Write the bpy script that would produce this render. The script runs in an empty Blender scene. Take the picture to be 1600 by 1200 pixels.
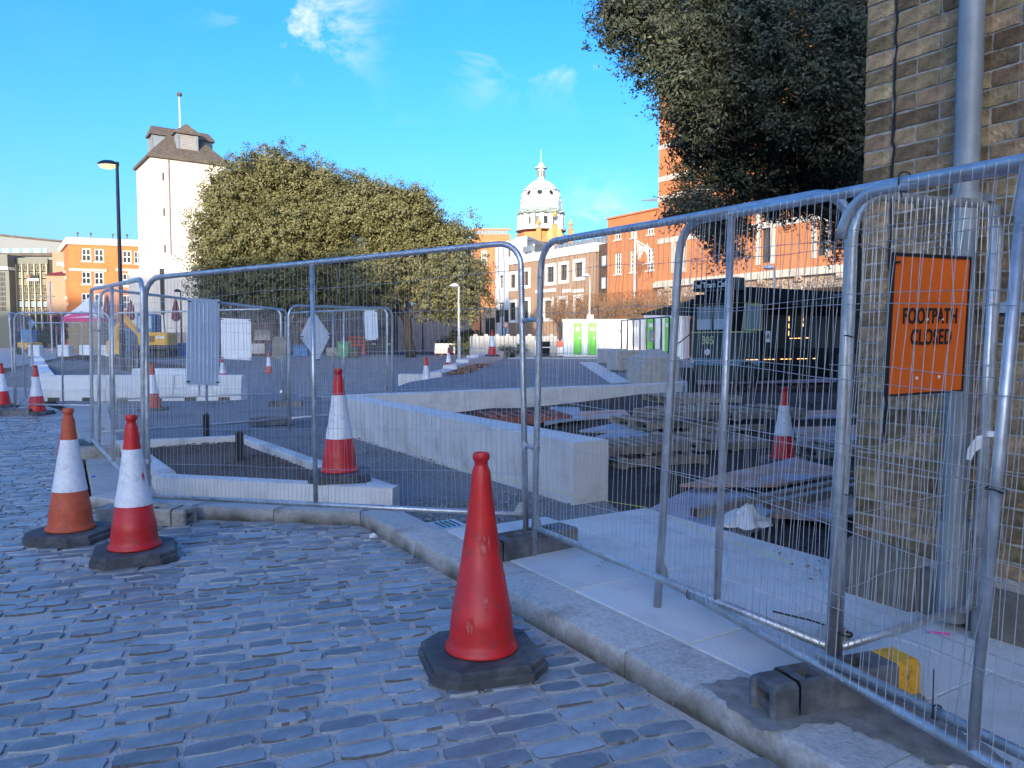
import bpy, math, random
import numpy as np
from mathutils import Vector, Matrix
random.seed(7)
rng = np.random.default_rng(7)
S = bpy.context.scene
COL = S.collection
R = math.radians

# ------------------------------------------------------------ camera
F, EYE, PIT = 1200.0, 1.5, math.atan(70 / 1200.0)
cam = bpy.data.cameras.new('camera')
cam.sensor_width = 36.0
cam.lens = 27.0
cam.clip_start = 0.05
cam.clip_end = 3000
camo = bpy.data.objects.new('camera', cam)
camo.location = (0, 0, EYE)
camo.rotation_euler = (math.pi / 2 - PIT, 0, 0)
COL.objects.link(camo)
S.camera = camo

# ------------------------------------------------------------ sky and sun
SUN_EL, SUN_AZ = 10.0, 190.0            # azimuth clockwise from +Y: behind the camera, a little to the left
SKY_STRENGTH, EXPOSURE, SUN_STRENGTH = 0.15, 2.02, 2.0
w = bpy.data.worlds.new('World')
S.world = w
w.use_nodes = True
nt = w.node_tree
nt.nodes.clear()
N = nt.nodes.new
out = N('ShaderNodeOutputWorld')
bg = N('ShaderNodeBackground')
bg.inputs['Strength'].default_value = SKY_STRENGTH
sky = N('ShaderNodeTexSky')
sky.sky_type = 'NISHITA'
sky.sun_disc = False
sky.sun_elevation = R(SUN_EL)
sky.sun_rotation = R(SUN_AZ)
sky.air_density = 1.0
sky.dust_density = 4.0
sky.ozone_density = 4.5
hs = N('ShaderNodeHueSaturation')
hs.inputs['Saturation'].default_value = 1.19
hs.inputs['Hue'].default_value = 0.508
hs.inputs['Value'].default_value = 1.0
nt.links.new(sky.outputs[0], hs.inputs['Color'])
tc = N('ShaderNodeTexCoord')
cn = N('ShaderNodeTexNoise')
cn.inputs['Scale'].default_value = 7.0
cn.inputs['Detail'].default_value = 9.0
cn.inputs['Roughness'].default_value = 0.62
cn.inputs['Distortion'].default_value = 0.6
mp = N('ShaderNodeMapping')
mp.inputs['Scale'].default_value = (1.0, 1.0, 1.7)
mp.inputs['Location'].default_value = (0.31, 0.17, 0.22)
nt.links.new(tc.outputs['Generated'], mp.inputs[0])
nt.links.new(mp.outputs[0], cn.inputs['Vector'])


def ray(px, py):
    x = (px - 800) / F
    y = -(py - 600) / F
    c, s = math.cos(PIT), math.sin(PIT)
    return Vector((x, c + y * s, -s + y * c))


def G(px, py, z=0.0):
    r = ray(px, py)
    return Vector((0, 0, EYE)) + r * ((z - EYE) / r.z)


def D(px, py, Y):
    r = ray(px, py)
    return Vector((0, 0, EYE)) + r * (Y / r.y)


cloud_sum = None
# thin wind-torn clouds: direction, angular size, strength
for px, py, k, amp in [(480, 20, 230, 1.5), (400, 5, 400, .4), (745, 110, 900, .6), (850, 50, 360, 1.1), (925, 85, 500, .7), (795, 85, 1100, .5), (555, 182, 3000, .4),
                       (940, 345, 420, .75), (880, 360, 500, .5), (1000, 120, 400, .4), (-700, 100, 20, .8), (2600, 150, 16, .8), (620, 225, 900, .25)]:
    d = ray(px, py).normalized()
    dp = N('ShaderNodeVectorMath')
    dp.operation = 'DOT_PRODUCT'
    nm = N('ShaderNodeVectorMath')
    nm.operation = 'NORMALIZE'
    nt.links.new(tc.outputs['Generated'], nm.inputs[0])
    nt.links.new(nm.outputs[0], dp.inputs[0])
    dp.inputs[1].default_value = d
    m1 = N('ShaderNodeMath')
    m1.operation = 'SUBTRACT'
    nt.links.new(dp.outputs['Value'], m1.inputs[0])
    m1.inputs[1].default_value = 1.0
    m2 = N('ShaderNodeMath')
    m2.operation = 'MULTIPLY'
    nt.links.new(m1.outputs[0], m2.inputs[0])
    m2.inputs[1].default_value = k * 2.2
    m3 = N('ShaderNodeMath')
    m3.operation = 'EXPONENT'
    nt.links.new(m2.outputs[0], m3.inputs[0])
    m4 = N('ShaderNodeMath')
    m4.operation = 'MULTIPLY_ADD'
    nt.links.new(m3.outputs[0], m4.inputs[0])
    m4.inputs[1].default_value = amp
    if cloud_sum is None:
        m4.inputs[2].default_value = 0
    else:
        nt.links.new(cloud_sum, m4.inputs[2])
    cloud_sum = m4.outputs[0]
cr = N('ShaderNodeMapRange')
cr.inputs[1].default_value = 0.50
cr.inputs[2].default_value = 0.78
nt.links.new(cn.outputs['Fac'], cr.inputs[0])
cm = N('ShaderNodeMath')
cm.operation = 'MULTIPLY'
cm.use_clamp = True
nt.links.new(cr.outputs[0], cm.inputs[0])
nt.links.new(cloud_sum, cm.inputs[1])
mix = N('ShaderNodeMix')
mix.data_type = 'RGBA'
nt.links.new(cm.outputs[0], mix.inputs['Factor'])
nt.links.new(hs.outputs[0], mix.inputs[6])
mix.inputs[7].default_value = (1.9, 2.0, 2.15, 1)
nt.links.new(mix.outputs[2], bg.inputs['Color'])
nt.links.new(bg.outputs[0], out.inputs['Surface'])

sl = bpy.data.lights.new('sun', 'SUN')
sl.energy = SUN_STRENGTH
sl.angle = R(0.5)
sl.color = (1.0, 0.86, 0.68)
so = bpy.data.objects.new('sun', sl)
az = R(SUN_AZ)
sund = Vector((math.sin(az) * math.cos(R(SUN_EL)), math.cos(az) * math.cos(R(SUN_EL)), math.sin(R(SUN_EL))))
so.rotation_euler = (-sund).to_track_quat('-Z', 'Y').to_euler()
so.location = sund * 100
COL.objects.link(so)
S.view_settings.view_transform = 'Standard'
S.view_settings.look = 'None'
S.view_settings.gamma = 1.0
S.view_settings.use_curve_mapping = False
S.view_settings.exposure = EXPOSURE
S.render.engine = 'CYCLES'
S.cycles.max_bounces = 6
S.cycles.use_denoising = True


# ------------------------------------------------------------ materials
def mat(name, col, rough=0.7, metal=0.0, var=0.0, scale=8.0, col2=None, bump=0.0, bscale=40.0, isl=0.0, spec=0.5, coord='Object', dirt=None, dscale=1.5, dirt_lo=.5, dirt_hi=.7):
    """principled surface: base colour broken by noise, optional per-piece variation, blotchy dirt and fine relief"""
    m = bpy.data.materials.new(name)
    m.use_nodes = True
    t = m.node_tree
    b = t.nodes['Principled BSDF']
    b.inputs['Roughness'].default_value = rough
    b.inputs['Metallic'].default_value = metal
    b.inputs['Specular IOR Level'].default_value = spec
    n, L = t.nodes.new, t.links.new
    co = n('ShaderNodeTexCoord').outputs[coord]
    cur = None
    if var or col2:
        nz = n('ShaderNodeTexNoise')
        nz.inputs['Scale'].default_value = scale
        nz.inputs['Detail'].default_value = 8
        nz.inputs['Roughness'].default_value = .65
        L(co, nz.inputs['Vector'])
        rp = n('ShaderNodeMapRange')
        rp.inputs[1].default_value = .32
        rp.inputs[2].default_value = .68
        L(nz.outputs['Fac'], rp.inputs[0])
        mx = n('ShaderNodeMix')
        mx.data_type = 'RGBA'
        L(rp.outputs[0], mx.inputs['Factor'])
        if col2:
            mx.inputs[6].default_value = (*col, 1)
            mx.inputs[7].default_value = (*col2, 1)
        else:
            mx.inputs[6].default_value = (*[c * (1 - var) for c in col], 1)
            mx.inputs[7].default_value = (*[min(1, c * (1 + var)) for c in col], 1)
        cur = mx.outputs[2]
    if isl:
        oi = n('ShaderNodeObjectInfo').outputs['Random']
        ge = n('ShaderNodeNewGeometry').outputs['Random Per Island']
        ad = n('ShaderNodeMath')
        ad.operation = 'ADD'
        L(oi, ad.inputs[0])
        L(ge, ad.inputs[1])
        fr = n('ShaderNodeMath')
        fr.operation = 'FRACT'
        L(ad.outputs[0], fr.inputs[0])
        h = n('ShaderNodeHueSaturation')
        mr = n('ShaderNodeMapRange')
        mr.inputs[3].default_value = 1 - isl
        mr.inputs[4].default_value = 1 + isl
        L(fr.outputs[0], mr.inputs[0])
        L(mr.outputs[0], h.inputs['Value'])
        f2 = n('ShaderNodeMath')
        f2.operation = 'MULTIPLY'
        L(fr.outputs[0], f2.inputs[0])
        f2.inputs[1].default_value = 7.31
        f3 = n('ShaderNodeMath')
        f3.operation = 'FRACT'
        L(f2.outputs[0], f3.inputs[0])
        m5 = n('ShaderNodeMapRange')
        m5.inputs[3].default_value = .5 - isl * .022
        m5.inputs[4].default_value = .5 + isl * .022
        L(f3.outputs[0], m5.inputs[0])
        L(m5.outputs[0], h.inputs['Hue'])
        if cur is not None:
            L(cur, h.inputs['Color'])
        else:
            h.inputs['Color'].default_value = (*col, 1)
        cur = h.outputs[0]
    if dirt:
        nz = n('ShaderNodeTexNoise')
        nz.inputs['Scale'].default_value = dscale
        nz.inputs['Detail'].default_value = 7
        nz.inputs['Roughness'].default_value = .7
        L(co, nz.inputs['Vector'])
        rp = n('ShaderNodeMapRange')
        rp.inputs[1].default_value = dirt_lo
        rp.inputs[2].default_value = dirt_hi
        L(nz.outputs['Fac'], rp.inputs[0])
        mx = n('ShaderNodeMix')
        mx.data_type = 'RGBA'
        L(rp.outputs[0], mx.inputs['Factor'])
        if cur is not None:
            L(cur, mx.inputs[6])
        else:
            mx.inputs[6].default_value = (*col, 1)
        mx.inputs[7].default_value = (*dirt, 1)
        cur = mx.outputs[2]
    if cur is not None:
        L(cur, b.inputs['Base Color'])
    else:
        b.inputs['Base Color'].default_value = (*col, 1)
    if bump:
        nz = n('ShaderNodeTexNoise')
        nz.inputs['Scale'].default_value = bscale
        nz.inputs['Detail'].default_value = 6
        L(co, nz.inputs['Vector'])
        bp = n('ShaderNodeBump')
        bp.inputs['Strength'].default_value = min(1, bump)
        bp.inputs['Distance'].default_value = .02
        L(nz.outputs['Fac'], bp.inputs['Height'])
        L(bp.outputs[0], b.inputs['Normal'])
    return m


def stain_low(m, z0, z1, col):
    """damp, mossy staining that climbs unevenly from the foot of a stone"""
    t = m.node_tree
    b = t.nodes['Principled BSDF']
    n, L = t.nodes.new, t.links.new
    src = b.inputs['Base Color'].links[0].from_socket
    co = n('ShaderNodeTexCoord').outputs['Object']
    sp = n('ShaderNodeSeparateXYZ')
    L(co, sp.inputs[0])
    nz = n('ShaderNodeTexNoise')
    nz.inputs['Scale'].default_value = 5
    nz.inputs['Detail'].default_value = 8
    L(n('ShaderNodeNewGeometry').outputs['Position'], nz.inputs['Vector'])
    ad = n('ShaderNodeMath')
    ad.operation = 'MULTIPLY_ADD'
    L(nz.outputs['Fac'], ad.inputs[0])
    ad.inputs[1].default_value = (z1 - z0) * 2.2
    L(sp.outputs['Z'], ad.inputs[2])
    mr = n('ShaderNodeMapRange')
    mr.inputs[1].default_value = z1 + (z1 - z0) * .9
    mr.inputs[2].default_value = z0 + (z1 - z0) * .7
    L(ad.outputs[0], mr.inputs[0])
    mx = n('ShaderNodeMix')
    mx.data_type = 'RGBA'
    L(mr.outputs[0], mx.inputs['Factor'])
    L(src, mx.inputs[6])
    mx.inputs[7].default_value = (*col, 1)
    L(mx.outputs[2], b.inputs['Base Color'])


def leaf_mat(name, c1, c2, trans=.25):
    m = mat(name, c1, .55, spec=.35)
    t = m.node_tree
    b = t.nodes['Principled BSDF']
    g = t.nodes.new('ShaderNodeNewGeometry').outputs['Random Per Island']
    mx = t.nodes.new('ShaderNodeMix')
    mx.data_type = 'RGBA'
    t.links.new(g, mx.inputs['Factor'])
    mx.inputs[6].default_value = (*c1, 1)
    mx.inputs[7].default_value = (*c2, 1)
    t.links.new(mx.outputs[2], b.inputs['Base Color'])
    tr = t.nodes.new('ShaderNodeBsdfTranslucent')
    t.links.new(mx.outputs[2], tr.inputs['Color'])
    ms = t.nodes.new('ShaderNodeMixShader')
    ms.inputs[0].default_value = trans
    t.links.new(b.outputs[0], ms.inputs[1])
    t.links.new(tr.outputs[0], ms.inputs[2])
    t.links.new(ms.outputs[0], t.nodes['Material Output'].inputs['Surface'])
    return m


def brick_mat(name, c1, c2, mortar, bw=.23, bh=.075, axis='XZ', ms=.012):
    m = mat(name, c1, .85, spec=.25)
    t = m.node_tree
    b = t.nodes['Principled BSDF']
    n, L = t.nodes.new, t.links.new
    co = n('ShaderNodeTexCoord').outputs['Object']
    sp = n('ShaderNodeSeparateXYZ')
    L(co, sp.inputs[0])
    ad = n('ShaderNodeMath')
    L(sp.outputs['X'], ad.inputs[0])
    L(sp.outputs['Y'], ad.inputs[1])
    cb = n('ShaderNodeCombineXYZ')
    L(ad.outputs[0], cb.inputs[0])
    L(sp.outputs['Z'], cb.inputs[1])
    br = n('ShaderNodeTexBrick')
    br.inputs['Color1'].default_value = (*c1, 1)
    br.inputs['Color2'].default_value = (*c2, 1)
    br.inputs['Mortar'].default_value = (*mortar, 1)
    br.inputs['Scale'].default_value = 1
    br.inputs['Mortar Size'].default_value = ms
    br.inputs['Brick Width'].default_value = bw
    br.inputs['Row Height'].default_value = bh
    L(cb.outputs[0], br.inputs['Vector'])
    nz = n('ShaderNodeTexNoise')
    nz.inputs['Scale'].default_value = .5
    nz.inputs['Detail'].default_value = 6
    L(co, nz.inputs['Vector'])
    hv = n('ShaderNodeHueSaturation')
    mr = n('ShaderNodeMapRange')
    mr.inputs[3].default_value = .75
    mr.inputs[4].default_value = 1.25
    L(nz.outputs['Fac'], mr.inputs[0])
    L(mr.outputs[0], hv.inputs['Value'])
    L(br.outputs['Color'], hv.inputs['Color'])
    L(hv.outputs[0], b.inputs['Base Color'])
    return m


M = {}
M['steel'] = mat('galvanised_steel', (.50, .52, .55), .42, .75, .22, 14, bump=.05, dirt=(.30, .31, .32), dscale=5, dirt_lo=.5, dirt_hi=.72)
M['wire'] = mat('mesh_wire', (.50, .52, .55), .45, .6, .2, 5)
M['cone_red'] = mat('cone_red_plastic', (.56, .014, .014), .45, 0, .2, 7, bump=.06, bscale=12, dirt=(.26, .045, .04), dscale=11, dirt_lo=.56, dirt_hi=.7)
M['cone_orange'] = mat('faded_orange_plastic', (.52, .085, .03), .6, 0, .2, 22, bump=.05, dirt=(.24, .06, .04), dscale=8, dirt_lo=.55, dirt_hi=.75)
M['scuff'] = mat('scuffed_red_plastic', (.58, .16, .14), .6, 0, .3, 40, dirt=(.5, .02, .02), dscale=30, dirt_lo=.45, dirt_hi=.55)
M['sleeve'] = mat('reflective_sleeve', (.74, .75, .78), .38, 0, .1, 25, bump=.25, bscale=9, dirt=(.40, .39, .40), dscale=9, dirt_lo=.55, dirt_hi=.75)
M['rubber'] = mat('black_rubber', (.06, .061, .065), .7, 0, .3, 20, bump=.15, dirt=(.19, .185, .18), dscale=6, dirt_lo=.5, dirt_hi=.8)
M['foot'] = mat('recycled_plastic_foot', (.075, .078, .085), .7, 0, .3, 15, bump=.2, dirt=(.21, .21, .215), dscale=4, dirt_lo=.42, dirt_hi=.72)
M['foot_conc'] = mat('concrete_foot', (.33, .31, .28), .9, 0, .25, 15, bump=.2, dirt=(.15, .14, .13), dscale=5)
M['yellow'] = mat('yellow_plastic', (.75, .36, .015), .6, 0, .1, 10, dirt=(.10, .08, .05), dscale=14, dirt_lo=.54, dirt_hi=.68)
M['black'] = mat('black_plastic', (.012, .012, .013), .5)
M['sett'] = mat('stone_sett', (.25, .268, .29), .46, 0, .2, 11, bump=.4, bscale=22, isl=.36, dirt=(.36, .335, .31), dscale=7, dirt_lo=.55, dirt_hi=.75)
M['mortar'] = mat('sanded_joint', (.50, .45, .415), .95, 0, .25, 60, bump=.6, bscale=120, coord='Object', dirt=(.24, .225, .215), dscale=2.2)
M['sett_edge_shade'] = mat('painted_edge_shade', (.12, .115, .11), .95, 0, .4, 30)  # dark colour for sett sides, standing in for the shadow at their edges
M['kerb'] = mat('kerb_granite', (.46, .44, .415), .85, 0, .22, 45, bump=.35, bscale=60, isl=.08, dirt=(.22, .20, .18), dscale=2.2, dirt_lo=.56, dirt_hi=.72)
stain_low(M['kerb'], .03, .115, (.085, .078, .058))
M['slab'] = mat('paving_granite', (.62, .61, .59), .8, 0, .13, 140, bump=.12, bscale=150, isl=.05, dirt=(.42, .40, .375), dscale=1.6, dirt_lo=.5, dirt_hi=.75)
M['granite'] = mat('pale_granite', (.60, .59, .58), .75, 0, .12, 90, bump=.08, bscale=120, isl=.04, dirt=(.40, .385, .37), dscale=2.2, dirt_lo=.48, dirt_hi=.72)
M['concrete'] = mat('rough_concrete', (.40, .385, .36), .9, 0, .15, 12, bump=.15, dirt=(.27, .26, .24), dscale=1.2)
M['soil'] = mat('bark_soil', (.125, .085, .062), .95, 0, .5, 35, bump=1.0, bscale=45)
M['pit'] = mat('dark_site_soil', (.028, .023, .019), .95, 0, .5, 6, bump=1.0, bscale=18, dirt=(.06, .05, .043), dscale=.8)
M['gravel'] = mat('grey_gravel', (.20, .205, .215), .95, 0, .45, 45, bump=1.0, bscale=60, dirt=(.10, .10, .105), dscale=1.0)
M['asphalt'] = mat('site_tarmac', (.20, .202, .21), .9, 0, .3, 3, bump=.6, bscale=60, dirt=(.27, .25, .235), dscale=.5, dirt_lo=.5, dirt_hi=.75)
M['stone_chip'] = mat('stone_chip', (.20, .20, .21), .9, isl=.5)
M['oldbrick'] = mat('weathered_stock_brick', (.28, .19, .105), .9, 0, .55, 13, bump=.8, bscale=45, isl=.5, spec=.2, dirt=(.30, .27, .22), dscale=4, dirt_lo=.55, dirt_hi=.75)
M['oldmortar'] = mat('lime_mortar', (.40, .375, .34), .95, 0, .25, 20, bump=.5, bscale=60)
M['oldbrick_flat'] = brick_mat('stock_brick_courses', (.19, .14, .095), (.12, .09, .065), (.28, .26, .235), .24, .083)
M['plinth'] = mat('mossy_plinth_stone', (.17, .155, .13), .92, 0, .3, 8, bump=.5, bscale=30, dirt=(.09, .095, .06), dscale=2.5)
M['pipe'] = mat('grey_painted_pipe', (.27, .295, .31), .5, .15, .12, 6, dirt=(.20, .21, .23), dscale=2)
M['orange_sign'] = mat('orange_sign_sheeting', (.80, .13, .008), .45, 0, .04, 30)
M['wood'] = mat('weathered_timber', (.23, .20, .17), .85, 0, .35, 9, bump=.4, bscale=30, isl=.25)
M['ply'] = mat('stained_plywood', (.44, .26, .185), .75, 0, .35, 3, bump=.15, dirt=(.28, .33, .40), dscale=1.3, dirt_lo=.48, dirt_hi=.6)
M['redwood'] = mat('red_brown_timber', (.22, .085, .065), .8, 0, .3, 10, isl=.2)
M['tarp'] = mat('dusty_blue_sheet', (.22, .27, .34), .55, 0, .3, 4, bump=.3, dirt=(.38, .38, .38), dscale=2)
M['whiteplastic'] = mat('white_plastic', (.75, .75, .75), .5, 0, .05, 8)
M['signback'] = mat('ribbed_sign_back', (.70, .73, .78), .5, .1, .06, 6)
M['white'] = mat('white_paint', (.78, .77, .74), .7, 0, .05, 3, dirt=(.6, .58, .54), dscale=.6, dirt_lo=.55, dirt_hi=.85)
M['pinkwall_shade'] = mat('wall_painted_shade', (.11, .075, .062), .9, 0, .3, 2)  # darker wall colour with the shade under the trees painted in
M['render'] = mat('cream_render', (.74, .66, .56), .85, 0, .06, 1, dirt=(.58, .52, .44), dscale=.35, dirt_lo=.5, dirt_hi=.8)
M['pinkwall'] = mat('old_pink_render', (.40, .31, .26), .9, 0, .18, 1.5, dirt=(.28, .23, .2), dscale=.5)
M['orange_brick'] = brick_mat('orange_red_brick', (.50, .155, .045), (.43, .12, .034), (.47, .25, .14))
M['left_brick'] = brick_mat('orange_brick', (.50, .145, .026), (.43, .11, .02), (.46, .24, .12))
M['brown_brick'] = brick_mat('buff_brown_brick', (.33, .185, .095), (.25, .135, .07), (.40, .32, .25))
M['stone'] = mat('pale_limestone', (.50, .45, .385), .85, 0, .12, 2, dirt=(.36, .32, .275), dscale=.8)
M['slate'] = mat('old_roof_slate', (.105, .088, .072), .85, 0, .3, 3, dirt=(.16, .13, .10), dscale=1, spec=.2)
M['leadgrey'] = mat('lead_cladding', (.20, .23, .27), .6, .1, .1, 2)
M['louvre'] = mat('timber_louvre', (.42, .34, .25), .8)
M['darkwood'] = mat('dark_brown_cladding', (.085, .05, .035), .8, 0, .25, 3)
M['glass'] = mat('window_glass', (.035, .045, .055), .06, 0, spec=.8)
M['frame_white'] = mat('white_window_frame', (.75, .74, .72), .6)
M['frame_dark'] = mat('dark_window_frame', (.05, .05, .05), .5)
M['cream_frame'] = mat('cream_mullion', (.45, .40, .28), .6)
M['darkpanel'] = mat('dark_glass_panel', (.02, .024, .024), .3, spec=.25)
M['greygreen'] = mat('grey_green_panel', (.15, .155, .125), .7)
M['greypanel'] = mat('pale_grey_cladding', (.17, .182, .187), .6)
M['dome'] = mat('white_dome_paint', (.52, .56, .59), .45, .0, .08, 1, dirt=(.33, .39, .41), dscale=.8, dirt_lo=.52, dirt_hi=.8)
M['copper'] = mat('verdigris_copper', (.27, .34, .32), .7, 0, .3, 2)
M['gold'] = mat('buff_terracotta', (.50, .28, .10), .6)
M['terracotta'] = mat('orange_terracotta', (.55, .20, .07), .75, 0, .12, 2)
M['green'] = mat('bright_green_paint', (.13, .55, .05), .5, 0, .05, 2)
M['bluemark'] = mat('navy_print', (.04, .08, .22), .6)
M['tramgreen'] = mat('dark_green_coachpaint', (.034, .060, .054), .45, 0, .2, 3, spec=.3)
M['trambody'] = mat('black_coachpaint', (.008, .009, .011), .55, spec=.12)
M['tramtrim'] = mat('lime_trim_paint', (.55, .60, .22), .5)
M['tramblue'] = mat('dull_blue_bumper', (.10, .22, .30), .45)
M['tramglass'] = mat('tram_window_glass', (.20, .26, .29), .2)  # pale blue-grey base colour carries a painted sky reflection
M['canvas'] = mat('black_canvas', (.012, .014, .013), .9)
M['curtain'] = mat('pale_blind', (.46, .53, .57), .7)
M['clear'] = mat('smoky_plastic_sheet', (.06, .06, .063), .5, spec=.2)
M['bark'] = mat('tree_bark', (.036, .03, .026), .95, 0, .35, 8, bump=.6)
M['twig'] = mat('bare_twig', (.26, .17, .10), .9, 0, .3, 5)
M['leaf'] = leaf_mat('evergreen_leaf', (.135, .132, .050), (.19, .178, .078), .12)
M['leafdark'] = leaf_mat('holm_oak_leaf', (.040, .056, .038), (.085, .092, .052), .10)
M['brownleaf'] = leaf_mat('dry_beech_leaf', (.30, .13, .045), (.38, .21, .09), .3)
M['shrubleaf'] = leaf_mat('shrub_leaf', (.05, .075, .03), (.10, .11, .04), .2)
M['deadleaf'] = leaf_mat('fallen_leaf', (.28, .12, .05), (.36, .22, .12), .1)
M['navy'] = mat('dark_blue_lamp_post', (.018, .026, .045), .4, .1)
M['lampmetal'] = mat('pale_lamp_post', (.60, .60, .60), .5, .2)
M['lens'] = mat('lamp_lens', (.80, .62, .35), .25)
M['excav'] = mat('digger_yellow', (.80, .42, .02), .45, 0, .05, 3)
M['blue'] = mat('site_blue_paint', (.03, .15, .38), .5, 0, .1, 2)
M['skip_blue'] = mat('pale_blue_tank', (.10, .25, .45), .5, 0, .15, 2)
M['parasol'] = mat('maroon_canvas', (.16, .018, .03), .85)
M['tentwhite'] = mat('white_tent_fabric', (.72, .72, .76), .7)
M['tentpink'] = mat('pink_tent_fabric', (.60, .07, .20), .7)
M['osb'] = mat('plywood_hoarding', (.33, .25, .16), .85, 0, .2, 6)
M['binred'] = mat('red_barrier_plastic', (.65, .10, .04), .5)
M['bingreen'] = mat('green_bin_plastic', (.08, .30, .10), .5)
M['string'] = mat('yellow_line', (.65, .68, .10), .6)
M['pink'] = mat('pink_plastic', (.65, .10, .35), .4)
M['bluebit'] = mat('blue_plastic', (.02, .06, .45), .4)
M['lights'] = mat('rope_light', (.9, .55, .2), .4)
_b = M['lights'].node_tree.nodes['Principled BSDF']
_b.inputs['Emission Color'].default_value = (1, .5, .18, 1)
_b.inputs['Emission Strength'].default_value = 0.9
M['lens'].node_tree.nodes['Principled BSDF'].inputs['Emission Color'].default_value = (1, .62, .22, 1)
M['lens'].node_tree.nodes['Principled BSDF'].inputs['Emission Strength'].default_value = .5


# ------------------------------------------------------------ mesh helpers
class MB:
    def __init__(s):
        s.v, s.f = [], []

    def add(s, vs, fs):
        k = len(s.v)
        s.v += [tuple(p) for p in vs]
        s.f += [tuple(i + k for i in f) for f in fs]
        return s

    def box(s, x0, x1, y0, y1, z0, z1, mtx=None):
        vs = [Vector((x, y, z)) for z in (z0, z1) for y in (y0, y1) for x in (x0, x1)]
        if mtx is not None:
            vs = [mtx @ p for p in vs]
        return s.add(vs, [(0, 2, 3, 1), (4, 5, 7, 6), (0, 1, 5, 4), (2, 6, 7, 3), (0, 4, 6, 2), (1, 3, 7, 5)])

    def bbox(s, x0, x1, y0, y1, z0, z1, b=.01, mtx=None):
        """box with chamfered top edges and upright corners"""
        def ring(d, z):
            return [(x0 + d, y0 + b, z), (x0 + b, y0 + d, z), (x1 - b, y0 + d, z), (x1 - d, y0 + b, z), (x1 - d, y1 - b, z), (x1 - b, y1 - d, z), (x0 + b, y1 - d, z), (x0 + d, y1 - b, z)]
        rs = ring(0, z0) + ring(0, z1 - b) + [(min(max(x, x0 + b), x1 - b), min(max(y, y0 + b), y1 - b), z1) for x, y, z in ring(0, z1)]
        # top ring inset by b (distinct points for the bevel)
        rs = [Vector(p) for p in rs]
        if mtx is not None:
            rs = [mtx @ p for p in rs]
        fs = []
        for r in range(2):
            for i in range(8):
                j = (i + 1) % 8
                fs.append((r * 8 + i, r * 8 + j, r * 8 + 8 + j, r * 8 + 8 + i))
        fs.append(tuple(range(16, 24)))
        fs.append(tuple(reversed(range(8))))
        return s.add(rs, fs)

    def tube(s, pts, r, n=8, cap=True):
        pts = [Vector(p) for p in pts]
        rr = r if isinstance(r, (list, tuple)) else [r] * len(pts)
        vs = []
        up = None
        for i, p in enumerate(pts):
            a = pts[max(i - 1, 0)]
            c = pts[min(i + 1, len(pts) - 1)]
            t = (c - a).normalized()
            if up is None:
                up = t.orthogonal().normalized()
            else:
                up = (up - t * up.dot(t))
                up = up.normalized() if up.length > 1e-6 else t.orthogonal().normalized()
            sd = t.cross(up)
            for k in range(n):
                an = 2 * math.pi * k / n
                vs.append(p + (up * math.cos(an) + sd * math.sin(an)) * rr[i])
        fs = []
        for i in range(len(pts) - 1):
            for k in range(n):
                fs.append((i * n + k, i * n + (k + 1) % n, (i + 1) * n + (k + 1) % n, (i + 1) * n + k))
        if cap:
            fs.append(tuple(reversed(range(n))))
            fs.append(tuple(range((len(pts) - 1) * n, len(pts) * n)))
        return s.add(vs, fs)

    def lathe(s, prof, n=24, c=(0, 0, 0), a0=0, a1=2 * math.pi, cap=True):
        full = abs(a1 - a0 - 2 * math.pi) < 1e-6
        m = n if full else n + 1
        vs = [(c[0] + r * math.cos(a0 + (a1 - a0) * k / n), c[1] + r * math.sin(a0 + (a1 - a0) * k / n), c[2] + z) for r, z in prof for k in range(m)]
        fs = []
        for i in range(len(prof) - 1):
            for k in range(n):
                j = (k + 1) % m
                fs.append((i * m + k, i * m + j, (i + 1) * m + j, (i + 1) * m + k))
        if cap and full:
            if prof[0][0] > 1e-6:
                fs.append(tuple(reversed(range(m))))
            if prof[-1][0] > 1e-6:
                fs.append(tuple(range((len(prof) - 1) * m, len(prof) * m)))
        return s.add(vs, fs)

    def prism(s, poly, z0, z1, mtx=None):
        n = len(poly)
        ar = sum(poly[i][0] * poly[(i + 1) % n][1] - poly[(i + 1) % n][0] * poly[i][1] for i in range(n))
        if ar < 0:
            poly = list(reversed(poly))
        zz0 = z0 if callable(z0) else (lambda x, y: z0)
        zz1 = z1 if callable(z1) else (lambda x, y: z1)
        vs = [Vector((p[0], p[1], zz0(p[0], p[1]))) for p in poly] + [Vector((p[0], p[1], zz1(p[0], p[1]))) for p in poly]
        if mtx is not None:
            vs = [mtx @ p for p in vs]
        fs = [(i, (i + 1) % n, n + (i + 1) % n, n + i) for i in range(n)]
        fs += [tuple(range(n, 2 * n)), tuple(reversed(range(n)))]
        return s.add(vs, fs)

    def mesh(s, name, m=None, smooth=False):
        me = bpy.data.meshes.new(name)
        me.from_pydata(s.v, [], s.f)
        if m:
            me.materials.append(m)
        if smooth:
            me.polygons.foreach_set('use_smooth', [True] * len(me.polygons))
            if smooth != 'all':
                try:
                    me.set_sharp_from_angle(angle=R(smooth if isinstance(smooth, (int, float)) and smooth > 1 else 40))
                except Exception:
                    pass
        me.update()
        return me

    def build(s, name, m, parent=None, smooth=False, loc=None):
        return link(name, s.mesh(name, m, smooth), parent, loc)


def link(name, data, parent=None, loc=None, rot=None):
    o = bpy.data.objects.new(name, data)
    COL.objects.link(o)
    if parent is not None:
        o.parent = parent
    if loc is not None:
        o.location = loc
    if rot is not None:
        o.rotation_euler = rot
    return o


def tag(o, label, cat, group=None, kind=None):
    o['label'] = label
    o['category'] = cat
    if group:
        o['group'] = group
    if kind:
        o['kind'] = kind
    return o


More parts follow.
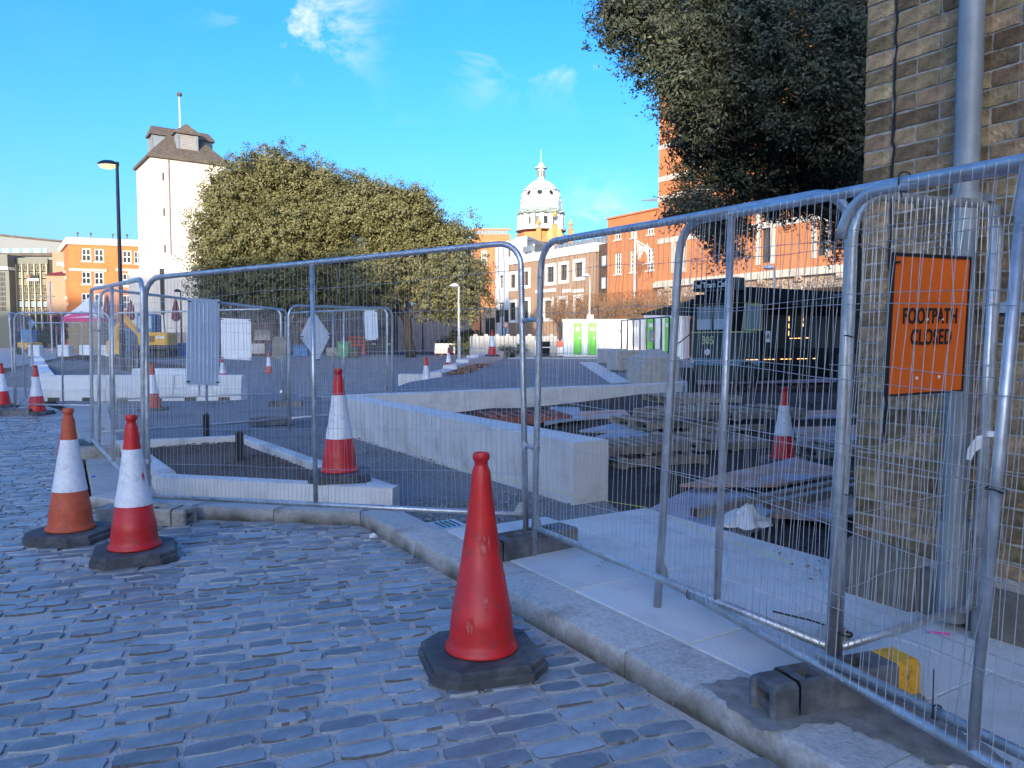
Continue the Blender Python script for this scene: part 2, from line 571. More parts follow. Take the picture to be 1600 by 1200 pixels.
def thing(name, label, cat, loc=(0, 0, 0), rz=0.0, group=None, mtx=None):
    o = bpy.data.objects.new(name, None)
    o.empty_display_size = .2
    COL.objects.link(o)
    if mtx is not None:
        o.matrix_world = mtx
    else:
        o.location = loc
        o.rotation_euler = (0, 0, rz)
    return tag(o, label, cat, group)


def structure(o):
    o['kind'] = 'structure'
    return o


def stuff(o):
    o['kind'] = 'stuff'
    return o


def dup(root, loc=None, rz=None, label=None):
    c = root.copy()
    COL.objects.link(c)
    if loc is not None:
        c.location = loc
    if rz is not None:
        c.rotation_euler = (0, 0, rz)
    if label:
        c['label'] = label
    for ch in list(root.children):
        d = ch.copy()
        COL.objects.link(d)
        d.parent = c
        for g in list(ch.children):
            e = g.copy()
            COL.objects.link(e)
            e.parent = d
    return c


def text_obj(name, body, size, m, parent, loc, rot, extrude=.002, bold=0.0, align='CENTER', sx=1.0, space=1.0, fit=None):
    cu = bpy.data.curves.new(name, 'FONT')
    cu.body = body
    cu.size = size
    cu.extrude = extrude
    cu.offset = bold
    cu.space_character = space
    cu.align_x = align
    cu.align_y = 'CENTER'
    o = bpy.data.objects.new(name, cu)
    COL.objects.link(o)
    bpy.context.view_layer.update()
    me = bpy.data.meshes.new_from_object(o)
    bpy.data.objects.remove(o)
    me.materials.clear()
    me.materials.append(m)
    p = link(name, me, parent, loc, rot)
    p.scale = (sx, 1, 1)
    if fit:
        xs_ = [v.co.x for v in me.vertices]
        ys_ = [v.co.y for v in me.vertices]
        cx, cy = (max(xs_) + min(xs_)) / 2, (max(ys_) + min(ys_)) / 2
        me.transform(Matrix.Translation((-cx, -cy, 0)))
        p.scale = (fit[0] / (max(xs_) - min(xs_)), fit[1] / (max(ys_) - min(ys_)), 1)
    return p


def quads_mesh(name, V, nper, m, smooth=False):
    """V: (n, nper, 3) array, one polygon each"""
    n = V.shape[0]
    me = bpy.data.meshes.new(name)
    me.vertices.add(n * nper)
    me.vertices.foreach_set('co', V.reshape(-1).astype(np.float32))
    me.loops.add(n * nper)
    me.loops.foreach_set('vertex_index', np.arange(n * nper, dtype=np.int32))
    me.polygons.add(n)
    me.polygons.foreach_set('loop_start', np.arange(0, n * nper, nper, dtype=np.int32))
    me.materials.append(m)
    me.update(calc_edges=True)
    return me


def leaf_mesh(name, C, Nrm, ln, wd, m):
    n = len(C)
    Nrm = Nrm / (np.linalg.norm(Nrm, axis=1, keepdims=True) + 1e-9)
    a = rng.normal(size=(n, 3))
    T = np.cross(Nrm, a)
    T /= np.linalg.norm(T, axis=1, keepdims=True) + 1e-9
    B = np.cross(Nrm, T)
    l = (ln * rng.uniform(.6, 1.25, n))[:, None]
    k = (wd * rng.uniform(.7, 1.2, n))[:, None]
    V = np.stack([C - T * l * .5, C + B * k * .5 + Nrm * k * .18, C + T * l * .5, C - B * k * .5 + Nrm * k * .18], 1)
    return quads_mesh(name, V, 4, m)


def gz(y):
    t = min(max((y - 17) / 26.0, 0), 1)
    return .45 * t * t * (3 - 2 * t)


# ------------------------------------------------------------ ground, road, footpath
KD = Vector((.525, -.851))
KN = Vector((.851, .525))
KO = Vector((-1.22, 6.10))


def K(s, wv, z=0.0):
    p = KO + KD * s + KN * wv
    return Vector((p.x, p.y, z))


KROT = math.atan2(KD.y, KD.x)
ys = [-60, -30, -10, 0, 3, 6, 9, 12, 15, 17, 20, 23, 26, 29, 32, 35, 38, 41, 44, 60, 100, 180, 320, 700]
xs = [-700, -200, -60, -20, 0, 20, 60, 200, 700]
b = MB()
b.add([(x, y, gz(y) - .09) for y in ys for x in xs], [(j * 9 + i, j * 9 + i + 1, (j + 1) * 9 + i + 1, (j + 1) * 9 + i) for j in range(len(ys) - 1) for i in range(8)])
structure(b.build('ground', M['pit']))


def road_right(y):
    pts = [(-40, 40), (-4, 5.0), (2.74, .87), (6.10, -1.205), (6.36, -2.66), (6.72, -3.73), (10.2, -5.75), (15.9, -9.3), (18.5, -11.6), (24, -14.5), (45, -22), (90, -40), (200, -80)]
    if y < -4:
        return KO.x + KD.x * (KO.y - y) / .851 + .0
    for (y0, x0), (y1, x1) in zip(pts, pts[1:]):
        if y0 <= y <= y1:
            return x0 + (x1 - x0) * (y - y0) / (y1 - y0)
    return -80


yy = sorted(set([-38, -20, -10, -4, 0, 2.74, 4.5, 6.10, 6.36, 6.72, 8, 10.2, 13, 15.9, 18.5, 21, 24, 28, 32, 36, 40, 45, 60, 90, 150, 200]))
b = MB()
b.add([(x, y, gz(y)) for y in yy for x in (-160, road_right(y))], [(2 * j, 2 * j + 1, 2 * j + 3, 2 * j + 2) for j in range(len(yy) - 1)])
road = structure(b.build('road', M['mortar']))


def sett_mesh(l, wd, seed):
    r = random.Random(seed)
    pts = []
    n = 14
    for k in range(n):
        a = 2 * math.pi * k / n + r.uniform(-.08, .08) + .2
        ca, sa = math.cos(a), math.sin(a)
        q = (abs(ca) ** 8 + abs(sa) ** 8) ** (-1 / 8)
        j = 1 + r.uniform(-.10, .05)
        pts.append((ca * q * l / 2 * (1 + r.uniform(-.05, .03)), sa * q * wd / 2 * j))
    top = .011 + r.uniform(-.005, .005)
    tx, ty = r.uniform(-.02, .02), r.uniform(-.04, .04)
    V = [(x, y, -.03) for x, y in pts] + [(x, y, .001) for x, y in pts] + [(x * .98, y * .95, top * .8 + tx * x + ty * y + r.uniform(-.002, .002)) for x, y in pts] + [(0, 0, top + .002)]
    Fc = []
    for q in range(2):
        for i in range(n):
            j = (i + 1) % n
            Fc.append((q * n + i, q * n + j, (q + 1) * n + j, (q + 1) * n + i))
    for i in range(n):
        Fc.append((2 * n + i, 2 * n + (i + 1) % n, 3 * n))
    return V, Fc, n


SV = []
for q in range(26):
    l = [.13, .16, .18, .2, .22, .24, .27][q % 7] * random.uniform(.95, 1.05)
    wd = random.uniform(.082, .102)
    V, Fc, nn_ = sett_mesh(l, wd, q)
    bb = MB()
    bb.add(V, Fc)
    me = bb.mesh('sett', M['sett'], 35)
    me.materials.append(M['sett_edge_shade'])
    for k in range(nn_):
        me.polygons[nn_ + k].material_index = random.choice((0, 1, 1)) if math.sin(2 * math.pi * k / nn_) < .2 else 0  # edge shadow painted on side faces along one half of the sett
    SV.append((l, wd, V, Fc, me))
rd = Vector((.94, .342))
rn = Vector((-.342, .94))
setts = []
i = 0
for row in range(-32, 276):
    off = row * .114
    t = -26 + random.uniform(0, .2)
    while t < 12:
        q = random.randrange(26)
        l = SV[q][0]
        p = rd * (t + l / 2) + rn * (off + random.uniform(-.006, .006) + .012 * math.sin(t * 1.3 + row * .4))
        t += l + random.uniform(.014, .034)
        if p.y < 1.2 or p.y > 22:
            continue
        if p.x > road_right(p.y) - .02 or abs(p.x) > .74 * p.y + .8:
            continue
        if p.y > 6.0 and p.x > road_right(p.y + .04) - .10:
            continue
        if random.random() < .012:
            continue
        vis = abs(p.x) < .66 * p.y and p.y > 2.65
        setts.append((0 if vis else 1, p.y, p, q, random.uniform(-.035, .035) + math.atan2(rd.y, rd.x) + (math.pi if random.random() < .5 else 0)))
setts.sort(key=lambda s: (s[0], s[1]))
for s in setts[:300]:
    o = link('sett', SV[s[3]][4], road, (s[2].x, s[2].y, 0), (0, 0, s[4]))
b = MB()
for s in setts[300:]:
    ca, sa = math.cos(s[4]), math.sin(s[4])
    zz = gz(s[2].y)
    b.add([(s[2].x + ca * v[0] - sa * v[1], s[2].y + sa * v[0] + ca * v[1], v[2] + zz) for v in SV[s[3]][2]], SV[s[3]][3])
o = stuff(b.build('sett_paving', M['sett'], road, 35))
o.data.materials.append(M['sett_edge_shade'])
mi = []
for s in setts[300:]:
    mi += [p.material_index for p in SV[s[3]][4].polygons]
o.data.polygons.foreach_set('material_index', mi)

# dark wet gutter strip beside the kerb, grit on the road
b = MB()
for k in range(500):
    y = random.uniform(2.6, 9)
    x = random.uniform(-.7 * y, road_right(y) - .02)
    if random.random() < .35:
        x = road_right(y) - abs(random.gauss(0, .12)) - .01
    r = random.uniform(.002, .006)
    b.lathe([(r, 0), (r * .7, r * .8), (0, r)], 5, (x, y, .014), cap=False)
stuff(b.build('road_grit', M['stone_chip'], road))

# kerb: long granite stones
kerb = structure(thing('kerb', 'kerb of long worn granite stones beside the setts', 'kerb'))
del kerb['category']


def kerb_stone(p0, p1, wdt, z0, z1, m=M['kerb'], name='kerb_stone', parent=kerb, gap=.006, left=True, bev=.014):
    """one stone from p0 to p1 (its road-side bottom edge), wdt deep to the left or right"""
    p0, p1 = Vector(p0[:2]), Vector(p1[:2])
    d = p1 - p0
    L = d.length
    rz = math.atan2(d.y, d.x)
    r = random.Random(int(p0.x * 991 + p0.y * 77))
    n = 7
    V, Fc = [], []
    sg = 1 if left else -1
    prof = [(0, z0), (.004, z1 - bev * 1.2), (bev * .5, z1 - bev * .35), (bev * 1.3, z1), (wdt - .01, z1), (wdt, z1 - .01), (wdt, z0)]
    for i in range(n + 1):
        x = gap / 2 + (L - gap) * i / n
        for (y, z) in prof:
            jit = .002 if 0 < i < n else .001
            V.append((x, sg * (y + r.uniform(-jit, jit)), z + (r.uniform(-jit, jit) if z > z0 else 0)))
    k = len(prof)
    for i in range(n):
        for j in range(k - 1):
            f = (i * k + j, i * k + j + 1, (i + 1) * k + j + 1, (i + 1) * k + j)
            Fc.append(f if not left else tuple(reversed(f)))
    e = tuple(range(k))
    Fc += [e if left else tuple(reversed(e)), tuple(reversed(range(n * k, n * k + k))) if left else tuple(range(n * k, n * k + k))]
    bb = MB()
    bb.add(V, Fc)
    return bb.build(name, m, parent, 28, (p0.x, p0.y, 0)), rz


s = 0.0
lens = [1.05, .92, 1.3, 1.15, 1.2, 1.1, 1.2, 1.3, 1.2, 1.2, 1.2]
for L in lens:
    o, rz = kerb_stone(K(s, 0), K(s + L, 0), .30, -.1, .12)
    o.rotation_euler = (0, 0, rz)
    s += L
lp = [Vector((-1.22, 6.10)), Vector((-1.95, 6.20)), Vector((-2.68, 6.33)), Vector((-3.73, 6.70))]
for a, c in zip(lp, lp[1:]):
    o, rz = kerb_stone(a, c, .28, -.1, .115, left=False)
    o.rotation_euler = (0, 0, rz)

# granite flags between kerb and wall
foot = structure(thing('pavement', 'pale granite flagged footpath between kerb and brick wall', 'pavement'))
del foot['category']
b = MB()
b.prism([K(.9, .29), K(1.05, 2.05), K(10.5, 2.05), K(10.5, .29)], -.12, .085)
b.build('bedding', M['mortar'], foot)
rows = [(.307, 1.17), (1.178, 2.03)]
for ri, (w0, w1) in enumerate(rows):
    s = .93 if ri == 0 else 1.10
    seq = [.66, .88, .88, .88, .88, .88, .88, .88, .88, .88] if ri == 0 else [.92, .88, .88, .88, .88, .88, .88, .88, .88]
    for L in seq:
        e = s + L
        ww = w1
        bb = MB()
        c = K(s, w0)
        mt = Matrix.Translation((c.x, c.y, 0)) @ Matrix.Rotation(KROT, 4, 'Z')
        dz = random.uniform(-.002, .002)
        bb.bbox(.004, L - .004, 0, ww - w0, .05, .12 + dz, .004)
        o = bb.build('flagstone', M['slab'], foot, 30)
        o.matrix_world = mt
        s = e

# concrete apron left of the planter
b = MB()
b.prism([(-3.70, 6.73), (-5.73, 10.2), (-9.25, 15.9), (-8.6, 16.2), (-5.0, 9.75), (-3.32, 6.98)], -.1, .112)
apron = structure(b.build('footpath', M['concrete']))

# damp dirty patch round the fence foot
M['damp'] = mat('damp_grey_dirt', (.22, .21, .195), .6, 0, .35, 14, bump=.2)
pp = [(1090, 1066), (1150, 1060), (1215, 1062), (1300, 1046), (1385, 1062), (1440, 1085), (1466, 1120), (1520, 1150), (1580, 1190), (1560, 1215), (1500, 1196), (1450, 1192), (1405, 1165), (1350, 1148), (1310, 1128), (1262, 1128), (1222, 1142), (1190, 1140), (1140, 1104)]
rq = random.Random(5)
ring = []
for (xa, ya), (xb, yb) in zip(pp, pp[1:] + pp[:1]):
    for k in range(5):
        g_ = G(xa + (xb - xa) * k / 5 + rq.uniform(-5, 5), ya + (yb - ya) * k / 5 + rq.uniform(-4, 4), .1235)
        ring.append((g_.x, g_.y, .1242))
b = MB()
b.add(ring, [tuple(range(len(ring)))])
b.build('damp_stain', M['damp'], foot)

# site gravel and tarmac
b = MB()
gp = [(-1.5, 6.30), (-.4, 5.55), (.3, 5.95), (.95, 6.3), (.75, 7.2), (-2.75, 12.4), (-3.3, 17), (-4.5, 19), (-9.2, 17.5), (-5.6, 10.4), (-4.6, 9.6), (-1.4, 6.7)]
b.prism(gp, -.1, lambda x, y: .045 + .03 * math.sin(x * 2.1) * math.cos(y * 1.7))
structure(b.build('gravel_bed', M['gravel']))
b = MB()
yy = [15, 17, 20, 23, 26, 29, 32, 35, 38, 41, 44, 47, 50, 54]
nx = 14
V = []
for y in yy:
    x0 = road_right(y) + .3
    x1 = 16.0 if y > 24 else -2.4 if y < 18 else -2.0
    for i in range(nx):
        x = x0 + (x1 - x0) * i / (nx - 1)
        V.append((x, y, gz(y) - .015 + .05 * math.sin(x * 1.1 + y) * math.cos(y * .9)))
b.add(V, [(j * nx + i, j * nx + i + 1, (j + 1) * nx + i + 1, (j + 1) * nx + i) for j in range(len(yy) - 1) for i in range(nx - 1)])
structure(b.build('site_tarmac', M['asphalt'], None, 'all'))
# loose gravel stones you can see
b = MB()
for k in range(5200):
    y = 6.0 + 5.5 * random.random() ** 1.6
    xr_ = .62 - (y - 6.6) * .64 if y > 6.6 else .3
    xl_ = -1.3 - max(0, y - 6.9) * .70
    x = random.uniform(xl_, xr_)
    if y < 6.3 and x < -.75:
        continue
    r = random.uniform(.006, .017)
    a = random.uniform(0, 6.3)
    z = .05 + .03 * math.sin(x * 2.1) * math.cos(y * 1.7)
    mtx = Matrix.Translation((x, y, z)) @ Matrix.Rotation(a, 4, 'Z') @ Matrix.Rotation(random.uniform(-.6, .6), 4, 'X')
    vs = [mtx @ Vector(p) for p in ((-r, 0, 0), (0, -r * .8, .1 * r), (r * 1.1, 0, 0), (0, r * .7, 0), (0, 0, r * .9))]
    b.add(vs, [(0, 1, 4), (1, 2, 4), (2, 3, 4), (3, 0, 4)])
stuff(b.build('loose_gravel', M['stone_chip']))

# raised tarmac platform behind the granite walls
b = MB()
b.prism([(-2.5, 12.6), (2.7, 15.75), (3.7, 16.35), (4.2, 18.6), (4.9, 24), (7.5, 29), (9.0, 41.5), (-.2, 41.5), (-1.75, 21.0), (-2.4, 18)], -.1, .50)
structure(b.build('tarmac_platform', M['asphalt']))
b = MB()
c0, c1, c2, c3 = G(905, 566, .504), G(930, 566, .504), G(985, 597, .504), G(955, 599, .504)
b.prism([c0, c1, c2, c3], .49, .506)
structure(b.build('path', M['slab']))
b = MB()
b.prism([(-.2, 39.6), (8.8, 39.6), (8.8, 41.4), (-.2, 41.4)], .49, .508)
structure(b.build('paved_strip', M['slab']))


# ------------------------------------------------------------ brick building on the right
WS, WW = 3.29, 1.60
wc = K(WS, WW)
wall = thing('brick_building', 'old brown stock brick building at the right with a grey downpipe', 'building', (wc.x, wc.y, 0), KROT)
b = MB()
b.box(0, 14, .005, 9, -.1, 6.2)
b.build('mortar_wall', M['oldmortar'], wall)
CH = .0835
# individually laid Flemish bond bricks on the part that shows
hb = [MB().bbox(0, .107, -.0, .03, 0, .071, .004).mesh('brick', M['oldbrick'], 30) for _ in range(1)]


def brick_data(l, h, seed):
    r = random.Random(seed)
    bb = MB()
    j = lambda a: r.uniform(-a, a)
    n = 5
    V = []
    for zz in (0, h * .5, h):
        for i in range(n):
            V.append((l * i / (n - 1) + (j(.003) if 0 < i < n - 1 else j(.002)), j(.002), zz + j(.0025)))
    for zz in (0, h):
        for x in (0, l):
            V.append((x, .03, zz))
    Fc = []
    for q in range(2):
        for i in range(n - 1):
            Fc.append((q * n + i, q * n + i + 1, (q + 1) * n + i + 1, (q + 1) * n + i))
    B0 = 3 * n
    Fc += [(B0, B0 + 1, n - 1, *range(n - 2, -1, -1)), (B0 + 3, B0 + 2, *range(2 * n, 3 * n)), (B0, 0, n, 2 * n, B0 + 2), (B0 + 1, B0 + 3, 3 * n - 1, 2 * n - 1, n - 1)]
    bb.add(V, Fc)
    return bb.mesh('brick', M['oldbrick'], 30)


BST = [brick_data(.226, .072, q) for q in range(7)]
BHD = [brick_data(.108, .072, 50 + q) for q in range(6)]
BQN = [brick_data(.150, .072, 90 + q) for q in range(3)]
cnt = 0
rest = MB()

for c in range(0, 60):
    z = .40 + c * CH
    x = 0.0
    first = True
    k = c % 2
    while x < 2.2:
        if first:
            me, l = BQN[c % 3], .150
            first = False
            gap = .014
        else:
            st = (k % 2 == 0)
            me, l = (random.choice(BST), .226) if st else (random.choice(BHD), .108)
            k += 1
            gap = .011
        vis = z < 3.55 and x < .98
        off = random.uniform(-.003, .003)
        if vis and cnt < 296:
            o = link('brick', me, wall, (x, off - .001, z), (0, 0, 0))
            cnt += 1
        else:
            rest.add([(v.co.x + x, v.co.y + off - .001, v.co.z + z) for v in me.vertices], [tuple(p.vertices) for p in me.polygons])
        x += l + gap
stuff(rest.build('brickwork', M['oldbrick'], wall))
# the corner's return face, toothed brick ends
rest = MB()
for c in range(0, 60):
    z = .40 + c * CH
    y = .016
    k = c % 2
    while y < 3:
        l = .226 if k % 2 == 0 else .108
        k += 1
        o_ = random.uniform(0, .004)
        rest.box(-.002 - o_, .02, y, y + l, z, z + .072)
        y += l + .011
stuff(rest.build('return_brickwork', M['oldbrick'], wall))
# long crack beside the corner
b = MB()
pts = []
z = .95
x = .165
while z < 5.2:
    pts.append((x + random.uniform(-.007, .007), z))
    z += random.uniform(.03, .09)
for (xa, za), (xb, zb) in zip(pts, pts[1:]):
    wv = random.uniform(.0035, .0065)
    b.add([(xa - wv, -.006, za), (xa + wv, -.006, za), (xb + wv, -.006, zb), (xb - wv, -.006, zb), (xa - wv, .012, za), (xa + wv, .012, za), (xb + wv, .012, zb), (xb - wv, .012, zb)],
          [(0, 1, 2, 3), (0, 3, 7, 4), (1, 5, 6, 2)])
b.build('crack', M['black'], wall)
# plinth stones
for x0, x1, zt, pr in ((-.02, .36, .43, .055), (.372, .60, .36, .02), (.61, 1.5, .345, .05), (1.51, 2.6, .35, .05), (2.61, 4.2, .35, .05)):
    bb = MB()
    bb.bbox(x0, x1, -pr, .02, .1, zt, .02)
    bb.build('plinth_stone', M['plinth'], wall, 40)
# downpipe with brackets and a wider foot
b = MB()
b.tube([(.575, -.075, .16), (.575, -.075, .62)], .066, 20)
b.tube([(.575, -.075, .60), (.575, -.075, 6.1)], .054, 20)
pipe = b.build('downpipe', M['pipe'], wall, 50)
for z in (.62, 2.15, 3.9):
    bb = MB()
    bb.tube([(.575, -.075, z - .02), (.575, -.075, z + .02)], .070, 20)
    bb.box(.483, .667, -.035, .0, z - .018, z + .018)
    bb.build('pipe_bracket', M['pipe'], pipe, 50)
bb = MB()
for k in range(26):
    z = random.uniform(.9, 4.2)
    a = random.uniform(math.pi * 1.05, math.pi * 1.9)
    r = random.uniform(.0018, .004)
    bb.lathe([(r, 0), (0, .002)], 6, (.575 + .0565 * math.cos(a), -.075 + .0565 * math.sin(a), z), cap=False)
bb.build('paint_speck', M['white'], pipe)
# a hopper vent and iron fixings on the wall
for x, z, s_ in ((.70, 1.62, .05), (.88, 1.18, .04)):
    bb = MB()
    bb.bbox(x, x + s_ * 3, -.03, .0, z, z + s_, .006)
    bb.build('iron_fixing', M['steel'], wall)


# ------------------------------------------------------------ temporary fence panels
def panel_matrix(q):
    x0, y0, z0, yaw, slp, ln = q[:6]
    u = Vector((math.cos(yaw) * math.cos(slp), math.sin(yaw) * math.cos(slp), math.sin(slp)))
    n = Vector((-math.sin(yaw), math.cos(yaw), 0))
    v0 = u.cross(n)
    if v0.z < 0:
        v0 = -v0
    v = (v0 * math.cos(ln) + n * math.sin(ln)).normalized()
    n2 = v.cross(u).normalized()
    m = Matrix.Identity(4)
    for i in range(3):
        m[i][0], m[i][1], m[i][2], m[i][3] = u[i], n2[i], v[i], (x0, y0, z0)[i]
    return m


FENCE = 'mesh fence panels round the site'


def fence_panel(label, q, L, ht=2.0, mid=.5, seed=0, bent=.0, wr=.0016, rr=.020, open_end=False, wsp=.038):
    r = random.Random(seed)
    t = thing('site_fence', label, 'fence panel', group=FENCE, mtx=panel_matrix(q))
    bb = MB()
    rad = .16
    pts = [(0, 0, 0), (0, 0, ht * .5), (0, 0, ht - rad)]
    for k in range(1, 7):
        a = math.pi / 2 * k / 6
        pts.append((rad - rad * math.cos(a), 0, ht - rad + rad * math.sin(a)))
    pts.append((L / 2, 0, ht - .004))
    for k in range(0, 6):
        a = math.pi / 2 * k / 6
        pts.append((L - rad + rad * math.sin(a), 0, ht - rad + rad * math.cos(a)))
    pts += [(L, 0, ht - rad), (L, 0, ht * .5), (L, 0, 0)]
    if open_end:
        pts = pts[2:]
    bb.tube(pts, rr, 12)
    bb.build('frame_tube', M['steel'], t, 'all')
    bb = MB()
    bb.tube([(rr * .9, 0, .2), (L / 2, 0, .2 - bent), (L - rr * .9, 0, .2)], rr * .95, 12)
    bb.build('bottom_rail', M['steel'], t, 'all')
    bb = MB()
    bb.tube([(L * mid, .0, .2), (L * mid, .0, ht)], rr * .85, 12)
    bb.build('centre_post', M['steel'], t, 'all')
    for sx, x in ((1, 0), (-1, L))[1 if open_end else 0:]:
        bb = MB()
        arc = [(x + sx * (rr * .8), .2)] + [(x + sx * (rr * .8 + .06 * math.sin(a)), .2 + .085 * math.cos(a)) for a in [math.pi / 2 * k / 6 for k in range(7)]]
        V = [(p[0], -.004, p[1]) for p in arc] + [(p[0], .004, p[1]) for p in arc]
        n = len(arc)
        bb.add(V, [tuple(range(n)), tuple(reversed(range(n, 2 * n)))] + [(i, (i + 1) % n, n + (i + 1) % n, n + i) for i in range(n)])
        bb.build('gusset', M['steel'], t)
    bb = MB()
    nv = int(L / wsp)
    zs = [.2, .45, .74, 1.02, 1.30, 1.58, 1.80, ht]
    hoff = {}
    hs_ = [.47, .76, 1.03, 1.31, 1.57, 1.80]
    for i in range(1, nv):
        x = L * i / nv
        lean = r.gauss(0, .006)
        kink = r.random() < .16
        p = []
        top = ht
        if x < rad:
            top = ht - rad + math.sqrt(max(0, rad * rad - (rad - x) ** 2))
        if L - x < rad:
            top = ht - rad + math.sqrt(max(0, rad * rad - (rad - L + x) ** 2))
        for k, z in enumerate(zs):
            z = min(z, top)
            dx = lean * math.sin(k * .9 + i * .05) + r.gauss(0, .0022)
            if kink:
                dx += r.gauss(0, .010)
            if k in (0, len(zs) - 1):
                dx = 0
            p.append((x + dx, -.021 + r.gauss(0, .002) * (0 < k < 7), z))
        bb.tube(p, wr, 3, cap=False)
    for z in hs_:
        ph = r.uniform(0, 6)
        am = r.uniform(.004, .014)
        p = [(L * k / 14, -.024 + .006 * math.sin(k * 1.3 + ph), z + am * math.sin(k * .8 + ph) + r.gauss(0, .0025)) for k in range(15)]
        bb.tube(p, wr * 1.15, 3, cap=False)
    stuff(bb.build('wire_mesh', M['wire'], t))
    return t


PA = fence_panel('galvanised fence panel along the kerb in front of the planter, behind two striped cones', (-3.0024, 6.2732, .0071, -.3946, .0415, .0528), 3.356, seed=1)
PB = fence_panel('narrow galvanised fence panel over the granite flags between the planter panel and the wall', (.1389, 4.8362, .1005, -1.0261, -.0103, .02), 2.167, mid=.72, seed=2)
PC = fence_panel('nearest fence panel, leaning along the kerb, its rails crossing the bottom right corner', (.7484, 3.8939, .0799, -1.1779, -.029, .0389), 3.45, seed=3, rr=.0205)
PD = fence_panel('short fence panel turned towards the brick wall, carrying the orange notice', (1.3204, 3.0538, .053, .4714, .0331, -.0409), .917, seed=4, mid=.97)
PE = fence_panel('fence panel standing behind the nearest one, its end rail resting over the plastic foot', (1.1618, 2.908, .0891, -1.0999, -.0282, .0253), 3.45, seed=5, ht=1.945, open_end=True, wsp=.115)
PF = fence_panel('fence panel running back from the planter corner, seen almost edge on', (-5.0596, 9.1925, .091, -.9622, -.028, .0165), 3.45, seed=6, wsp=.085)
PG = fence_panel('fence panel inside the site hung with the tall narrow white board', (-5.1764, 9.5672, .1324, 1.1363, -.0448, .0136), 3.45, seed=7)
PI2 = fence_panel('fence panel across the site hung with the squarish white board', (-8.2778, 15.9612, .05, .07, .0306, .0732), 3.45, seed=8)
PI1 = fence_panel('fence panel at the far left standing in front of the concrete barrier', (-9.759, 15.047, .02, -.0609, -.0062, .0203), 1.93, seed=9)
PH1 = fence_panel('short fence panel inside the site hung with the white diamond sign', (-3.5611, 12.246, .0335, .8368, .0071, -.0273), 2.085, seed=10)
PH2 = fence_panel('fence panel inside the site behind the diamond sign, hung with a small white board', (-5.027, 17.0106, .0779, -.6721, .0072, .0178), 3.31, seed=11)
PJ = fence_panel('fence panel at the far left edge running back along the road, seen edge on', (-9.8, 15.1, .02, 2.03, .004, .02), 3.45, seed=12, wsp=.085)
PK = fence_panel('distant fence panel on the left beyond the concrete barrier', (-18.9, 30.2, .15, .03, 0, 0), 2.0, seed=13, wr=.0022)


def fence_foot(label, loc, rz, m=M['foot'], L=.72, W=.20, Hh=.13, end=None):
    t = thing('fence_block', label, 'fence foot', loc, rz, 'feet under the fence panels')
    g_ = L / .72
    xc = [-L / 2 + .12] + [v * g_ + .02 for v in (-.19, -.10, -.055, -.02, .02, .055, .10, .19)] + [L / 2 - .02]
    yc = [-W / 2, -.062, -.035, .035, .062, W / 2]
    low = {}
    for i in range(len(xc) - 1):
        for j in range(len(yc) - 1):
            hgt = Hh
            if j == 2 and i in (1, 7):
                hgt = Hh - .07
            if j == 2 and i in (3, 5):
                hgt = Hh - .09
            if j in (1, 3) and 1 <= i <= 6:
                hgt = Hh - .008
            low[i, j] = hgt
    bb = MB()
    ni, nj = len(xc) - 1, len(yc) - 1
    for i in range(ni):
        for j in range(nj):
            z = low[i, j]
            x0, x1, y0, y1 = xc[i], xc[i + 1], yc[j], yc[j + 1]
            e = .012
            yy0 = y0 + (e if j == 0 else 0)
            yy1 = y1 - (e if j == nj - 1 else 0)
            bb.add([(x0, yy0, z), (x1, yy0, z), (x1, yy1, z), (x0, yy1, z)], [(0, 1, 2, 3)])
            for (di, dj, pa, pb) in ((1, 0, (x1, yy0), (x1, yy1)), (-1, 0, (x0, yy1), (x0, yy0)), (0, 1, (x1, yy1), (x0, yy1)), (0, -1, (x0, yy0), (x1, yy0))):
                nb = low.get((i + di, j + dj))
                if nb is not None and nb < z - 1e-6:
                    bb.add([(*pa, nb), (*pb, nb), (*pb, z), (*pa, z)], [(0, 1, 2, 3)])
    x0, x1 = xc[0], xc[-1]
    e = .012
    for y, yt in ((-W / 2, -W / 2 + e), (W / 2, W / 2 - e)):
        sg = 1 if y < 0 else -1
        q = [(x0, y, 0), (x1, y, 0), (x1, y, Hh - e), (x0, y, Hh - e), (x1, yt, Hh), (x0, yt, Hh)]
        bb.add(q, [(0, 1, 2, 3) if sg > 0 else (3, 2, 1, 0), (3, 2, 4, 5) if sg > 0 else (5, 4, 2, 3)])
    bb.add([(x1, -W / 2, 0), (x1, W / 2, 0), (x1, W / 2, Hh - e), (x1, W / 2 - e, Hh), (x1, -W / 2 + e, Hh), (x1, -W / 2, Hh - e)], [(0, 1, 2, 3, 4, 5)])
    bb.build('foot_body', m, t, 25)
    # hand-hold end: a bridge on two cheeks
    bb = MB()
    xe = -L / 2
    for y0, y1 in ((-W / 2, -W / 2 + .042), (W / 2 - .042, W / 2)):
        bb.bbox(xe, x0 + .002, y0 + .002, y1 - .002, 0, Hh - .012, .012)
    bb.bbox(xe + .012, x0 + .001, -W / 2 + .012, W / 2 - .012, Hh - .045, Hh - .004, .012)
    bb.bbox(xe + .03, xe + .05, -W / 2 + .03, W / 2 - .03, .01, Hh - .09, .004)
    bb.build('hand_hold', m, t, 35)
    if end:
        bb = MB()
        bb.bbox(x1 - .012, x1 + .125, -W / 2 - .004, W / 2 + .004, 0.0, Hh + .004, .022)
        e = bb.build('end_cap', end, t, 35)
        e['label'] = 'scuffed yellow end of the plastic foot'
        bb = MB()
        bb.bbox(x1 + .118, x1 + .130, -.006, .006, .012, Hh - .02, .002)
        bb.build('end_rib', M['black'], e)
    return t


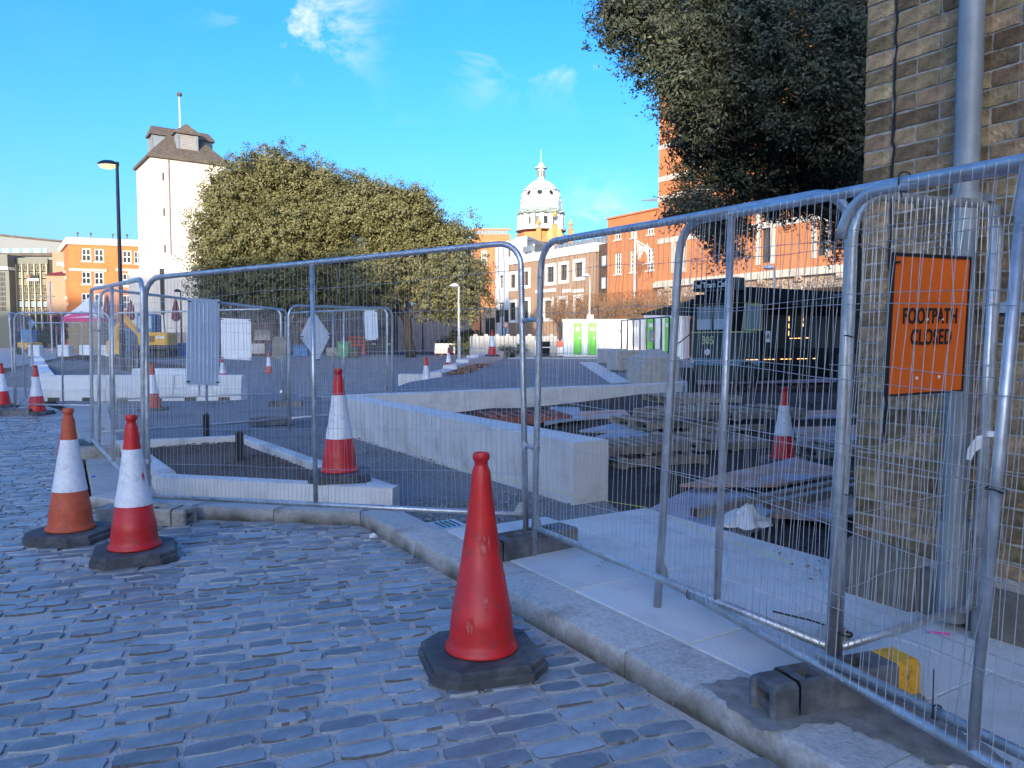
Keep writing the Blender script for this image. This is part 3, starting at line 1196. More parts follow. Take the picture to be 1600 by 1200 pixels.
fence_foot('dark plastic fence foot with a yellow end, on the kerb below the orange notice', (1.20, 2.865, .12), .34, end=M['yellow'], L=.60, W=.155)
fence_foot('dark plastic fence foot on the flags behind the plain red cone', (.095, 4.92, .12), math.atan2(.5, .70), L=.74)
fence_foot('weathered concrete fence foot on the setts behind the red and white cone', (-2.98, 6.18, .012), math.atan2(-.07, .6) + math.pi, M['foot_conc'], L=.78)
fence_foot('grey concrete fence foot on the apron by the far corner of the planter', (-4.93, 8.95, .112), .55, M['foot_conc'])
fence_foot('dark fence foot on gravel inside the site under the diamond sign panel', (-4.05, 12.9, .07), .3)
fence_foot('dark fence foot on the ground behind the diamond sign', (-4.9, 16.6, .04), .1)
fence_foot('dark fence foot at the far left beside the banded cone', (-9.75, 14.95, .012), .1)
fence_foot('dark fence foot on the apron at the back corner of the fence', (-5.3, 9.35, .112), 2.2)


def fence_clip(label, pm, pa, pb):
    """coupler joining two posts"""
    pb = Vector((pb[0], pb[1], pa[2]))
    t = thing('post_coupler', label, 'fence clip', tuple((Vector(pa) + Vector(pb)) / 2), 0, 'clips joining fence posts')
    bb = MB()
    mid = (Vector(pa) + Vector(pb)) / 2
    d = (Vector(pb) - Vector(pa))
    for p in (pa, pb):
        p = Vector(p) - mid
        bb.tube([p - Vector((0, 0, .017)), p + Vector((0, 0, .017))], .027, 12)
    dn = d.normalized() * .02
    bb.tube([Vector(pa) - mid + dn, Vector(pb) - mid - dn], .014, 8)
    sd = d.normalized().cross(Vector((0, 0, 1)))
    bb.tube([sd * .035, -sd * .035], .008, 6)
    bb.build('clip_body', M['steel'], t, 40)
    return t


mA, mB_, mF, mG = panel_matrix((-3.0024, 6.2732, .0071, -.3946, .0415, .0528)), panel_matrix((.1389, 4.8362, .1005, -1.0261, -.0103, .02)), panel_matrix((-5.0596, 9.1925, .091, -.9622, -.028, .0165)), panel_matrix((-5.1764, 9.5672, .1324, 1.1363, -.0448, .0136))
fence_clip('upper clip joining the two fence posts behind the plain red cone', None, mA @ Vector((3.356, 0, 1.48)), mB_ @ Vector((0, 0, 1.42)))
fence_clip('lower clip joining the two fence posts behind the plain red cone', None, mA @ Vector((3.356, 0, .66)), mB_ @ Vector((0, 0, .60)))
fence_clip('upper clip joining the fence posts at the planter corner', None, mF @ Vector((3.45, 0, 1.38)), mA @ Vector((0, 0, 1.38)))
fence_clip('lower clip joining the fence posts at the planter corner', None, mF @ Vector((3.45, 0, .5)), mA @ Vector((0, 0, .5)))
fence_clip('clip joining the fence posts at the far corner on the left', None, mF @ Vector((0, 0, 1.52)), mG @ Vector((0, 0, 1.5)))


def cable_tie(label, c, r, axis, tail, m=M['black'], wd=.0028):
    t = thing('cable_tie', label, 'cable tie', tuple(c), 0, 'black cable ties on the fences')
    ax = Vector(axis).normalized()
    a = ax.orthogonal().normalized()
    bq = ax.cross(a)
    bb = MB()
    bb.tube([(a * math.cos(k * math.pi / 8) + bq * math.sin(k * math.pi / 8)) * r + ax * (.004 * math.sin(k)) for k in range(17)], wd, 6)
    bb.build('loop', m, t, 'all')
    bb = MB()
    p0 = a * r
    bb.tube([p0, p0 + Vector(tail) * .5 + Vector((0, 0, .006)), p0 + Vector(tail)], wd * .8, 5)
    bb.build('tail', m, t, 'all')
    return t


mC, mD, mE = panel_matrix((.7484, 3.8939, .0799, -1.1779, -.029, .0389)), panel_matrix((1.3204, 3.0538, .053, .4714, .0331, -.0409)), panel_matrix((1.1618, 2.908, .0891, -1.0999, -.0282, .0253))
cable_tie('black cable tie round the top rails beside the brick corner', mC @ Vector((1.30, .01, 2.0)), .034, mC.to_3x3() @ Vector((1, 0, 0)), (.01, 0, -.03))
cable_tie('black cable tie on the lower rail of the nearest fence panel, at its left end', mC @ Vector((.27, 0, .2)), .024, mC.to_3x3() @ Vector((1, 0, 0)), (.05, .02, .02))
cable_tie('black cable tie on the leaning post right of the orange notice', mC @ Vector((1.725, 0, 1.02)), .027, mC.to_3x3() @ Vector((.1, 0, 1)), (.02, 0, .0))
cable_tie('long loose black cable tie looped at the bottom of the post above the yellow-ended foot', mD @ Vector((0, -.01, .27)), .045, (.2, .1, 1), (-.30, -.02, .09), wd=.005)
cable_tie('black cable tie round the post left of the orange notice, upper one', mD @ Vector((0, 0, 1.46)), .023, (0, 0, 1), (.02, 0, 0))
cable_tie('black cable tie round the post left of the orange notice, lower one', mD @ Vector((0, 0, .84)), .023, (0, 0, 1), (.06, .03, -.02))
cable_tie('black cable tie near the end of the rail over the plastic foot', mE @ Vector((.50, 0, .2)), .024, mE.to_3x3() @ Vector((1, 0, 0)), (.005, .01, .16))
# strip of white tape tied to the post
t = thing('white_tag', 'torn white plastic tag hanging from the post right of the orange notice', 'tag', tuple(mD @ Vector((.90, -.01, 1.0))))
bb = MB()
bb.box(-.016, .03, -.03, .02, -.012, .012)
V = [(-.045, 0, -.012), (-.02, -.01, -.005), (-.028, -.012, -.06), (-.05, .004, -.085), (-.066, 0, -.12), (-.084, .006, -.118), (-.084, 0, -.07)]
bb.add([(x, y - .002, z) for x, y, z in V] + [(x, y + .002, z) for x, y, z in V], [tuple(range(7)), tuple(reversed(range(7, 14)))] + [(i, (i + 1) % 7, 7 + (i + 1) % 7, 7 + i) for i in range(7)])
bb.build('tag_film', M['whiteplastic'], t)

# ------------------------------------------------------------ orange notice
# hangs flat on the mesh of the short panel; its corners measured on that panel's plane
mDi = mD.inverted()


def on_panel(px, py, mt, off=-.035):
    o = mt @ Vector((0, off, 0))
    n = mt.to_3x3() @ Vector((0, 1, 0))
    r = ray(px, py)
    c = Vector((0, 0, EYE))
    tt = (o - c).dot(n) / r.dot(n)
    return mt.inverted() @ (c + r * tt)


cs = [on_panel(1384, 612, mD), on_panel(1499, 615, mD), on_panel(1515, 405, mD), on_panel(1391, 386, mD)]
print('sign corners', [tuple(round(v, 3) for v in p) for p in cs])
x0, x1 = (cs[0].x + cs[3].x) / 2, (cs[1].x + cs[2].x) / 2
z0, z1 = (cs[0].z + cs[1].z) / 2, (cs[2].z + cs[3].z) / 2
sg = thing('notice_board', 'orange rectangular notice with black edge reading FOOTPATH CLOSED, tied to the fence', 'sign', mtx=mD @ Matrix.Translation((x0, -.036, z0)) @ Matrix.Rotation(.02, 4, 'Y'))
Wd, Hd = x1 - x0, z1 - z0
bb = MB()
bb.bbox(.006, Wd - .006, -.004, .004, .006, Hd - .006, .002)
bb.build('board', M['orange_sign'], sg)
bb = MB()
for a in ((0, Wd, 0, .008), (0, Wd, Hd - .013, Hd), (0, .008, .0081, Hd - .0131), (Wd - .008, Wd, .0081, Hd - .0131)):
    bb.box(a[0], a[1], -.008, .007, a[2], a[3])
bb.build('edge_trim', M['black'], sg)
text_obj('lettering', 'FOOTPATH', .1, M['black'], sg, (Wd * .50, -.0075, Hd * .565), (math.pi / 2, 0, 0), .001, .0022, space=1.12, fit=(Wd * .70, Hd * .115))
text_obj('lettering', 'CLOSED', .1, M['black'], sg, (Wd * .525, -.0075, Hd * .415), (math.pi / 2, 0, 0), .001, .0022, space=1.12, fit=(Wd * .53, Hd * .115))
for fx, fz in ((.37, .12), (.66, .12), (.46, .54), (.66, .54)):
    bb = MB()
    bb.lathe([(.007, 0), (.007, .003), (0, .005)], 8)
    o = bb.build('rivet', M['whiteplastic'], sg, loc=(Wd * fx, -.005, Hd * fz))
    o.rotation_euler = (math.pi / 2, 0, 0)
bb = MB()
bb.tube([(-.015, -.012, Hd * .93), (.03, -.012, Hd * .935), (.035, -.006, Hd * .935)], .004, 6)
bb.build('tie', M['black'], sg)


def board_on_panel(name, label, mt, corners, m, thick=.012, group=None, cat='board', off=-.05):
    ps = [on_panel(*c, mt, off) for c in corners]
    t = thing(name, label, cat, group=group, mtx=mt @ Matrix.Translation((ps[0].x, off, ps[0].z)))
    n = len(ps)
    pts = [(p.x - ps[0].x, p.z - ps[0].z) for p in ps]
    bb = MB()
    V = [(x, -thick / 2, z) for x, z in pts] + [(x, thick / 2, z) for x, z in pts]
    bb.add(V, [tuple(range(n)), tuple(reversed(range(n, 2 * n)))] + [(i, n + i, n + (i + 1) % n, (i + 1) % n) for i in range(n)])
    bb.build('sheet', m, t)
    # pressed ribs on the sheet
    xs_ = [p[0] for p in pts]
    zs_ = [p[1] for p in pts]
    bb = MB()
    if n == 4 and abs(pts[0][1] - pts[1][1]) < .2:
        k = max(3, int((max(xs_) - min(xs_)) / .075))
        for i in range(1, k):
            x = min(xs_) + (max(xs_) - min(xs_)) * i / k
            bb.box(x - .005, x + .005, -thick / 2 - .006, -thick / 2, min(zs_) + .05, max(zs_) - .05)
        bb.build('rib', m, t)
    for (x, z) in pts:
        cx, cz = sum(xs_) / n, sum(zs_) / n
        b2 = MB()
        X, Z = x + (cx - x) * .07, z + (cz - z) * .07
        b2.box(X - .03, X + .03, -thick / 2 - .012, -thick / 2 - .004, Z - .008, Z + .008)
        b2.build('tie', M['black'], t)
    return t


mI2, mH1, mH2 = panel_matrix((-8.2778, 15.9612, .05, .07, .0306, .0732)), panel_matrix((-3.5611, 12.246, .0335, .8368, .0071, -.0273)), panel_matrix((-5.027, 17.0106, .0779, -.6721, .0072, .0178))
board_on_panel('white_board', 'tall narrow white board hung on the fence inside the site', mG, [(291, 601), (341, 602), (343, 468), (293, 466)], M['signback'], group='blank white boards on the inner fences')
board_on_panel('white_board', 'squarish white board hung on the fence beside the tall narrow board', mI2, [(346, 561), (393, 563), (392, 499), (345, 497)], M['signback'], group='blank white boards on the inner fences')
board_on_panel('white_board', 'small slanted white board hung on the fence right of the diamond sign', mH2, [(571, 532), (591, 531), (589, 485), (569, 485)], M['signback'], group='blank white boards on the inner fences')
board_on_panel('diamond_sign', 'white back of a diamond shaped sign hung on the inner fence', mH1, [(496, 565), (516, 524), (489, 485), (469, 526)], M['signback'], cat='sign')
board_on_panel('brown_board', 'brown timber board fixed behind the end of the inner fence', mI2, [(425, 560), (446, 561), (448, 527), (427, 525)], M['wood'], thick=.03)


# ------------------------------------------------------------ cones
def arc_patch(prof, a0, a1, n, z0, z1, off):
    """curved patch following the cone body between two angles"""
    bb = MB()
    rr = lambda z: np.interp(z, [p[1] for p in prof], [p[0] for p in prof]) + off
    V, Fc = [], []
    for i in range(n + 1):
        a = a0 + (a1 - a0) * i / n
        zt = z1 + .018 * math.sin(i * 2.3)
        zb = z0 + .022 * math.sin(i * 1.7 + 1)
        for z in (zb, (zb + zt) / 2, zt):
            V.append((rr(z) * math.cos(a), rr(z) * math.sin(a), z))
    for i in range(n):
        for k in range(2):
            Fc.append((i * 3 + k, i * 3 + 3 + k, i * 3 + 4 + k, i * 3 + 1 + k))
    bb.add(V, Fc)
    return bb


CPROF = [(.162, .074), (.170, .080), (.170, .092), (.156, .104), (.149, .13), (.143, .20), (.133, .27), (.1305, .273), (.107, .42), (.1035, .423), (.072, .63), (.050, .80), (.043, .885), (.040, .895), (.031, .915), (.030, .935), (.038, .945), (.040, .96), (.034, .975), (.026, .975), (.024, .93)]
cone_cache = {}


def cone(label, loc, rz=0, body='cone_red', sleeve=True, tilt=(0, 0), patches=(), scale=1.0, base='rubber', detail=True, patch_m='cone_red', n=36):
    t = thing('traffic_cone', label, 'traffic cone', loc, rz, 'traffic cones around the works')
    t.rotation_euler = (tilt[0], tilt[1], rz)
    t.scale = (scale,) * 3

    def cm(key, fn):
        if key not in cone_cache:
            cone_cache[key] = fn()
        return cone_cache[key]

    def mk_base():
        bb = MB()
        a, c = .265, .165
        o8 = lambda a, c: [(a, c), (c, a), (-c, a), (-a, c), (-a, -c), (-c, -a), (c, -a), (a, -c)]
        for (s0, za, zb) in ((1.0, 0, .040), (.955, .040, .072)):
            p = o8(a * s0, c * s0)
            q = o8(a * s0 - .008, c * s0 - .008)
            V = [(x, y, za) for x, y in p] + [(x, y, zb - .007) for x, y in p] + [(x, y, zb) for x, y in q]
            bb.add(V, [(i, (i + 1) % 8, 8 + (i + 1) % 8, 8 + i) for i in range(8)] + [(8 + i, 8 + (i + 1) % 8, 16 + (i + 1) % 8, 16 + i) for i in range(8)] + [tuple(range(16, 24)), tuple(reversed(range(8)))])
        for qx, qy in ((.2, .12), (-.2, -.12)):
            bb.box(qx - .04, qx + .04, qy - .012, qy + .012, .0715, .0745)
        return bb.mesh('base', M[base], 25)

    def mk_body():
        bb = MB()
        pr = CPROF if detail else CPROF[:4] + CPROF[6:7] + CPROF[-8:]
        bb.lathe(pr, n, cap=False)
        return bb.mesh('body', M[body], 50)
    link('base', cm(('b', base), mk_base), t)
    link('body', cm(('c', body, detail, n), mk_body), t)
    if sleeve:
        def mk_sl():
            bb = MB()
            zz = [.365, .372, .5, .62, .738, .745]
            rr = [float(np.interp(z, [p[1] for p in CPROF], [p[0] for p in CPROF])) + .0035 for z in zz]
            bb.lathe([(rr[0] - .003, zz[0])] + list(zip(rr, zz)) + [(rr[-1] - .004, zz[-1])], n, cap=False)
            return bb.mesh('reflective_sleeve', M['sleeve'], 50)
        link('reflective_sleeve', cm(('s', n), mk_sl), t)
    for (a0, a1, za, zb) in patches:
        arc_patch(CPROF, a0, a1, 7, za, zb, .0052).build('torn_patch', M[patch_m], t)
    return t


def cone_px(label, px, py, z, **k):
    """base plate centre seen at (px,py) on ground of height z"""
    g = G(px, py, z + .07)
    return cone(label, (g.x, g.y, z), **k)


cone('plain red cone without a white sleeve, standing alone beside the kerb', (-.14, 3.46, .012), rz=.30, sleeve=False, patches=[(-1.95, -1.62, .54, .60), (-1.45, -1.38, .56, .60), (-1.75, -1.6, .30, .34), (-2.3, -2.1, .2, .25)], patch_m='scuff')
cone('red and white cone on the setts beside the concrete fence foot', (-2.575, 5.17, .014), rz=.42, patches=[(-.85, -.62, .545, .58)])
cone('faded orange and white cone with a torn sleeve, leftmost of the near pair', (-3.30, 5.67, .014), rz=-.12, body='cone_orange', tilt=(0, .012), patches=[(-2.75, -2.05, .70, .745), (-2.55, -2.2, .64, .69)], patch_m='cone_orange')
cone('red and white cone standing on the planter corner behind the fence', (-1.52, 6.72, .268), rz=.2)
cone('dented red and white cone on dark soil among the pallets', (3.46, 9.72, -.08), rz=.5, tilt=(.01, -.02))
cone_px('red and white cone cut by the left edge of the photo', 4, 632, 0, n=20)
cone_px('bright banded cone at the far left end of the fence', 58, 642, .012, n=20)
cone_px('faded cone on gravel just behind the fence clip at the planter', 239, 637, .03, body='cone_orange', n=20)
cone_px('small red and white cone below the squarish white board', 348, 596, .0, n=16, scale=.95)
cone_px('small worn orange cone alone on the tarmac left of the diamond sign', 420, 583, .13, body='cone_orange', n=16, scale=.92)
cone_px('red and white cone in front of the low granite block', 666, 611, .05, n=20)
cone_px('red and white cone just beyond the low granite block on tarmac', 701, 577, .17, n=16)
cone_px('small cone standing on the far end of the granite edging', 769, 554, .90, n=16, scale=.95)
cone_px('tiny cone by the tree trunk, left of its pair', 675, 546, .45, n=12)
cone_px('tiny cone by the tree trunk, right of its pair', 683, 551, .45, n=12)
cone_px('far cone on the left by the tent, leftmost of four', 40, 552, .22, n=12)
cone_px('far cone on the left with an orange top', 47, 551, .22, body='cone_orange', n=12)
cone_px('far cone on the left between the barrier end and the white blocks', 67, 554, .2, n=12)
cone_px('far cone on the left beside the white blocks, right of the others', 82, 553, .2, n=12)
cone_px('half hidden red cone behind the white blocks', 91, 550, .22, n=12)

# ------------------------------------------------------------ planter by the kerb
q0, q1, q2, q3, q4 = G(613, 763, .27), G(236, 744, .27), G(176, 688, .27), G(385, 679, .27), G(572, 742, .27)
planter = thing('planter', 'low pale granite planter edged with stones and filled with brown soil', 'planter', (0, 0, 0))
b = MB()
V2 = lambda p: (p.x, p.y)
qc = (q0 + q1 + q2 + q3) / 4
b.prism([V2(qc.lerp(q_, .955)) for q_ in (q0, q1, q2, q3, q4)], -.05, lambda x, y: .19 + .02 * math.sin(x * 3) * math.cos(y * 2.7))
b.build('soil_core', M['soil'], planter)


def edge_run(a, c, n, wd, z0, z1, m, parent, name='edging_stone', left=True, bev=.012):
    a, c = Vector(a[:2]), Vector(c[:2])
    for i in range(n):
        p, q = a.lerp(c, i / n), a.lerp(c, (i + 1) / n)
        o, rz = kerb_stone(p, q, wd, z0, z1, m, name, parent, .004, left, bev)
        o.rotation_euler = (0, 0, rz)


edge_run(q1, q0, 4, .16, -.02, .27, M['granite'], planter)
dg = (q3 - q4).normalized()
edge_run(q0 + Vector((.0, .17, 0)), q3, 4, .15, -.02, .268, M['granite'], planter)
edge_run(q3 + Vector((-.04, -.02, 0)), q2, 2, .14, -.02, .27, M['granite'], planter)
edge_run(q2 + Vector((.05, -.02, 0)), q1 + Vector((-.02, .17, 0)), 3, .16, -.02, .27, M['granite'], planter)
# bark chips in the soil
b = MB()
for k in range(2600):
    u_, v_ = random.random(), random.random()
    p = q1.lerp(q0, u_ * .92 + .03).lerp(q2.lerp(q3, u_ * .9 + .03), v_ * .92 + .05)
    r = random.uniform(.008, .022)
    mtx = Matrix.Translation((p.x, p.y, .19 + .02 * math.sin(p.x * 3) * math.cos(p.y * 2.7))) @ Matrix.Rotation(random.uniform(0, 6), 4, 'Z') @ Matrix.Rotation(random.uniform(-.5, .5), 4, 'X')
    vs = [mtx @ Vector(c) for c in ((-r, -r * .4, 0), (r, -r * .4, 0), (r, r * .4, .002), (-r, r * .4, .002), (0, 0, r * .5))]
    b.add(vs, [(0, 1, 4), (1, 2, 4), (2, 3, 4), (3, 0, 4)])
stuff(b.build('bark_chips', M['soil'], planter))
for lab, px, py, hh, wd in (('charred black timber stake in the planter soil, further one', 323, 684, .33, .075), ('charred black timber stake in the planter soil, nearer one', 375, 720, .33, .085)):
    p = G(px, py, .19)
    t = thing('timber_stake', lab, 'stake', (p.x, p.y, .17), random.uniform(.2, .6), 'stakes in the planter')
    bb = MB()
    bb.bbox(-wd / 2, wd / 2, -wd / 2, wd / 2, 0, hh, .006)
    bb.build('stake_post', M['black'], t)
    bb = MB()
    bb.box(-wd / 2 + .012, wd / 2 - .012, -wd / 2 + .012, wd / 2 - .012, hh, hh + .012)
    bb.build('stake_top', M['slate'], t)

# manhole cover at the gravel edge
p = G(699, 823, .085)
t = thing('drain_cover', 'small square metal drain cover set in gravel behind the kerb', 'drain cover', (p.x, p.y, .07), KROT)
bb = MB()
bb.bbox(-.15, .15, -.13, .13, 0, .03, .004)
bb.build('cover_frame', M['granite'], t)
bb = MB()
bb.bbox(-.11, .11, -.09, .09, .028, .036, .003)
bb.build('cover_lid', M['steel'], t)
for i in range(4):
    bb = MB()
    bb.box(-.09, .09, -.07 + i * .042, -.056 + i * .042, .0355, .040)
    bb.build('lid_bar', M['slate'], t)
p = G(738, 840, .02)

# ------------------------------------------------------------ long granite walls
w1 = thing('granite_wall', 'long low wall of pale granite blocks ending in a square cut end', 'low wall', (0, 0, 0))
a0, a1 = Vector((.535, 6.62)), Vector((-2.74, 11.95))
dW = (a1 - a0).normalized()
nW = Vector((-dW.y, dW.x))   # left of run; the wall body lies to the right
L1 = (a1 - a0).length
x = 0
for i, L in enumerate((1.25, 1.55, 1.55, L1 - 4.35)):
    o, rz = kerb_stone(a0 + dW * x, a0 + dW * (x + L), .385, -.12, .605, M['granite'], 'granite_block', w1, .004, False, .008)
    o.rotation_euler = (0, 0, rz)
    x += L
w2 = thing('granite_wall', 'pale granite retaining wall curving right in front of the raised tarmac', 'low wall', (0, 0, 0))
P2 = [Vector(p) for p in ((-2.70, 12.35), (-.95, 13.4), (.85, 14.45), (2.6, 15.45), (3.15, 15.78), (3.6, 16.2), (3.85, 16.8))]
for i, (p, q) in enumerate(zip(P2, P2[1:])):
    o, rz = kerb_stone(p, q, .40, -.14, .58, M['granite'], 'granite_block', w2, .005, True, .01)
    o.rotation_euler = (0, 0, rz)
w3 = thing('granite_edging', 'low granite edging blocks running back along the raised tarmac with pale pink sides', 'low wall', (0, 0, 0))
g0, g1, g2 = G(622, 612, .0), G(691, 613, .0), G(783, 570, .30)
o, rz = kerb_stone(g0, g1 + Vector((-.02, 0, 0)), .42, -.05, .50, M['granite'], 'edging_block', w3, .006, True, .012)
o.rotation_euler = (0, 0, rz)
nn = 7
for i in range(nn):
    p, q = g1.lerp(Vector((-.45, 41, 0)), i / nn), g1.lerp(Vector((-.45, 41, 0)), (i + 1) / nn)
    zt = .50 + .34 * min(1, (i + .5) / 3) + (.0 if i < 3 else .02)
    o, rz = kerb_stone(p, q, .45, -.05, zt, M['granite'], 'edging_block', w3, .01, True, .012)
    o.rotation_euler = (0, 0, rz)
# leaves drifted against it
C = np.array([(-1.25 + random.gauss(0, .22) + .0, 0, 0) for k in range(900)])
C[:, 1] = 21.5 + rng.random(900) * 8
C[:, 0] = g1.x + .1 + (C[:, 1] - 21) * .062 + np.abs(rng.normal(0, .22, 900))
C[:, 2] = .515 + np.abs(rng.normal(0, .02, 900))
o = link('fallen_leaves', leaf_mesh('fallen_leaves', C, rng.normal(size=(900, 3)) * .5 + np.array([0, 0, 1]), .12, .07, M['deadleaf']))
tag(o, 'brown fallen leaves drifted against the granite edging', 'leaves', kind='stuff')

# yellow setting-out line
t = thing('string_line', 'taut yellow string line stretched along the granite wall and over the flags', 'string', (0, 0, 0))
bb = MB()
bb.tube([G(525, 668, .0) + Vector((0, 0, .25)), D(700, 728, 8.3), D(900, 775, 6.4), D(1010, 793, 6.0), D(1120, 838, 5.2), D(1300, 900, 4.45)], .0022, 4)
bb.build('line', M['string'], t)

# ------------------------------------------------------------ litter on the ground
def litter(name, label, px, py, z, fn, m):
    p = G(px, py, z)
    bb = MB()
    fn(bb)
    o = bb.build(name, m, None, loc=(p.x, p.y, z))
    return tag(o, label, 'litter', None)


def crumple(r, seed, flat=.5):
    def fn(bb):
        q = random.Random(seed)
        n, m_ = 9, 5
        V = [(0, 0, r * flat * 1.3)]
        for i in range(1, m_):
            for k in range(n):
                a = 2 * math.pi * k / n
                rr_ = r * math.sin(i / (m_ - 1) * math.pi / 2) * q.uniform(.7, 1.2)
                V.append((rr_ * math.cos(a), rr_ * math.sin(a), max(0, r * flat * 1.2 * math.cos(i / (m_ - 1) * math.pi / 2) * q.uniform(.6, 1.4))))
        Fc = [(0, 1 + k, 1 + (k + 1) % n) for k in range(n)]
        for i in range(m_ - 2):
            for k in range(n):
                Fc.append((1 + i * n + k, 1 + (i + 1) * n + k, 1 + (i + 1) * n + (k + 1) % n, 1 + i * n + (k + 1) % n))
        bb.add(V, Fc)
    return fn


litter('crumpled_paper', 'small scrap of crumpled white paper on the setts at the kerb corner', 583, 839, .014, crumple(.032, 3, .7), M['whiteplastic'])
litter('bottle_cap', 'bright blue plastic scrap on the concrete apron', 146, 745, .112, crumple(.022, 5, .4), M['bluebit'])
litter('pink_wrapper', 'thin pink and black pen lying on the flags near the brick wall', 1468, 991, .12, lambda bb: bb.tube([(-.05, .015, .006), (.045, -.012, .006)], .006, 6), M['pink'])
o = litter('plastic_bag', 'torn white plastic bag caught at the edge of the flags', 1172, 822, .02, lambda bb: None, M['whiteplastic'])
bb = MB()
qb = random.Random(77)
nb, mb_ = 26, 16
fold = lambda a, t: 1 + .28 * math.sin(5 * a + 3 * t) + .18 * math.sin(11 * a - 4 * t) + .14 * math.sin(17 * a + 9 * t)
V = []
for i in range(mb_):
    t_ = i / (mb_ - 1)
    for k in range(nb):
        a = 2 * math.pi * k / nb
        r_ = (.015 + .15 * t_ ** 1.3) * fold(a, t_) * (1 + qb.gauss(0, .05))
        z = .15 * (1 - t_) ** .8 * (1 + .2 * math.sin(3 * a)) + .018 * math.sin(9 * a + 6 * t_)
        V.append((r_ * math.cos(a) * 1.2 - .06 * t_, r_ * math.sin(a) * .7, max(z, .002)))
bb.add(V, [(i * nb + k, i * nb + (k + 1) % nb, (i + 1) * nb + (k + 1) % nb, (i + 1) * nb + k) for i in range(mb_ - 1) for k in range(nb)])
o.data = bb.mesh('plastic_bag', M['whiteplastic'], 'all')
spots = [(940, 885, .12), (1152, 783, .12), (1215, 862, .12), (1280, 900, .12), (1292, 885, .12), (505, 781, .1), (410, 783, .1), (1240, 1058, .1235), (1250, 880, .12), (300, 803, .012), (64, 673, .012), (640, 730, .08), (615, 760, .08)]
C = []
for px, py, z in spots:
    for k in range(4):
        p = G(px + random.uniform(-14, 14), py + random.uniform(-8, 8), z)
        C.append((p.x, p.y, z + .008))
for k in range(45):
    y = 2.9 + 6 * random.random()
    x = random.uniform(-.62 * y, road_right(y) - .05)
    C.append((x, y, .022))
C = np.array(C)
o = link('scattered_leaves', leaf_mesh('scattered_leaves', C, rng.normal(size=(len(C), 3)) * .25 + np.array([0, 0, 1]), .035, .02, M['deadleaf']))
tag(o, 'small dry leaves scattered over flags and setts', 'leaves', kind='stuff')

# ------------------------------------------------------------ timber and sheets lying in the dug-out bed
PZ = -.085


def sstep(v):
    v = min(max(v, 0), 1)
    return v * v * (3 - 2 * v)


def pz(x, y):
    return PZ + .34 * sstep((y - 9.2) / 5.2) * (1 - .75 * sstep((y - 15.8) / 3)) + .13 * sstep((x - .5) / 2.5) * sstep((y - 11) / 4) * (1 - sstep((y - 15.8) / 3))


def GP(px, py, off=0.0):
    z = PZ
    for _ in range(12):
        p = G(px, py, z + off)
        z = .5 * z + .5 * pz(p.x, p.y)
    return G(px, py, z + off)


b = MB()
yy = [7.0 + .45 * i for i in range(36)]
nx = 26
V = []
rg = random.Random(3)
for y in yy:
    x0 = .62 - .615 * (y - 6.62) if y < 12.3 else -2.7
    x0 = max(x0, -2.75)
    for i in range(nx):
        x = x0 + (13 - x0) * (i / (nx - 1)) ** 1.2
        if ((Vector((x, y)) - KO).dot(KN) < 2.25) and (Vector((x, y)) - KO).dot(KD) > .7:
            V.append((x, y, PZ - .06))
        else:
            V.append((x, y, pz(x, y) + rg.uniform(-.018, .022) + .004))
b.add(V, [(j * nx + i, j * nx + i + 1, (j + 1) * nx + i + 1, (j + 1) * nx + i) for j in range(len(yy) - 1) for i in range(nx - 1)])
structure(b.build('dug_ground', M['pit'], None, 'all'))


def pallet(label, px, py, rz, wd=1.2, dp=1.0, z=PZ, tilt=(0, 0), m='wood', nsl=7, key=None):
    p = GP(px, py, z - PZ)
    t = thing('pallet', label, 'pallet', (p.x, p.y, p.z), rz, 'pallets in the dug-out bed')
    t.rotation_euler = (tilt[0], tilt[1], rz)
    r = random.Random(int(px * 7 + py))
    k = (wd, dp)
    for y in (-dp / 2 + .05, 0, dp / 2 - .05):
        bb = MB()
        bb.bbox(-wd / 2, wd / 2, y - .045, y + .045, .02, .115, .004)
        bb.build('bearer', M[m], t)
    for i in range(nsl):
        x = -wd / 2 + .05 + (wd - .10) * i / (nsl - 1)
        if r.random() < .08:
            continue
        bb = MB()
        bb.bbox(-.045, .045, -dp / 2, dp / 2, 0, .02, .003)
        o = bb.build('slat', M[m], t, loc=(x + r.uniform(-.008, .008), r.uniform(-.012, .012), .1155))
        o.rotation_euler = (0, 0, r.uniform(-.02, .02))
    for i in range(3):
        x = -wd / 2 + .06 + (wd - .12) * i / 2
        bb = MB()
        bb.box(x - .045, x + .045, -dp / 2, dp / 2, 0, .0195)
        bb.build('base_slat', M[m], t)
    return t


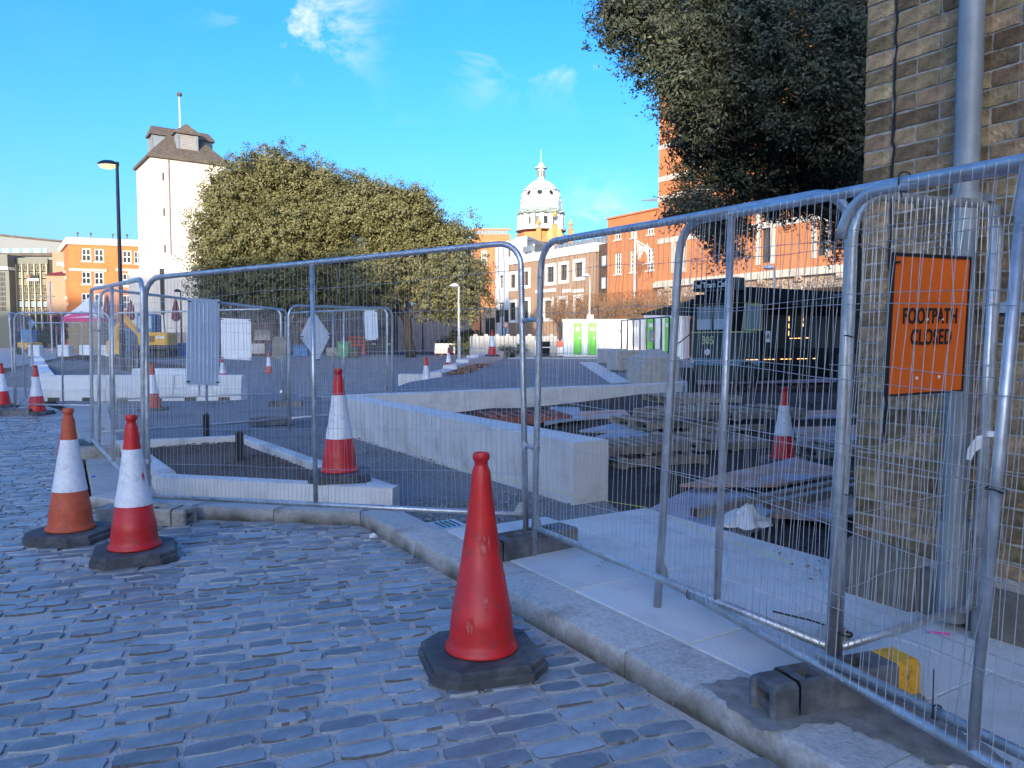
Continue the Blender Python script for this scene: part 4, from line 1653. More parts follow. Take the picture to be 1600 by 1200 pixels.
def sheet(label, pts, m='ply', z=PZ, th=.03, name='plywood_sheet', cat='sheet', wav=.012, group=None):
    P_ = [GP(px, py, z - PZ + th) for px, py in pts]
    c = sum((Vector(p) for p in P_), Vector()) / len(P_)
    t = thing(name, label, cat, (c.x, c.y, c.z - th), 0, group)
    n = 8
    a, b_, c_, d_ = [Vector((p.x - c.x, p.y - c.y, p.z - c.z)) for p in P_]
    V = []
    for lev in (0, 1):
        for i in range(n + 1):
            for j in range(n + 1):
                p = a.lerp(b_, i / n).lerp(d_.lerp(c_, i / n), j / n)
                zz = wav * math.sin(p.x * 2.3 + 1) * math.cos(p.y * 3.1 + px_seed(label)) + wav
                V.append((p.x, p.y, p.z + zz + (th if lev else 0)))
    k = (n + 1) ** 2
    Fc = []
    for i in range(n):
        for j in range(n):
            q = (i * (n + 1) + j, (i + 1) * (n + 1) + j, (i + 1) * (n + 1) + j + 1, i * (n + 1) + j + 1)
            Fc.append(tuple(k + v for v in q))
            Fc.append(tuple(reversed(q)))
    edge = [i * (n + 1) for i in range(n + 1)] + [n * (n + 1) + j for j in range(1, n + 1)] + [i * (n + 1) + n for i in range(n - 1, -1, -1)] + [j for j in range(n - 1, 0, -1)]
    for e in range(len(edge)):
        u_, v_ = edge[e], edge[(e + 1) % len(edge)]
        Fc.append((u_, v_, k + v_, k + u_))
    bb = MB()
    bb.add(V, Fc)
    bb.build('board' if m != 'tarp' else 'film', M[m], t)
    return t


def px_seed(s):
    return (sum(map(ord, s)) % 13) * .5


pallet('red-brown pallet lying behind the long granite wall', 818, 658, .25, 1.35, 1.0, m='redwood')
sheet('crumpled pale blue sheet beside the red-brown pallet', [(850, 668), (915, 662), (905, 640), (860, 640)], 'tarp', wav=.05, name='plastic_sheet')
sheet('pale weathered board furthest back beside the granite wall', [(905, 655), (985, 652), (975, 641), (900, 644)], 'ply')
sheet('grey plywood sheet just behind the wall end, upper of two', [(905, 674), (965, 676), (1030, 674), (960, 661)], 'tarp', name='plywood_sheet', wav=.015)
sheet('grey plywood sheet just behind the wall end, lower of two', [(905, 690), (990, 688), (1030, 676), (955, 678)], 'tarp', name='plywood_sheet', wav=.015, z=PZ - .0)
pallet('pale slatted pallet right behind the square wall end, front one', 1015, 722, .35, 1.25, .8, nsl=7)
pallet('pale slatted pallet behind the square wall end, leaning on another', 990, 704, .35, 1.2, .75, z=PZ + .16, nsl=7)
pallet('dark broken pallet in the middle of the dug-out bed', 1110, 696, .5, 1.3, 1.0, tilt=(.03, .05))
pallet('dark pallet stacked at the back of the bed, left', 1040, 664, .45, 1.4, 1.1, z=PZ)
pallet('dark pallet on top of the back stack', 1075, 650, .5, 1.4, 1.0, z=PZ + .17)
pallet('dark pallet at the back of the bed behind the dented cone', 1170, 650, .4, 1.4, 1.1, z=PZ + .10)
pallet('dark pallet furthest back below the tram', 1080, 628, .35, 1.4, 1.1)
sheet('pinkish board lying right of the dented cone, further one', [(1245, 655), (1345, 652), (1310, 640), (1190, 645)], 'ply')
sheet('pinkish board lying right of the dented cone, nearer one', [(1245, 690), (1345, 690), (1345, 664), (1240, 668)], 'ply', z=PZ + .06)
pallet('pallet half hidden behind the post right of the dented cone', 1300, 708, .3, 1.1, .9)
sheet('thick dusty blue covered slab at the edge of the flags', [(1008, 800), (1130, 838), (1240, 790), (1100, 757)], 'tarp', th=.13, z=PZ - .05, name='covered_slab', cat='slab', wav=.02)
sheet('large orange-pink plywood sheet streaked with blue, on the timbers', [(1062, 757), (1215, 760), (1335, 738), (1240, 716)], 'ply', z=PZ + .14, th=.025)
sheet('dusty plywood sheet at the right edge of the flags', [(1120, 800), (1300, 812), (1345, 800), (1330, 776)], 'ply', z=PZ + .05, th=.03)
for lab, a, c in (('square timber baulk lying across the covered slab, front one', (1086, 796), (1332, 748)), ('square timber baulk behind the front one', (1200, 786), (1345, 756)), ('thin batten lying across the bed behind the dented cone', (1075, 668), (1190, 660))):
    p, q = GP(*a, .16), GP(*c, .16)
    d = q - p
    t = thing('timber_baulk', lab, 'timber', (p.x, p.y, p.z - .07), math.atan2(d.y, d.x), 'loose timbers in the bed')
    bb = MB()
    bb.bbox(0, d.length, -.05, .05, 0, .085, .004)
    bb.build('beam', M['wood'], t)
    bb = MB()
    bb.bbox(-.004, .0, -.044, .044, .006, .078, .002)
    bb.build('end_grain', M['darkwood'], t)
b = MB()
for k in range(2600):
    px, py = random.uniform(955, 1345), random.uniform(618, 880)
    p = GP(px, py)
    if (p - Vector((*K(3.0, 1.9).xy, PZ))).length < .3 or ((p.xy - KO).dot(KN) < 2.1 and (p.xy - KO).dot(KD) > .9):
        continue
    r = random.uniform(.012, .04) * (p.y / 9)
    mtx = Matrix.Translation((p.x, p.y, p.z - .004)) @ Matrix.Rotation(random.uniform(0, 6), 4, 'Z')
    h_ = random.uniform(.3, .9)
    vs = [mtx @ Vector(c) for c in ((-r, -r * .5, 0), (r * .8, -r * .7, 0), (r, r * .6, 0), (-r * .7, r * .8, 0), (r * .1, 0, r * h_))]
    b.add(vs, [(0, 1, 4), (1, 2, 4), (2, 3, 4), (3, 0, 4)])
o = stuff(b.build('soil_clods', M['pit']))


def mound(name, label, cx, cy, rx, ry, h, m, z0, seed):
    q = random.Random(seed)
    n, k = 22, 8
    V = [(0, 0, h)]
    ph = [q.uniform(0, 6) for _ in range(4)]
    for i in range(1, k + 1):
        f = i / k
        for j in range(n):
            a = 2 * math.pi * j / n
            rr_ = f * (1 + .18 * math.sin(2 * a + ph[0]) + .1 * math.sin(5 * a + ph[1]))
            V.append((rx * rr_ * math.cos(a), ry * rr_ * math.sin(a), h * (1 - f) ** 1.2 * (1 + .25 * math.sin(3 * a + ph[2] + f * 5)) + q.uniform(-.02, .02) * h - (.05 if i == k else 0)))
    Fc = [(0, 1 + j, 1 + (j + 1) % n) for j in range(n)]
    for i in range(k - 1):
        for j in range(n):
            Fc.append((1 + i * n + j, 1 + (i + 1) * n + j, 1 + (i + 1) * n + (j + 1) % n, 1 + i * n + (j + 1) % n))
    bb = MB()
    bb.add(V, Fc)
    o = bb.build(name, m, None, 'all', (cx, cy, z0))
    return tag(o, label, 'heap')


mound('soil_mound', 'heap of grey rubble and soil behind the white concrete barrier', -14.0, 24.5, 3.2, 2.0, .75, M['gravel'], gz(24.5) - .02, 3)
mound('soil_mound', 'low brown heap of clay beside the square granite wall end', 1.75, 7.9, .55, .35, .2, M['pit'], PZ, 5)
mound('soil_mound', 'broad brown heap of spoil in front of the plywood hoarding', -17.5, 32, 5.0, 2.5, .6, M['soil'], gz(32) - .05, 6)

# ------------------------------------------------------------ concrete barriers and blocks
def barrier_block(name, label, loc, rz, L, wd, h, m='white', group=None, foot_h=.28):
    t = thing(name, label, 'barrier', loc, rz, group)
    bb = MB()
    prof = [(-wd / 2, 0), (-wd / 2, foot_h), (-wd / 2 + .05, foot_h + .02), (-wd / 2 + .09, h - .03), (-wd / 2 + .12, h), (wd / 2 - .12, h), (wd / 2 - .09, h - .03), (wd / 2 - .05, foot_h + .02), (wd / 2, foot_h), (wd / 2, 0)]
    n = len(prof)
    V = [(x, y, z) for x in (.01, L - .01) for y, z in prof]
    bb.add(V, [(i, i + 1, n + i + 1, n + i) for i in range(n - 1)] + [tuple(reversed(range(n))), tuple(range(n, 2 * n)), (n - 1, 0, n, 2 * n - 1)])
    bb.build('body', M[m], t)
    for x in (L * .25, L * .75):
        bb = MB()
        bb.box(x - .14, x + .14, -wd / 2 - .004, -wd / 2 + .02, 0.0, .09)
        bb.build('lifting_slot', M['slate'], t)
    return t


e0, e1 = Vector((-11.5, 18.75)), Vector((-6.62, 18.95))
dd = e1 - e0
n_ = 3
for i, lab in enumerate(('white concrete barrier block nearest the banded cone on the left', 'white concrete barrier block in the middle of its row, behind the fence corner', 'white concrete barrier block at the right end of its row, under the tall white board')):
    p = e0 + dd * i / n_
    barrier_block('concrete_barrier', lab, (p.x, p.y, 0), math.atan2(dd.y, dd.x), dd.length / n_, .5, .62, group='white concrete barrier blocks')
e0, e1 = Vector((-11.62, 19.1)), Vector((-19.5, 31.5))
dd = e1 - e0
for i, lab in enumerate(('white barrier block running back along the road, nearest of three', 'white barrier block running back along the road, second of three', 'white barrier block running back along the road, furthest of three')):
    p = e0 + dd * i / 3
    barrier_block('concrete_barrier', lab, (p.x, p.y, gz(p.y)), math.atan2(dd.y, dd.x), dd.length / 3, .55, .66, group='white concrete barrier blocks')
barrier_block('concrete_barrier', 'grey white barrier lying behind the row, above the faded cone', (-10.5, 21.3, gz(21)), .05, 2.2, .5, .66, group='white concrete barrier blocks')
for i, (px, lab) in enumerate(((101, 'small white water-filled block on the left, next to the half hidden cone'), (136, 'small white water-filled block below the plywood hoarding'), (166, 'small white water-filled block beside the blue tank'), (56, 'small white water-filled block behind the barrier end'))):
    p = D(px, 556, 44)
    t = thing('traffic_block', lab, 'barrier', (p.x, 44, gz(44)), 0, 'small white blocks by the hoarding')
    bb = MB()
    bb.bbox(-.34, .34, -.22, .22, .05, .72, .05)
    bb.build('tank', M['whiteplastic'], t)
    bb = MB()
    bb.bbox(-.30, .30, -.26, .26, 0, .07, .02)
    bb.build('skirt', M['slate'], t)


def lego_block(label, px, py, z, sz, h, rz=.5, peak=.12):
    p = G(px, py, z)
    t = thing('concrete_block', label, 'concrete block', (p.x, p.y, z), rz, 'concrete blocks by the tram')
    bb = MB()
    bb.bbox(-sz / 2, sz / 2, -sz * .4, sz * .4, .05, h, .03)
    bb.build('block', M['concrete'], t)
    if peak:
        bb = MB()
        a = sz / 2 - .1
        bb.add([(-a, -sz * .3, h), (a, -sz * .3, h), (a, sz * .3, h), (-a, sz * .3, h), (-a * .35, -.06, h + peak), (a * .35, -.06, h + peak), (a * .35, .06, h + peak), (-a * .35, .06, h + peak)], [(0, 1, 5, 4), (1, 2, 6, 5), (2, 3, 7, 6), (3, 0, 4, 7), (4, 5, 6, 7)])
        bb.build('lifting_ridge', M['concrete'], t)
    bb = MB()
    for x in (-sz * .3, sz * .3):
        bb.box(x - .08, x + .08, -sz * .35, sz * .35, 0, .052)
    bb.build('bearer', M['wood'], t)
    return t


lego_block('concrete block with a pyramid top nearest the tram', 1020, 606, .40, .95, .72, .35, .16)
lego_block('plain concrete block left of the pyramid-topped one', 977, 580, .505, .95, .66, .3, 0)
lego_block('concrete block furthest back in front of the white cabins', 957, 569, .505, 1.0, .62, .3, 0)
# stacked concrete blocks with weeds, across the back
for r_, z0 in ((0, 0), (1, .62)):
    for i in range(4):
        lab = f"streaked concrete block in the {'lower' if r_ == 0 else 'upper'} course behind the tarmac, {['leftmost', 'second from left', 'third from left', 'rightmost'][i]}"
        t = thing('concrete_block', lab, 'concrete block', (-2.05 + i * 1.22 + .3, 43.2, gz(43) + z0), 0, 'stacked concrete blocks across the path')
        bb = MB()
        bb.bbox(-.6, .6, -.3, .3, .0, .61, .03)
        bb.build('block', M['concrete'], t)
        if r_:
            bb = MB()
            for x in (-.3, .3):
                bb.bbox(x - .12, x + .12, -.12, .12, .61, .72, .04)
            bb.build('stud', M['concrete'], t)

# ------------------------------------------------------------ old tram used as a cafe
TC = (5.85, 20.0, .1)
tram = thing('tram', 'dark green and black old tram used as a cafe, behind the fence', 'tram', TC, math.atan2(.53, .85))
W_, LT = 1.75, 6.6
b = MB()
# lower front dash with rounded corners, running back as the body
def tram_sec(x0, x1, z0, z1, inset=0.0, rad=.28, wd=W_):
    pts = []
    for k in range(7):
        a = math.pi + math.pi / 2 * k / 6
        pts.append((x0 + rad + rad * math.cos(a) + inset, rad + rad * math.sin(a) + inset))
    pts += [(x1, inset), (x1, wd - inset)]
    for k in range(7):
        a = math.pi / 2 + math.pi / 2 * k / 6
        pts.append((x0 + rad + rad * math.cos(a) + inset, wd - rad + rad * math.sin(a) - inset))
    return pts


b.prism(tram_sec(0, .9, 0, 0), .88, 1.60)
b.build('front_dash', M['tramgreen'], tram, 30)
b = MB()
b.prism(tram_sec(-.05, .9, 0, 0, 0, .30), .70, .875)
b.build('bumper', M['tramblue'], tram, 30)
b = MB()
b.prism(tram_sec(.02, .9, 0, 0, .02), .28, .695)
b.build('apron', M['tramgreen'], tram, 30)
b = MB()
b.prism(tram_sec(.03, .9, 0, 0, .03), 1.605, 2.34)
b.build('cab', M['trambody'], tram, 30)
b = MB()
b.box(.9, LT, .02, W_ - .02, .28, 2.34)
b.build('saloon_body', M['trambody'], tram)
# domed roof
b = MB()
for (x0_, z0_, z1_, ins) in ((-.06, 2.36, 2.50, -.04), (.0, 2.50, 2.62, .03), (.12, 2.62, 2.74, .14), (.3, 2.74, 2.80, .32)):
    b.prism(tram_sec(x0_, LT + .1, 0, 0, ins, .32), z0_, z1_)
b.build('roof', M['trambody'], tram, 60)
for z in (1.575, 2.345):
    b = MB()
    b.prism(tram_sec(-.012, .92, 0, 0, -.012), z, z + .028)
    b.build('trim_strip', M['tramtrim'], tram, 30)
for y0_, y1_ in ((.30, .84), (.91, 1.45)):
    b = MB()
    b.box(.012, .03, y0_, y1_, 1.66, 2.30)
    f = b.build('front_window', M['tramglass'], tram)
    b = MB()
    b.box(.004, .011, y0_ + .03, y1_ - .03, 1.66, 1.94)
    b.build('blind', M['curtain'], f)
    b = MB()
    for q in ((y0_ - .02, y0_, 1.64, 2.32), (y1_, y1_ + .02, 1.64, 2.32), (y0_, y1_, 1.64, 1.66), (y0_, y1_, 2.30, 2.32)):
        b.box(-.004, .03, *q)
    b.build('window_trim', M['tramgreen'], f)
b = MB()
b.box(.30, .92, -.004, .018, 1.66, 2.30)
f = b.build('side_window', M['tramglass'], tram)
b = MB()
for q in ((.27, .30, 1.63, 2.33), (.92, .95, 1.63, 2.33), (.30, .92, 1.63, 1.66), (.30, .92, 2.30, 2.33)):
    b.box(q[0], q[1], -.014, .018, q[2], q[3])
b.build('window_trim', M['tramtrim'], f)
b = MB()
b.bbox(.02, .42, .12, 1.62, 2.70, 3.02, .03)
dest = b.build('destination_box', M['tramgreen'], tram)
b = MB()
b.box(.012, .019, .30, 1.56, 2.74, 2.97)
b.build('name_plate', M['trambody'], dest)
text_obj('lettering', 'The Tram Café', .215, M['frame_white'], dest, (.008, .98, 2.855), (math.pi / 2, 0, -math.pi / 2), .002, .004)
text_obj('lettering', '305', .30, M['tramtrim'], tram, (-.006, 1.02, 1.36), (math.pi / 2, 0, -math.pi / 2), .002, .005)
b = MB()
b.lathe([(.0, 0), (.085, .0), (.095, .02), (.08, .05), (0, .06)], 14)
o = b.build('headlight', M['whiteplastic'], tram, 40, (-.0, 1.0, 1.05))
o.rotation_euler = (0, -math.pi / 2, 0)
for y in (.25, .42, 1.52):
    b = MB()
    b.lathe([(0, 0), (.05, 0), (.055, .015), (.03, .035), (0, .04)], 12)
    o = b.build('marker_light', M['whiteplastic'] if y != .42 else M['binred'], tram, 40, (-.052, y, .79))
    o.rotation_euler = (0, -math.pi / 2, 0)
# round dark wheel leaning at the front
b = MB()
b.lathe([(.34, -.05), (.40, -.05), (.40, .05), (.34, .05), (.34, -.05)], 26, cap=False)
b.lathe([(.0, -.02), (.05, -.03), (.05, .03), (0, .03)], 10, cap=False)
for k in range(6):
    a = math.pi * k / 3
    b.tube([(.03 * math.cos(a), .03 * math.sin(a), 0), (.36 * math.cos(a), .36 * math.sin(a), 0)], .015, 5)
o = b.build('wheel', M['black'], tram, 40, (.15, -.18, .42))
o.rotation_euler = (math.pi / 2 + .15, 0, 0)
# saloon side: posts, openings, sheet windows
for x in (1.15, 2.05, 2.95, 3.85, 4.75, 5.65):
    b = MB()
    b.box(x - .03, x + .03, -.02, .02, .35, 2.34)
    b.build('side_pillar', M['tramgreen'], tram)
for i, (x0_, x1_) in enumerate(((1.2, 2.0), (2.1, 2.9), (3.0, 3.8), (3.9, 4.7), (4.8, 5.6))):
    b = MB()
    b.box(x0_, x1_, -.004, .012, 1.15, 2.05)
    b.build('side_window', M['clear' if i in (2, 3) else 'darkpanel'], tram)
b = MB()
b.box(1.0, 6.4, -.9, .0, 2.30, 2.36)
b.build('side_canopy', M['canvas'], tram)
for (a, c) in (((2.0, -.03, 1.5), (2.0, -.03, 2.1)), ((2.6, -.03, 1.75), (2.6, -.03, 2.2)), ((2.05, -.03, 1.42), (2.9, -.03, 1.44)), ((.3, -.05, .86), (3.2, -.05, .86)), ((4.1, -.92, 2.33), (5.2, -.92, 2.33))):
    a, c = Vector(a), Vector(c)
    k = max(3, int((c - a).length / .17))
    b = MB()
    for i in range(k):
        if i % 4 == 3:
            continue
        b.tube([a.lerp(c, i / k), a.lerp(c, (i + .62) / k)], .009, 5)
    b.build('rope_light', M['lights'], tram)
for x in (2.75, 4.9):
    b = MB()
    b.tube([(x, -.85, -.1), (x, -.85, 2.3)], .03, 8)
    b.lathe([(.22, -.1), (.22, -.04), (.05, .02)], 14, (x, -.85, 0))
    b.build('canopy_pole', M['black'], tram)
b = MB()
b.bbox(3.05, 4.4, -.82, -.78, .1, 1.0, .01)
b.build('wind_screen', M['clear'], tram)
b = MB()
b.box(1.0, 1.18, -.09, -.07, 1.32, 1.62)
o = b.build('letter_board', M['white'], tram)
text_obj('lettering', 'A', .2, M['black'], o, (1.09, -.092, 1.47), (math.pi / 2, 0, 0), .001, .004)
b = MB()
b.tube([(.45, -.04, 1.55), (.45, -.30, 1.62), (.45, -.30, 1.50)], .012, 6)
b.bbox(.36, .54, -.34, -.31, 1.36, 1.6, .01)
b.build('mirror', M['black'], tram)
# awning on the far side
b = MB()
xa0, xa1 = .1, 4.2
V = [(xa0, W_, 2.5), (xa1, W_, 2.5), (xa1, W_ + 2.1, 2.17), (xa0, W_ + 2.1, 2.17), (xa0, W_, 2.06), (xa1, W_, 2.06), (xa1, W_ + 2.1, 2.13), (xa0, W_ + 2.1, 2.13)]
b.add(V, [(0, 1, 2, 3), (4, 7, 6, 5), (0, 3, 7, 4), (1, 5, 6, 2), (2, 6, 7, 3)])
aw = b.build('awning', M['canvas'], tram)
b = MB()
b.tube([(xa0, W_ + .02, 1.55), (xa0, W_ + 1.5, .7)], .018, 6)
b.build('awning_strut', M['black'], aw)
t = thing('sandwich_board', 'black folding board standing by the tram bumper', 'sign', (4.55, 20.4, .1), .6)
for sgn in (-1, 1):
    b = MB()
    b.add([(-.3, sgn * .28, 0), (.3, sgn * .28, 0), (.3, sgn * .02, .62), (-.3, sgn * .02, .62), (-.3, sgn * .31, 0), (.3, sgn * .31, 0), (.3, sgn * .05, .64), (-.3, sgn * .05, .64)], [(0, 1, 2, 3), (4, 7, 6, 5), (0, 4, 5, 1), (1, 5, 6, 2), (2, 6, 7, 3), (3, 7, 4, 0)])
    b.build('leaf_board', M['black'], t)

# ------------------------------------------------------------ white site cabins with green doors
def cabin(label, px0, px1, Y, rz, h, doors, L):
    p = D(px0, 560, Y)
    t = thing('site_cabin', label, 'cabin', (p.x, Y, gz(Y)), rz, 'white site cabins')
    b = MB()
    b.bbox(0, L, 0, 2.4, .10, h, .03)
    b.build('cabin_body', M['white'], t)
    for x in [i * .30 + .15 for i in range(int(L / .30))]:
        if any(d[0] - .1 < x < d[1] + .1 for d in doors):
            continue
        b = MB()
        b.box(x - .05, x + .05, -.022, .002, .24, h - .18)
        b.build('side_rib', M['white'], t)
    b = MB()
    b.box(-.03, L + .03, -.035, 2.43, h - .14, h + .02)
    b.build('top_rail', M['white'], t)
    b = MB()
    b.box(-.02, L + .02, -.03, 2.42, .0, .10)
    b.build('skid', M['slate'], t)
    for d0, d1, mm in doors:
        b = MB()
        b.box(d0, d1, -.05, .0, .22, h - .18)
        dr = b.build('door', M[mm], t)
        b = MB()
        b.box(d1 - .16, d1 - .08, -.08, -.05, 1.05, 1.14)
        b.build('handle', M['steel'], dr)
        b = MB()
        b.box((d0 + d1) / 2 - .1, (d0 + d1) / 2 + .1, -.056, -.05, h - .62, h - .42)
        b.build('notice', M['frame_white'], dr)
    return t


c1 = cabin('white site cabin with two bright green doors', 880, 960, 41.9, -.04, 2.12, ((.55, 1.0, 'green'), (1.35, 1.80, 'green')), 4.55)
b = MB()
for k in range(4):
    b.box(2.95 + k * .10, 3.01 + k * .10, -.03, -.022, 1.40 - k * .07 + .06, 1.62 - k * .07 + .03 * (k % 2))
b.build('logo_bars', M['bluemark'], c1)
c2 = cabin('white site cabin with green strips and a poster, beside the tram', 1007, 1080, 38.5, -.35, 2.3, ((.15, .5, 'green'), (1.0, 1.3, 'green')), 1.9)
b = MB()
b.box(.58, .92, -.04, -.028, .75, 2.1)
b.build('poster', M['frame_white'], c2)
b = MB()
b.box(.22, .42, -.06, -.052, .95, 1.55)
b.build('door_panel', M['leadgrey'], c2)
# railings of dark steel in front of the cabins
t = thing('railing', 'dark steel railing of upright bars in front of the white cabins', 'railing', (0, 0, 0))
pa, pb = D(971, 560, 33.0), D(1045, 560, 27.5)
pa.z = pb.z = .5
for i in range(8):
    p = pa.lerp(pb, i / 7)
    b = MB()
    b.box(p.x - .03, p.x + .03, p.y - .03, p.y + .03, .5, 2.30)
    b.build('upright', M['navy'], t)
b = MB()
for z in (2.3, .62):
    b.tube([(pa.x, pa.y, z), (pb.x, pb.y, z)], .028, 6)
b.build('rail', M['navy'], t)
# red and white plastic barrier by the left cabin
for i, (px, mm, lab) in enumerate(((848, 'whiteplastic', 'white plastic road barrier section left of the green-doored cabin'), (872, 'binred', 'red plastic road barrier section touching the green-doored cabin'))):
    p = D(px, 555, 43.0)
    t = thing('road_barrier', lab, 'barrier', (p.x, 43.0 + i * .1, gz(43)), 0, 'plastic barriers by the cabin')
    for z0, z1, m_ in ((.0, .12, 'slate'), (.12, .62, 'whiteplastic'), (.62, .95, mm)):
        b = MB()
        b.bbox(-.44, .44, -.2 if z0 == 0 else -.1, .2 if z0 == 0 else .1, z0, z1, .03)
        b.build({.0: 'base', .12: 'lower_panel', .62: 'upper_panel'}[z0], M[m_], t)

# ------------------------------------------------------------ buildings
def wall_mesh(wd, h, ops, depth=.25, z0=0.0):
    xs_ = sorted(set([0, wd] + [v for o in ops for v in o[:2]]))
    zs_ = sorted(set([z0, h] + [v for o in ops for v in o[2:4]]))
    bb = MB()
    for i in range(len(xs_) - 1):
        for j in range(len(zs_) - 1):
            cx, cz = (xs_[i] + xs_[i + 1]) / 2, (zs_[j] + zs_[j + 1]) / 2
            if any(o[0] < cx < o[1] and o[2] < cz < o[3] for o in ops):
                continue
            bb.add([(xs_[i], 0, zs_[j]), (xs_[i + 1], 0, zs_[j]), (xs_[i + 1], 0, zs_[j + 1]), (xs_[i], 0, zs_[j + 1])], [(0, 1, 2, 3)])
    for (a, c, lo, hi) in [o[:4] for o in ops]:
        bb.add([(a, 0, lo), (c, 0, lo), (c, 0, hi), (a, 0, hi), (a, depth, lo), (c, depth, lo), (c, depth, hi), (a, depth, hi)], [(0, 4, 5, 1), (1, 5, 6, 2), (2, 6, 7, 3), (3, 7, 4, 0)])
    return bb


WC = {}


def window(parent, x0, x1, z0, z1, depth=.16, nv=1, nh=1, frame='frame_white', glass='glass', surround=None, sill=None, y=0.0, sw=.18, fw=.06, mtx=None):
    key = (round(x1 - x0, 2), round(z1 - z0, 2), nv, nh, frame, glass, surround, sill, depth, sw)
    if key not in WC:
        w_, h_ = x1 - x0, z1 - z0
        bb = MB()
        for q in ((0, fw, 0, h_), (w_ - fw, w_, 0, h_), (fw, w_ - fw, 0, fw), (fw, w_ - fw, h_ - fw, h_)):
            bb.box(q[0], q[1], depth - .06, depth, q[2], q[3])
        for i in range(1, nv + 1):
            x = w_ * i / (nv + 1)
            bb.box(x - fw * .4, x + fw * .4, depth - .05, depth - .003, fw, h_ - fw)
        for i in range(1, nh + 1):
            z = h_ * i / (nh + 1)
            bb.box(fw, w_ - fw, depth - .046, depth - .006, z - fw * .4, z + fw * .4)
        fr = bb.mesh('window', M[frame])
        bb = MB()
        bb.box(.01, w_ - .01, depth - .012, depth + .05, .01, h_ - .01)
        pn = bb.mesh('pane', M[glass])
        su = sm = None
        if surround:
            bb = MB()
            for q in ((-sw, 0, -sw, h_ + sw), (w_, w_ + sw, -sw, h_ + sw), (0, w_, -sw, 0), (0, w_, h_, h_ + sw)):
                bb.box(q[0], q[1], -.06, .02, q[2], q[3])
            su = bb.mesh('surround', M[surround])
        if sill:
            bb = MB()
            bb.box(-.08, w_ + .08, -.09, .03, -.14, -.002)
            sm = bb.mesh('sill', M[sill])
        WC[key] = (fr, pn, su, sm)
    fr, pn, su, sm = WC[key]
    o = link('window', fr, parent, (x0, y, z0))
    link('pane', pn, o)
    if su:
        link('surround', su, o)
    if sm:
        link('sill', sm, o)
    return o


class Facade:
    """vertical wall plane through o (x, y) along d; reads positions on it along a sight line"""
    def __init__(s, o, d, z0):
        s.o, s.d, s.z0 = Vector(o), Vector(d).normalized(), z0
        s.rz = math.atan2(s.d.y, s.d.x)

    def at(s, px, py):
        r = ray(px, py)
        den = r.x * s.d.y - r.y * s.d.x
        t = (s.o.x * s.d.y - s.o.y * s.d.x) / den
        p = Vector((r.x * t, r.y * t))
        return (p - s.o).dot(s.d), EYE + r.z * t - s.z0

    def rect(s, x0, x1, y0, y1):
        """opening from its centre pixels: left, right, top, bottom"""
        a = s.at(x0, (y0 + y1) / 2)[0]
        c = s.at(x1, (y0 + y1) / 2)[0]
        m_ = (x0 + x1) / 2
        return (a, c, s.at(m_, y1)[1], s.at(m_, y0)[1])


GB = .45
KD3 = Vector((.5266, -.8501))
# --- orange red department store on the right
fk = Facade((7.4, 60.0), KD3, GB)
kt = thing('store_building', 'long orange red brick building with pale stone bands and a taller block at its right', 'building', (7.4, 60.0, GB), fk.rz)
tk = fk.at(1035, 300)[0]
hk = fk.at(990, 335)[1]
Ltot = 30.0
ops = []
wins = []
for (x0, x1, y0, y1, nv, nh) in ((960, 971, 395, 428, 2, 4), (984, 994, 391, 425, 2, 4), (1010, 1022, 388, 422, 2, 4), (960, 971, 358, 374, 2, 1), (985, 995, 354, 371, 2, 1), (1011, 1022, 349, 366, 2, 1)):
    wins.append((fk.rect(x0, x1, y0, y1), nv, nh))
ops = [w_[0] for w_ in wins]
wall_mesh(tk, hk, ops, .2).build('wall', M['orange_brick'], kt)
for r_, nv, nh in wins:
    window(kt, *r_, depth=.18, nv=nv, nh=nh, sill='stone')
b = MB()
b.box(.0, tk, .3, 11, 0, hk)
b.box(.0, .25, .005, .3, 0, hk)
b.box(-.05, tk, -.12, .3, hk, hk + .12)
b.build('rear_block', M['orange_brick'], kt)
b = MB()
h2 = fk.at(1035, 305)[1]
b.add([(2.2, 2.0, hk + .1), (tk + .1, 2.0, hk + .1), (tk + .1, 5.5, h2 + 2.1), (3.3, 5.5, h2 + 2.1), (2.2, 9, hk + .1), (tk + .1, 9, hk + .1)], [(0, 1, 2, 3), (3, 2, 5, 4), (0, 3, 4), (1, 5, 2)])
b.build('roof', M['slate'], kt)
# taller block
ht = fk.at(1035, 172)[1] + 3.5
wins = []
for (x0, x1, y0, y1) in ((1061, 1073, 371, 424), (1195, 1211, 332, 411), (1283, 1297, 318, 400)):
    wins.append(fk.rect(x0, x1, y0, y1))
yg = [fk.at(1100, 437)[1]]
zst = fk.at(1200, 425)[1]
ops = [(a - tk, c - tk, lo, hi) for a, c, lo, hi in wins]
sub = wall_mesh(Ltot - tk, ht, ops, .3, zst)
for v in range(len(sub.v)):
    x, y, z = sub.v[v]
    sub.v[v] = (x + tk, y - .35, z)
sub.build('tower_wall', M['orange_brick'], kt)
for r_ in wins:
    window(kt, *r_, depth=.28, nv=1, nh=4, frame='frame_dark', y=-.35, surround=None)
    b = MB()
    b.box(r_[0] - .32, r_[0] - .002, -.42, -.2, r_[2] - .1, r_[3] + .1)
    b.box(r_[1] + .002, r_[1] + .32, -.42, -.2, r_[2] - .1, r_[3] + .1)
    b.build('window_jamb', M['stone'], kt)
b = MB()
b.box(tk, Ltot, -.348, 14, zst, ht - .01)
b.v = [(x, y if y < 0 else y, z) for x, y, z in b.v]
b2 = MB()
b2.box(tk + .001, Ltot, .1, 14, .0, ht - .02)
b2.box(tk, tk + .3, -.349, .1, zst, ht)
b2.build('tower_block', M['orange_brick'], kt)
zb = fk.at(1040, 431)[1]
b = MB()
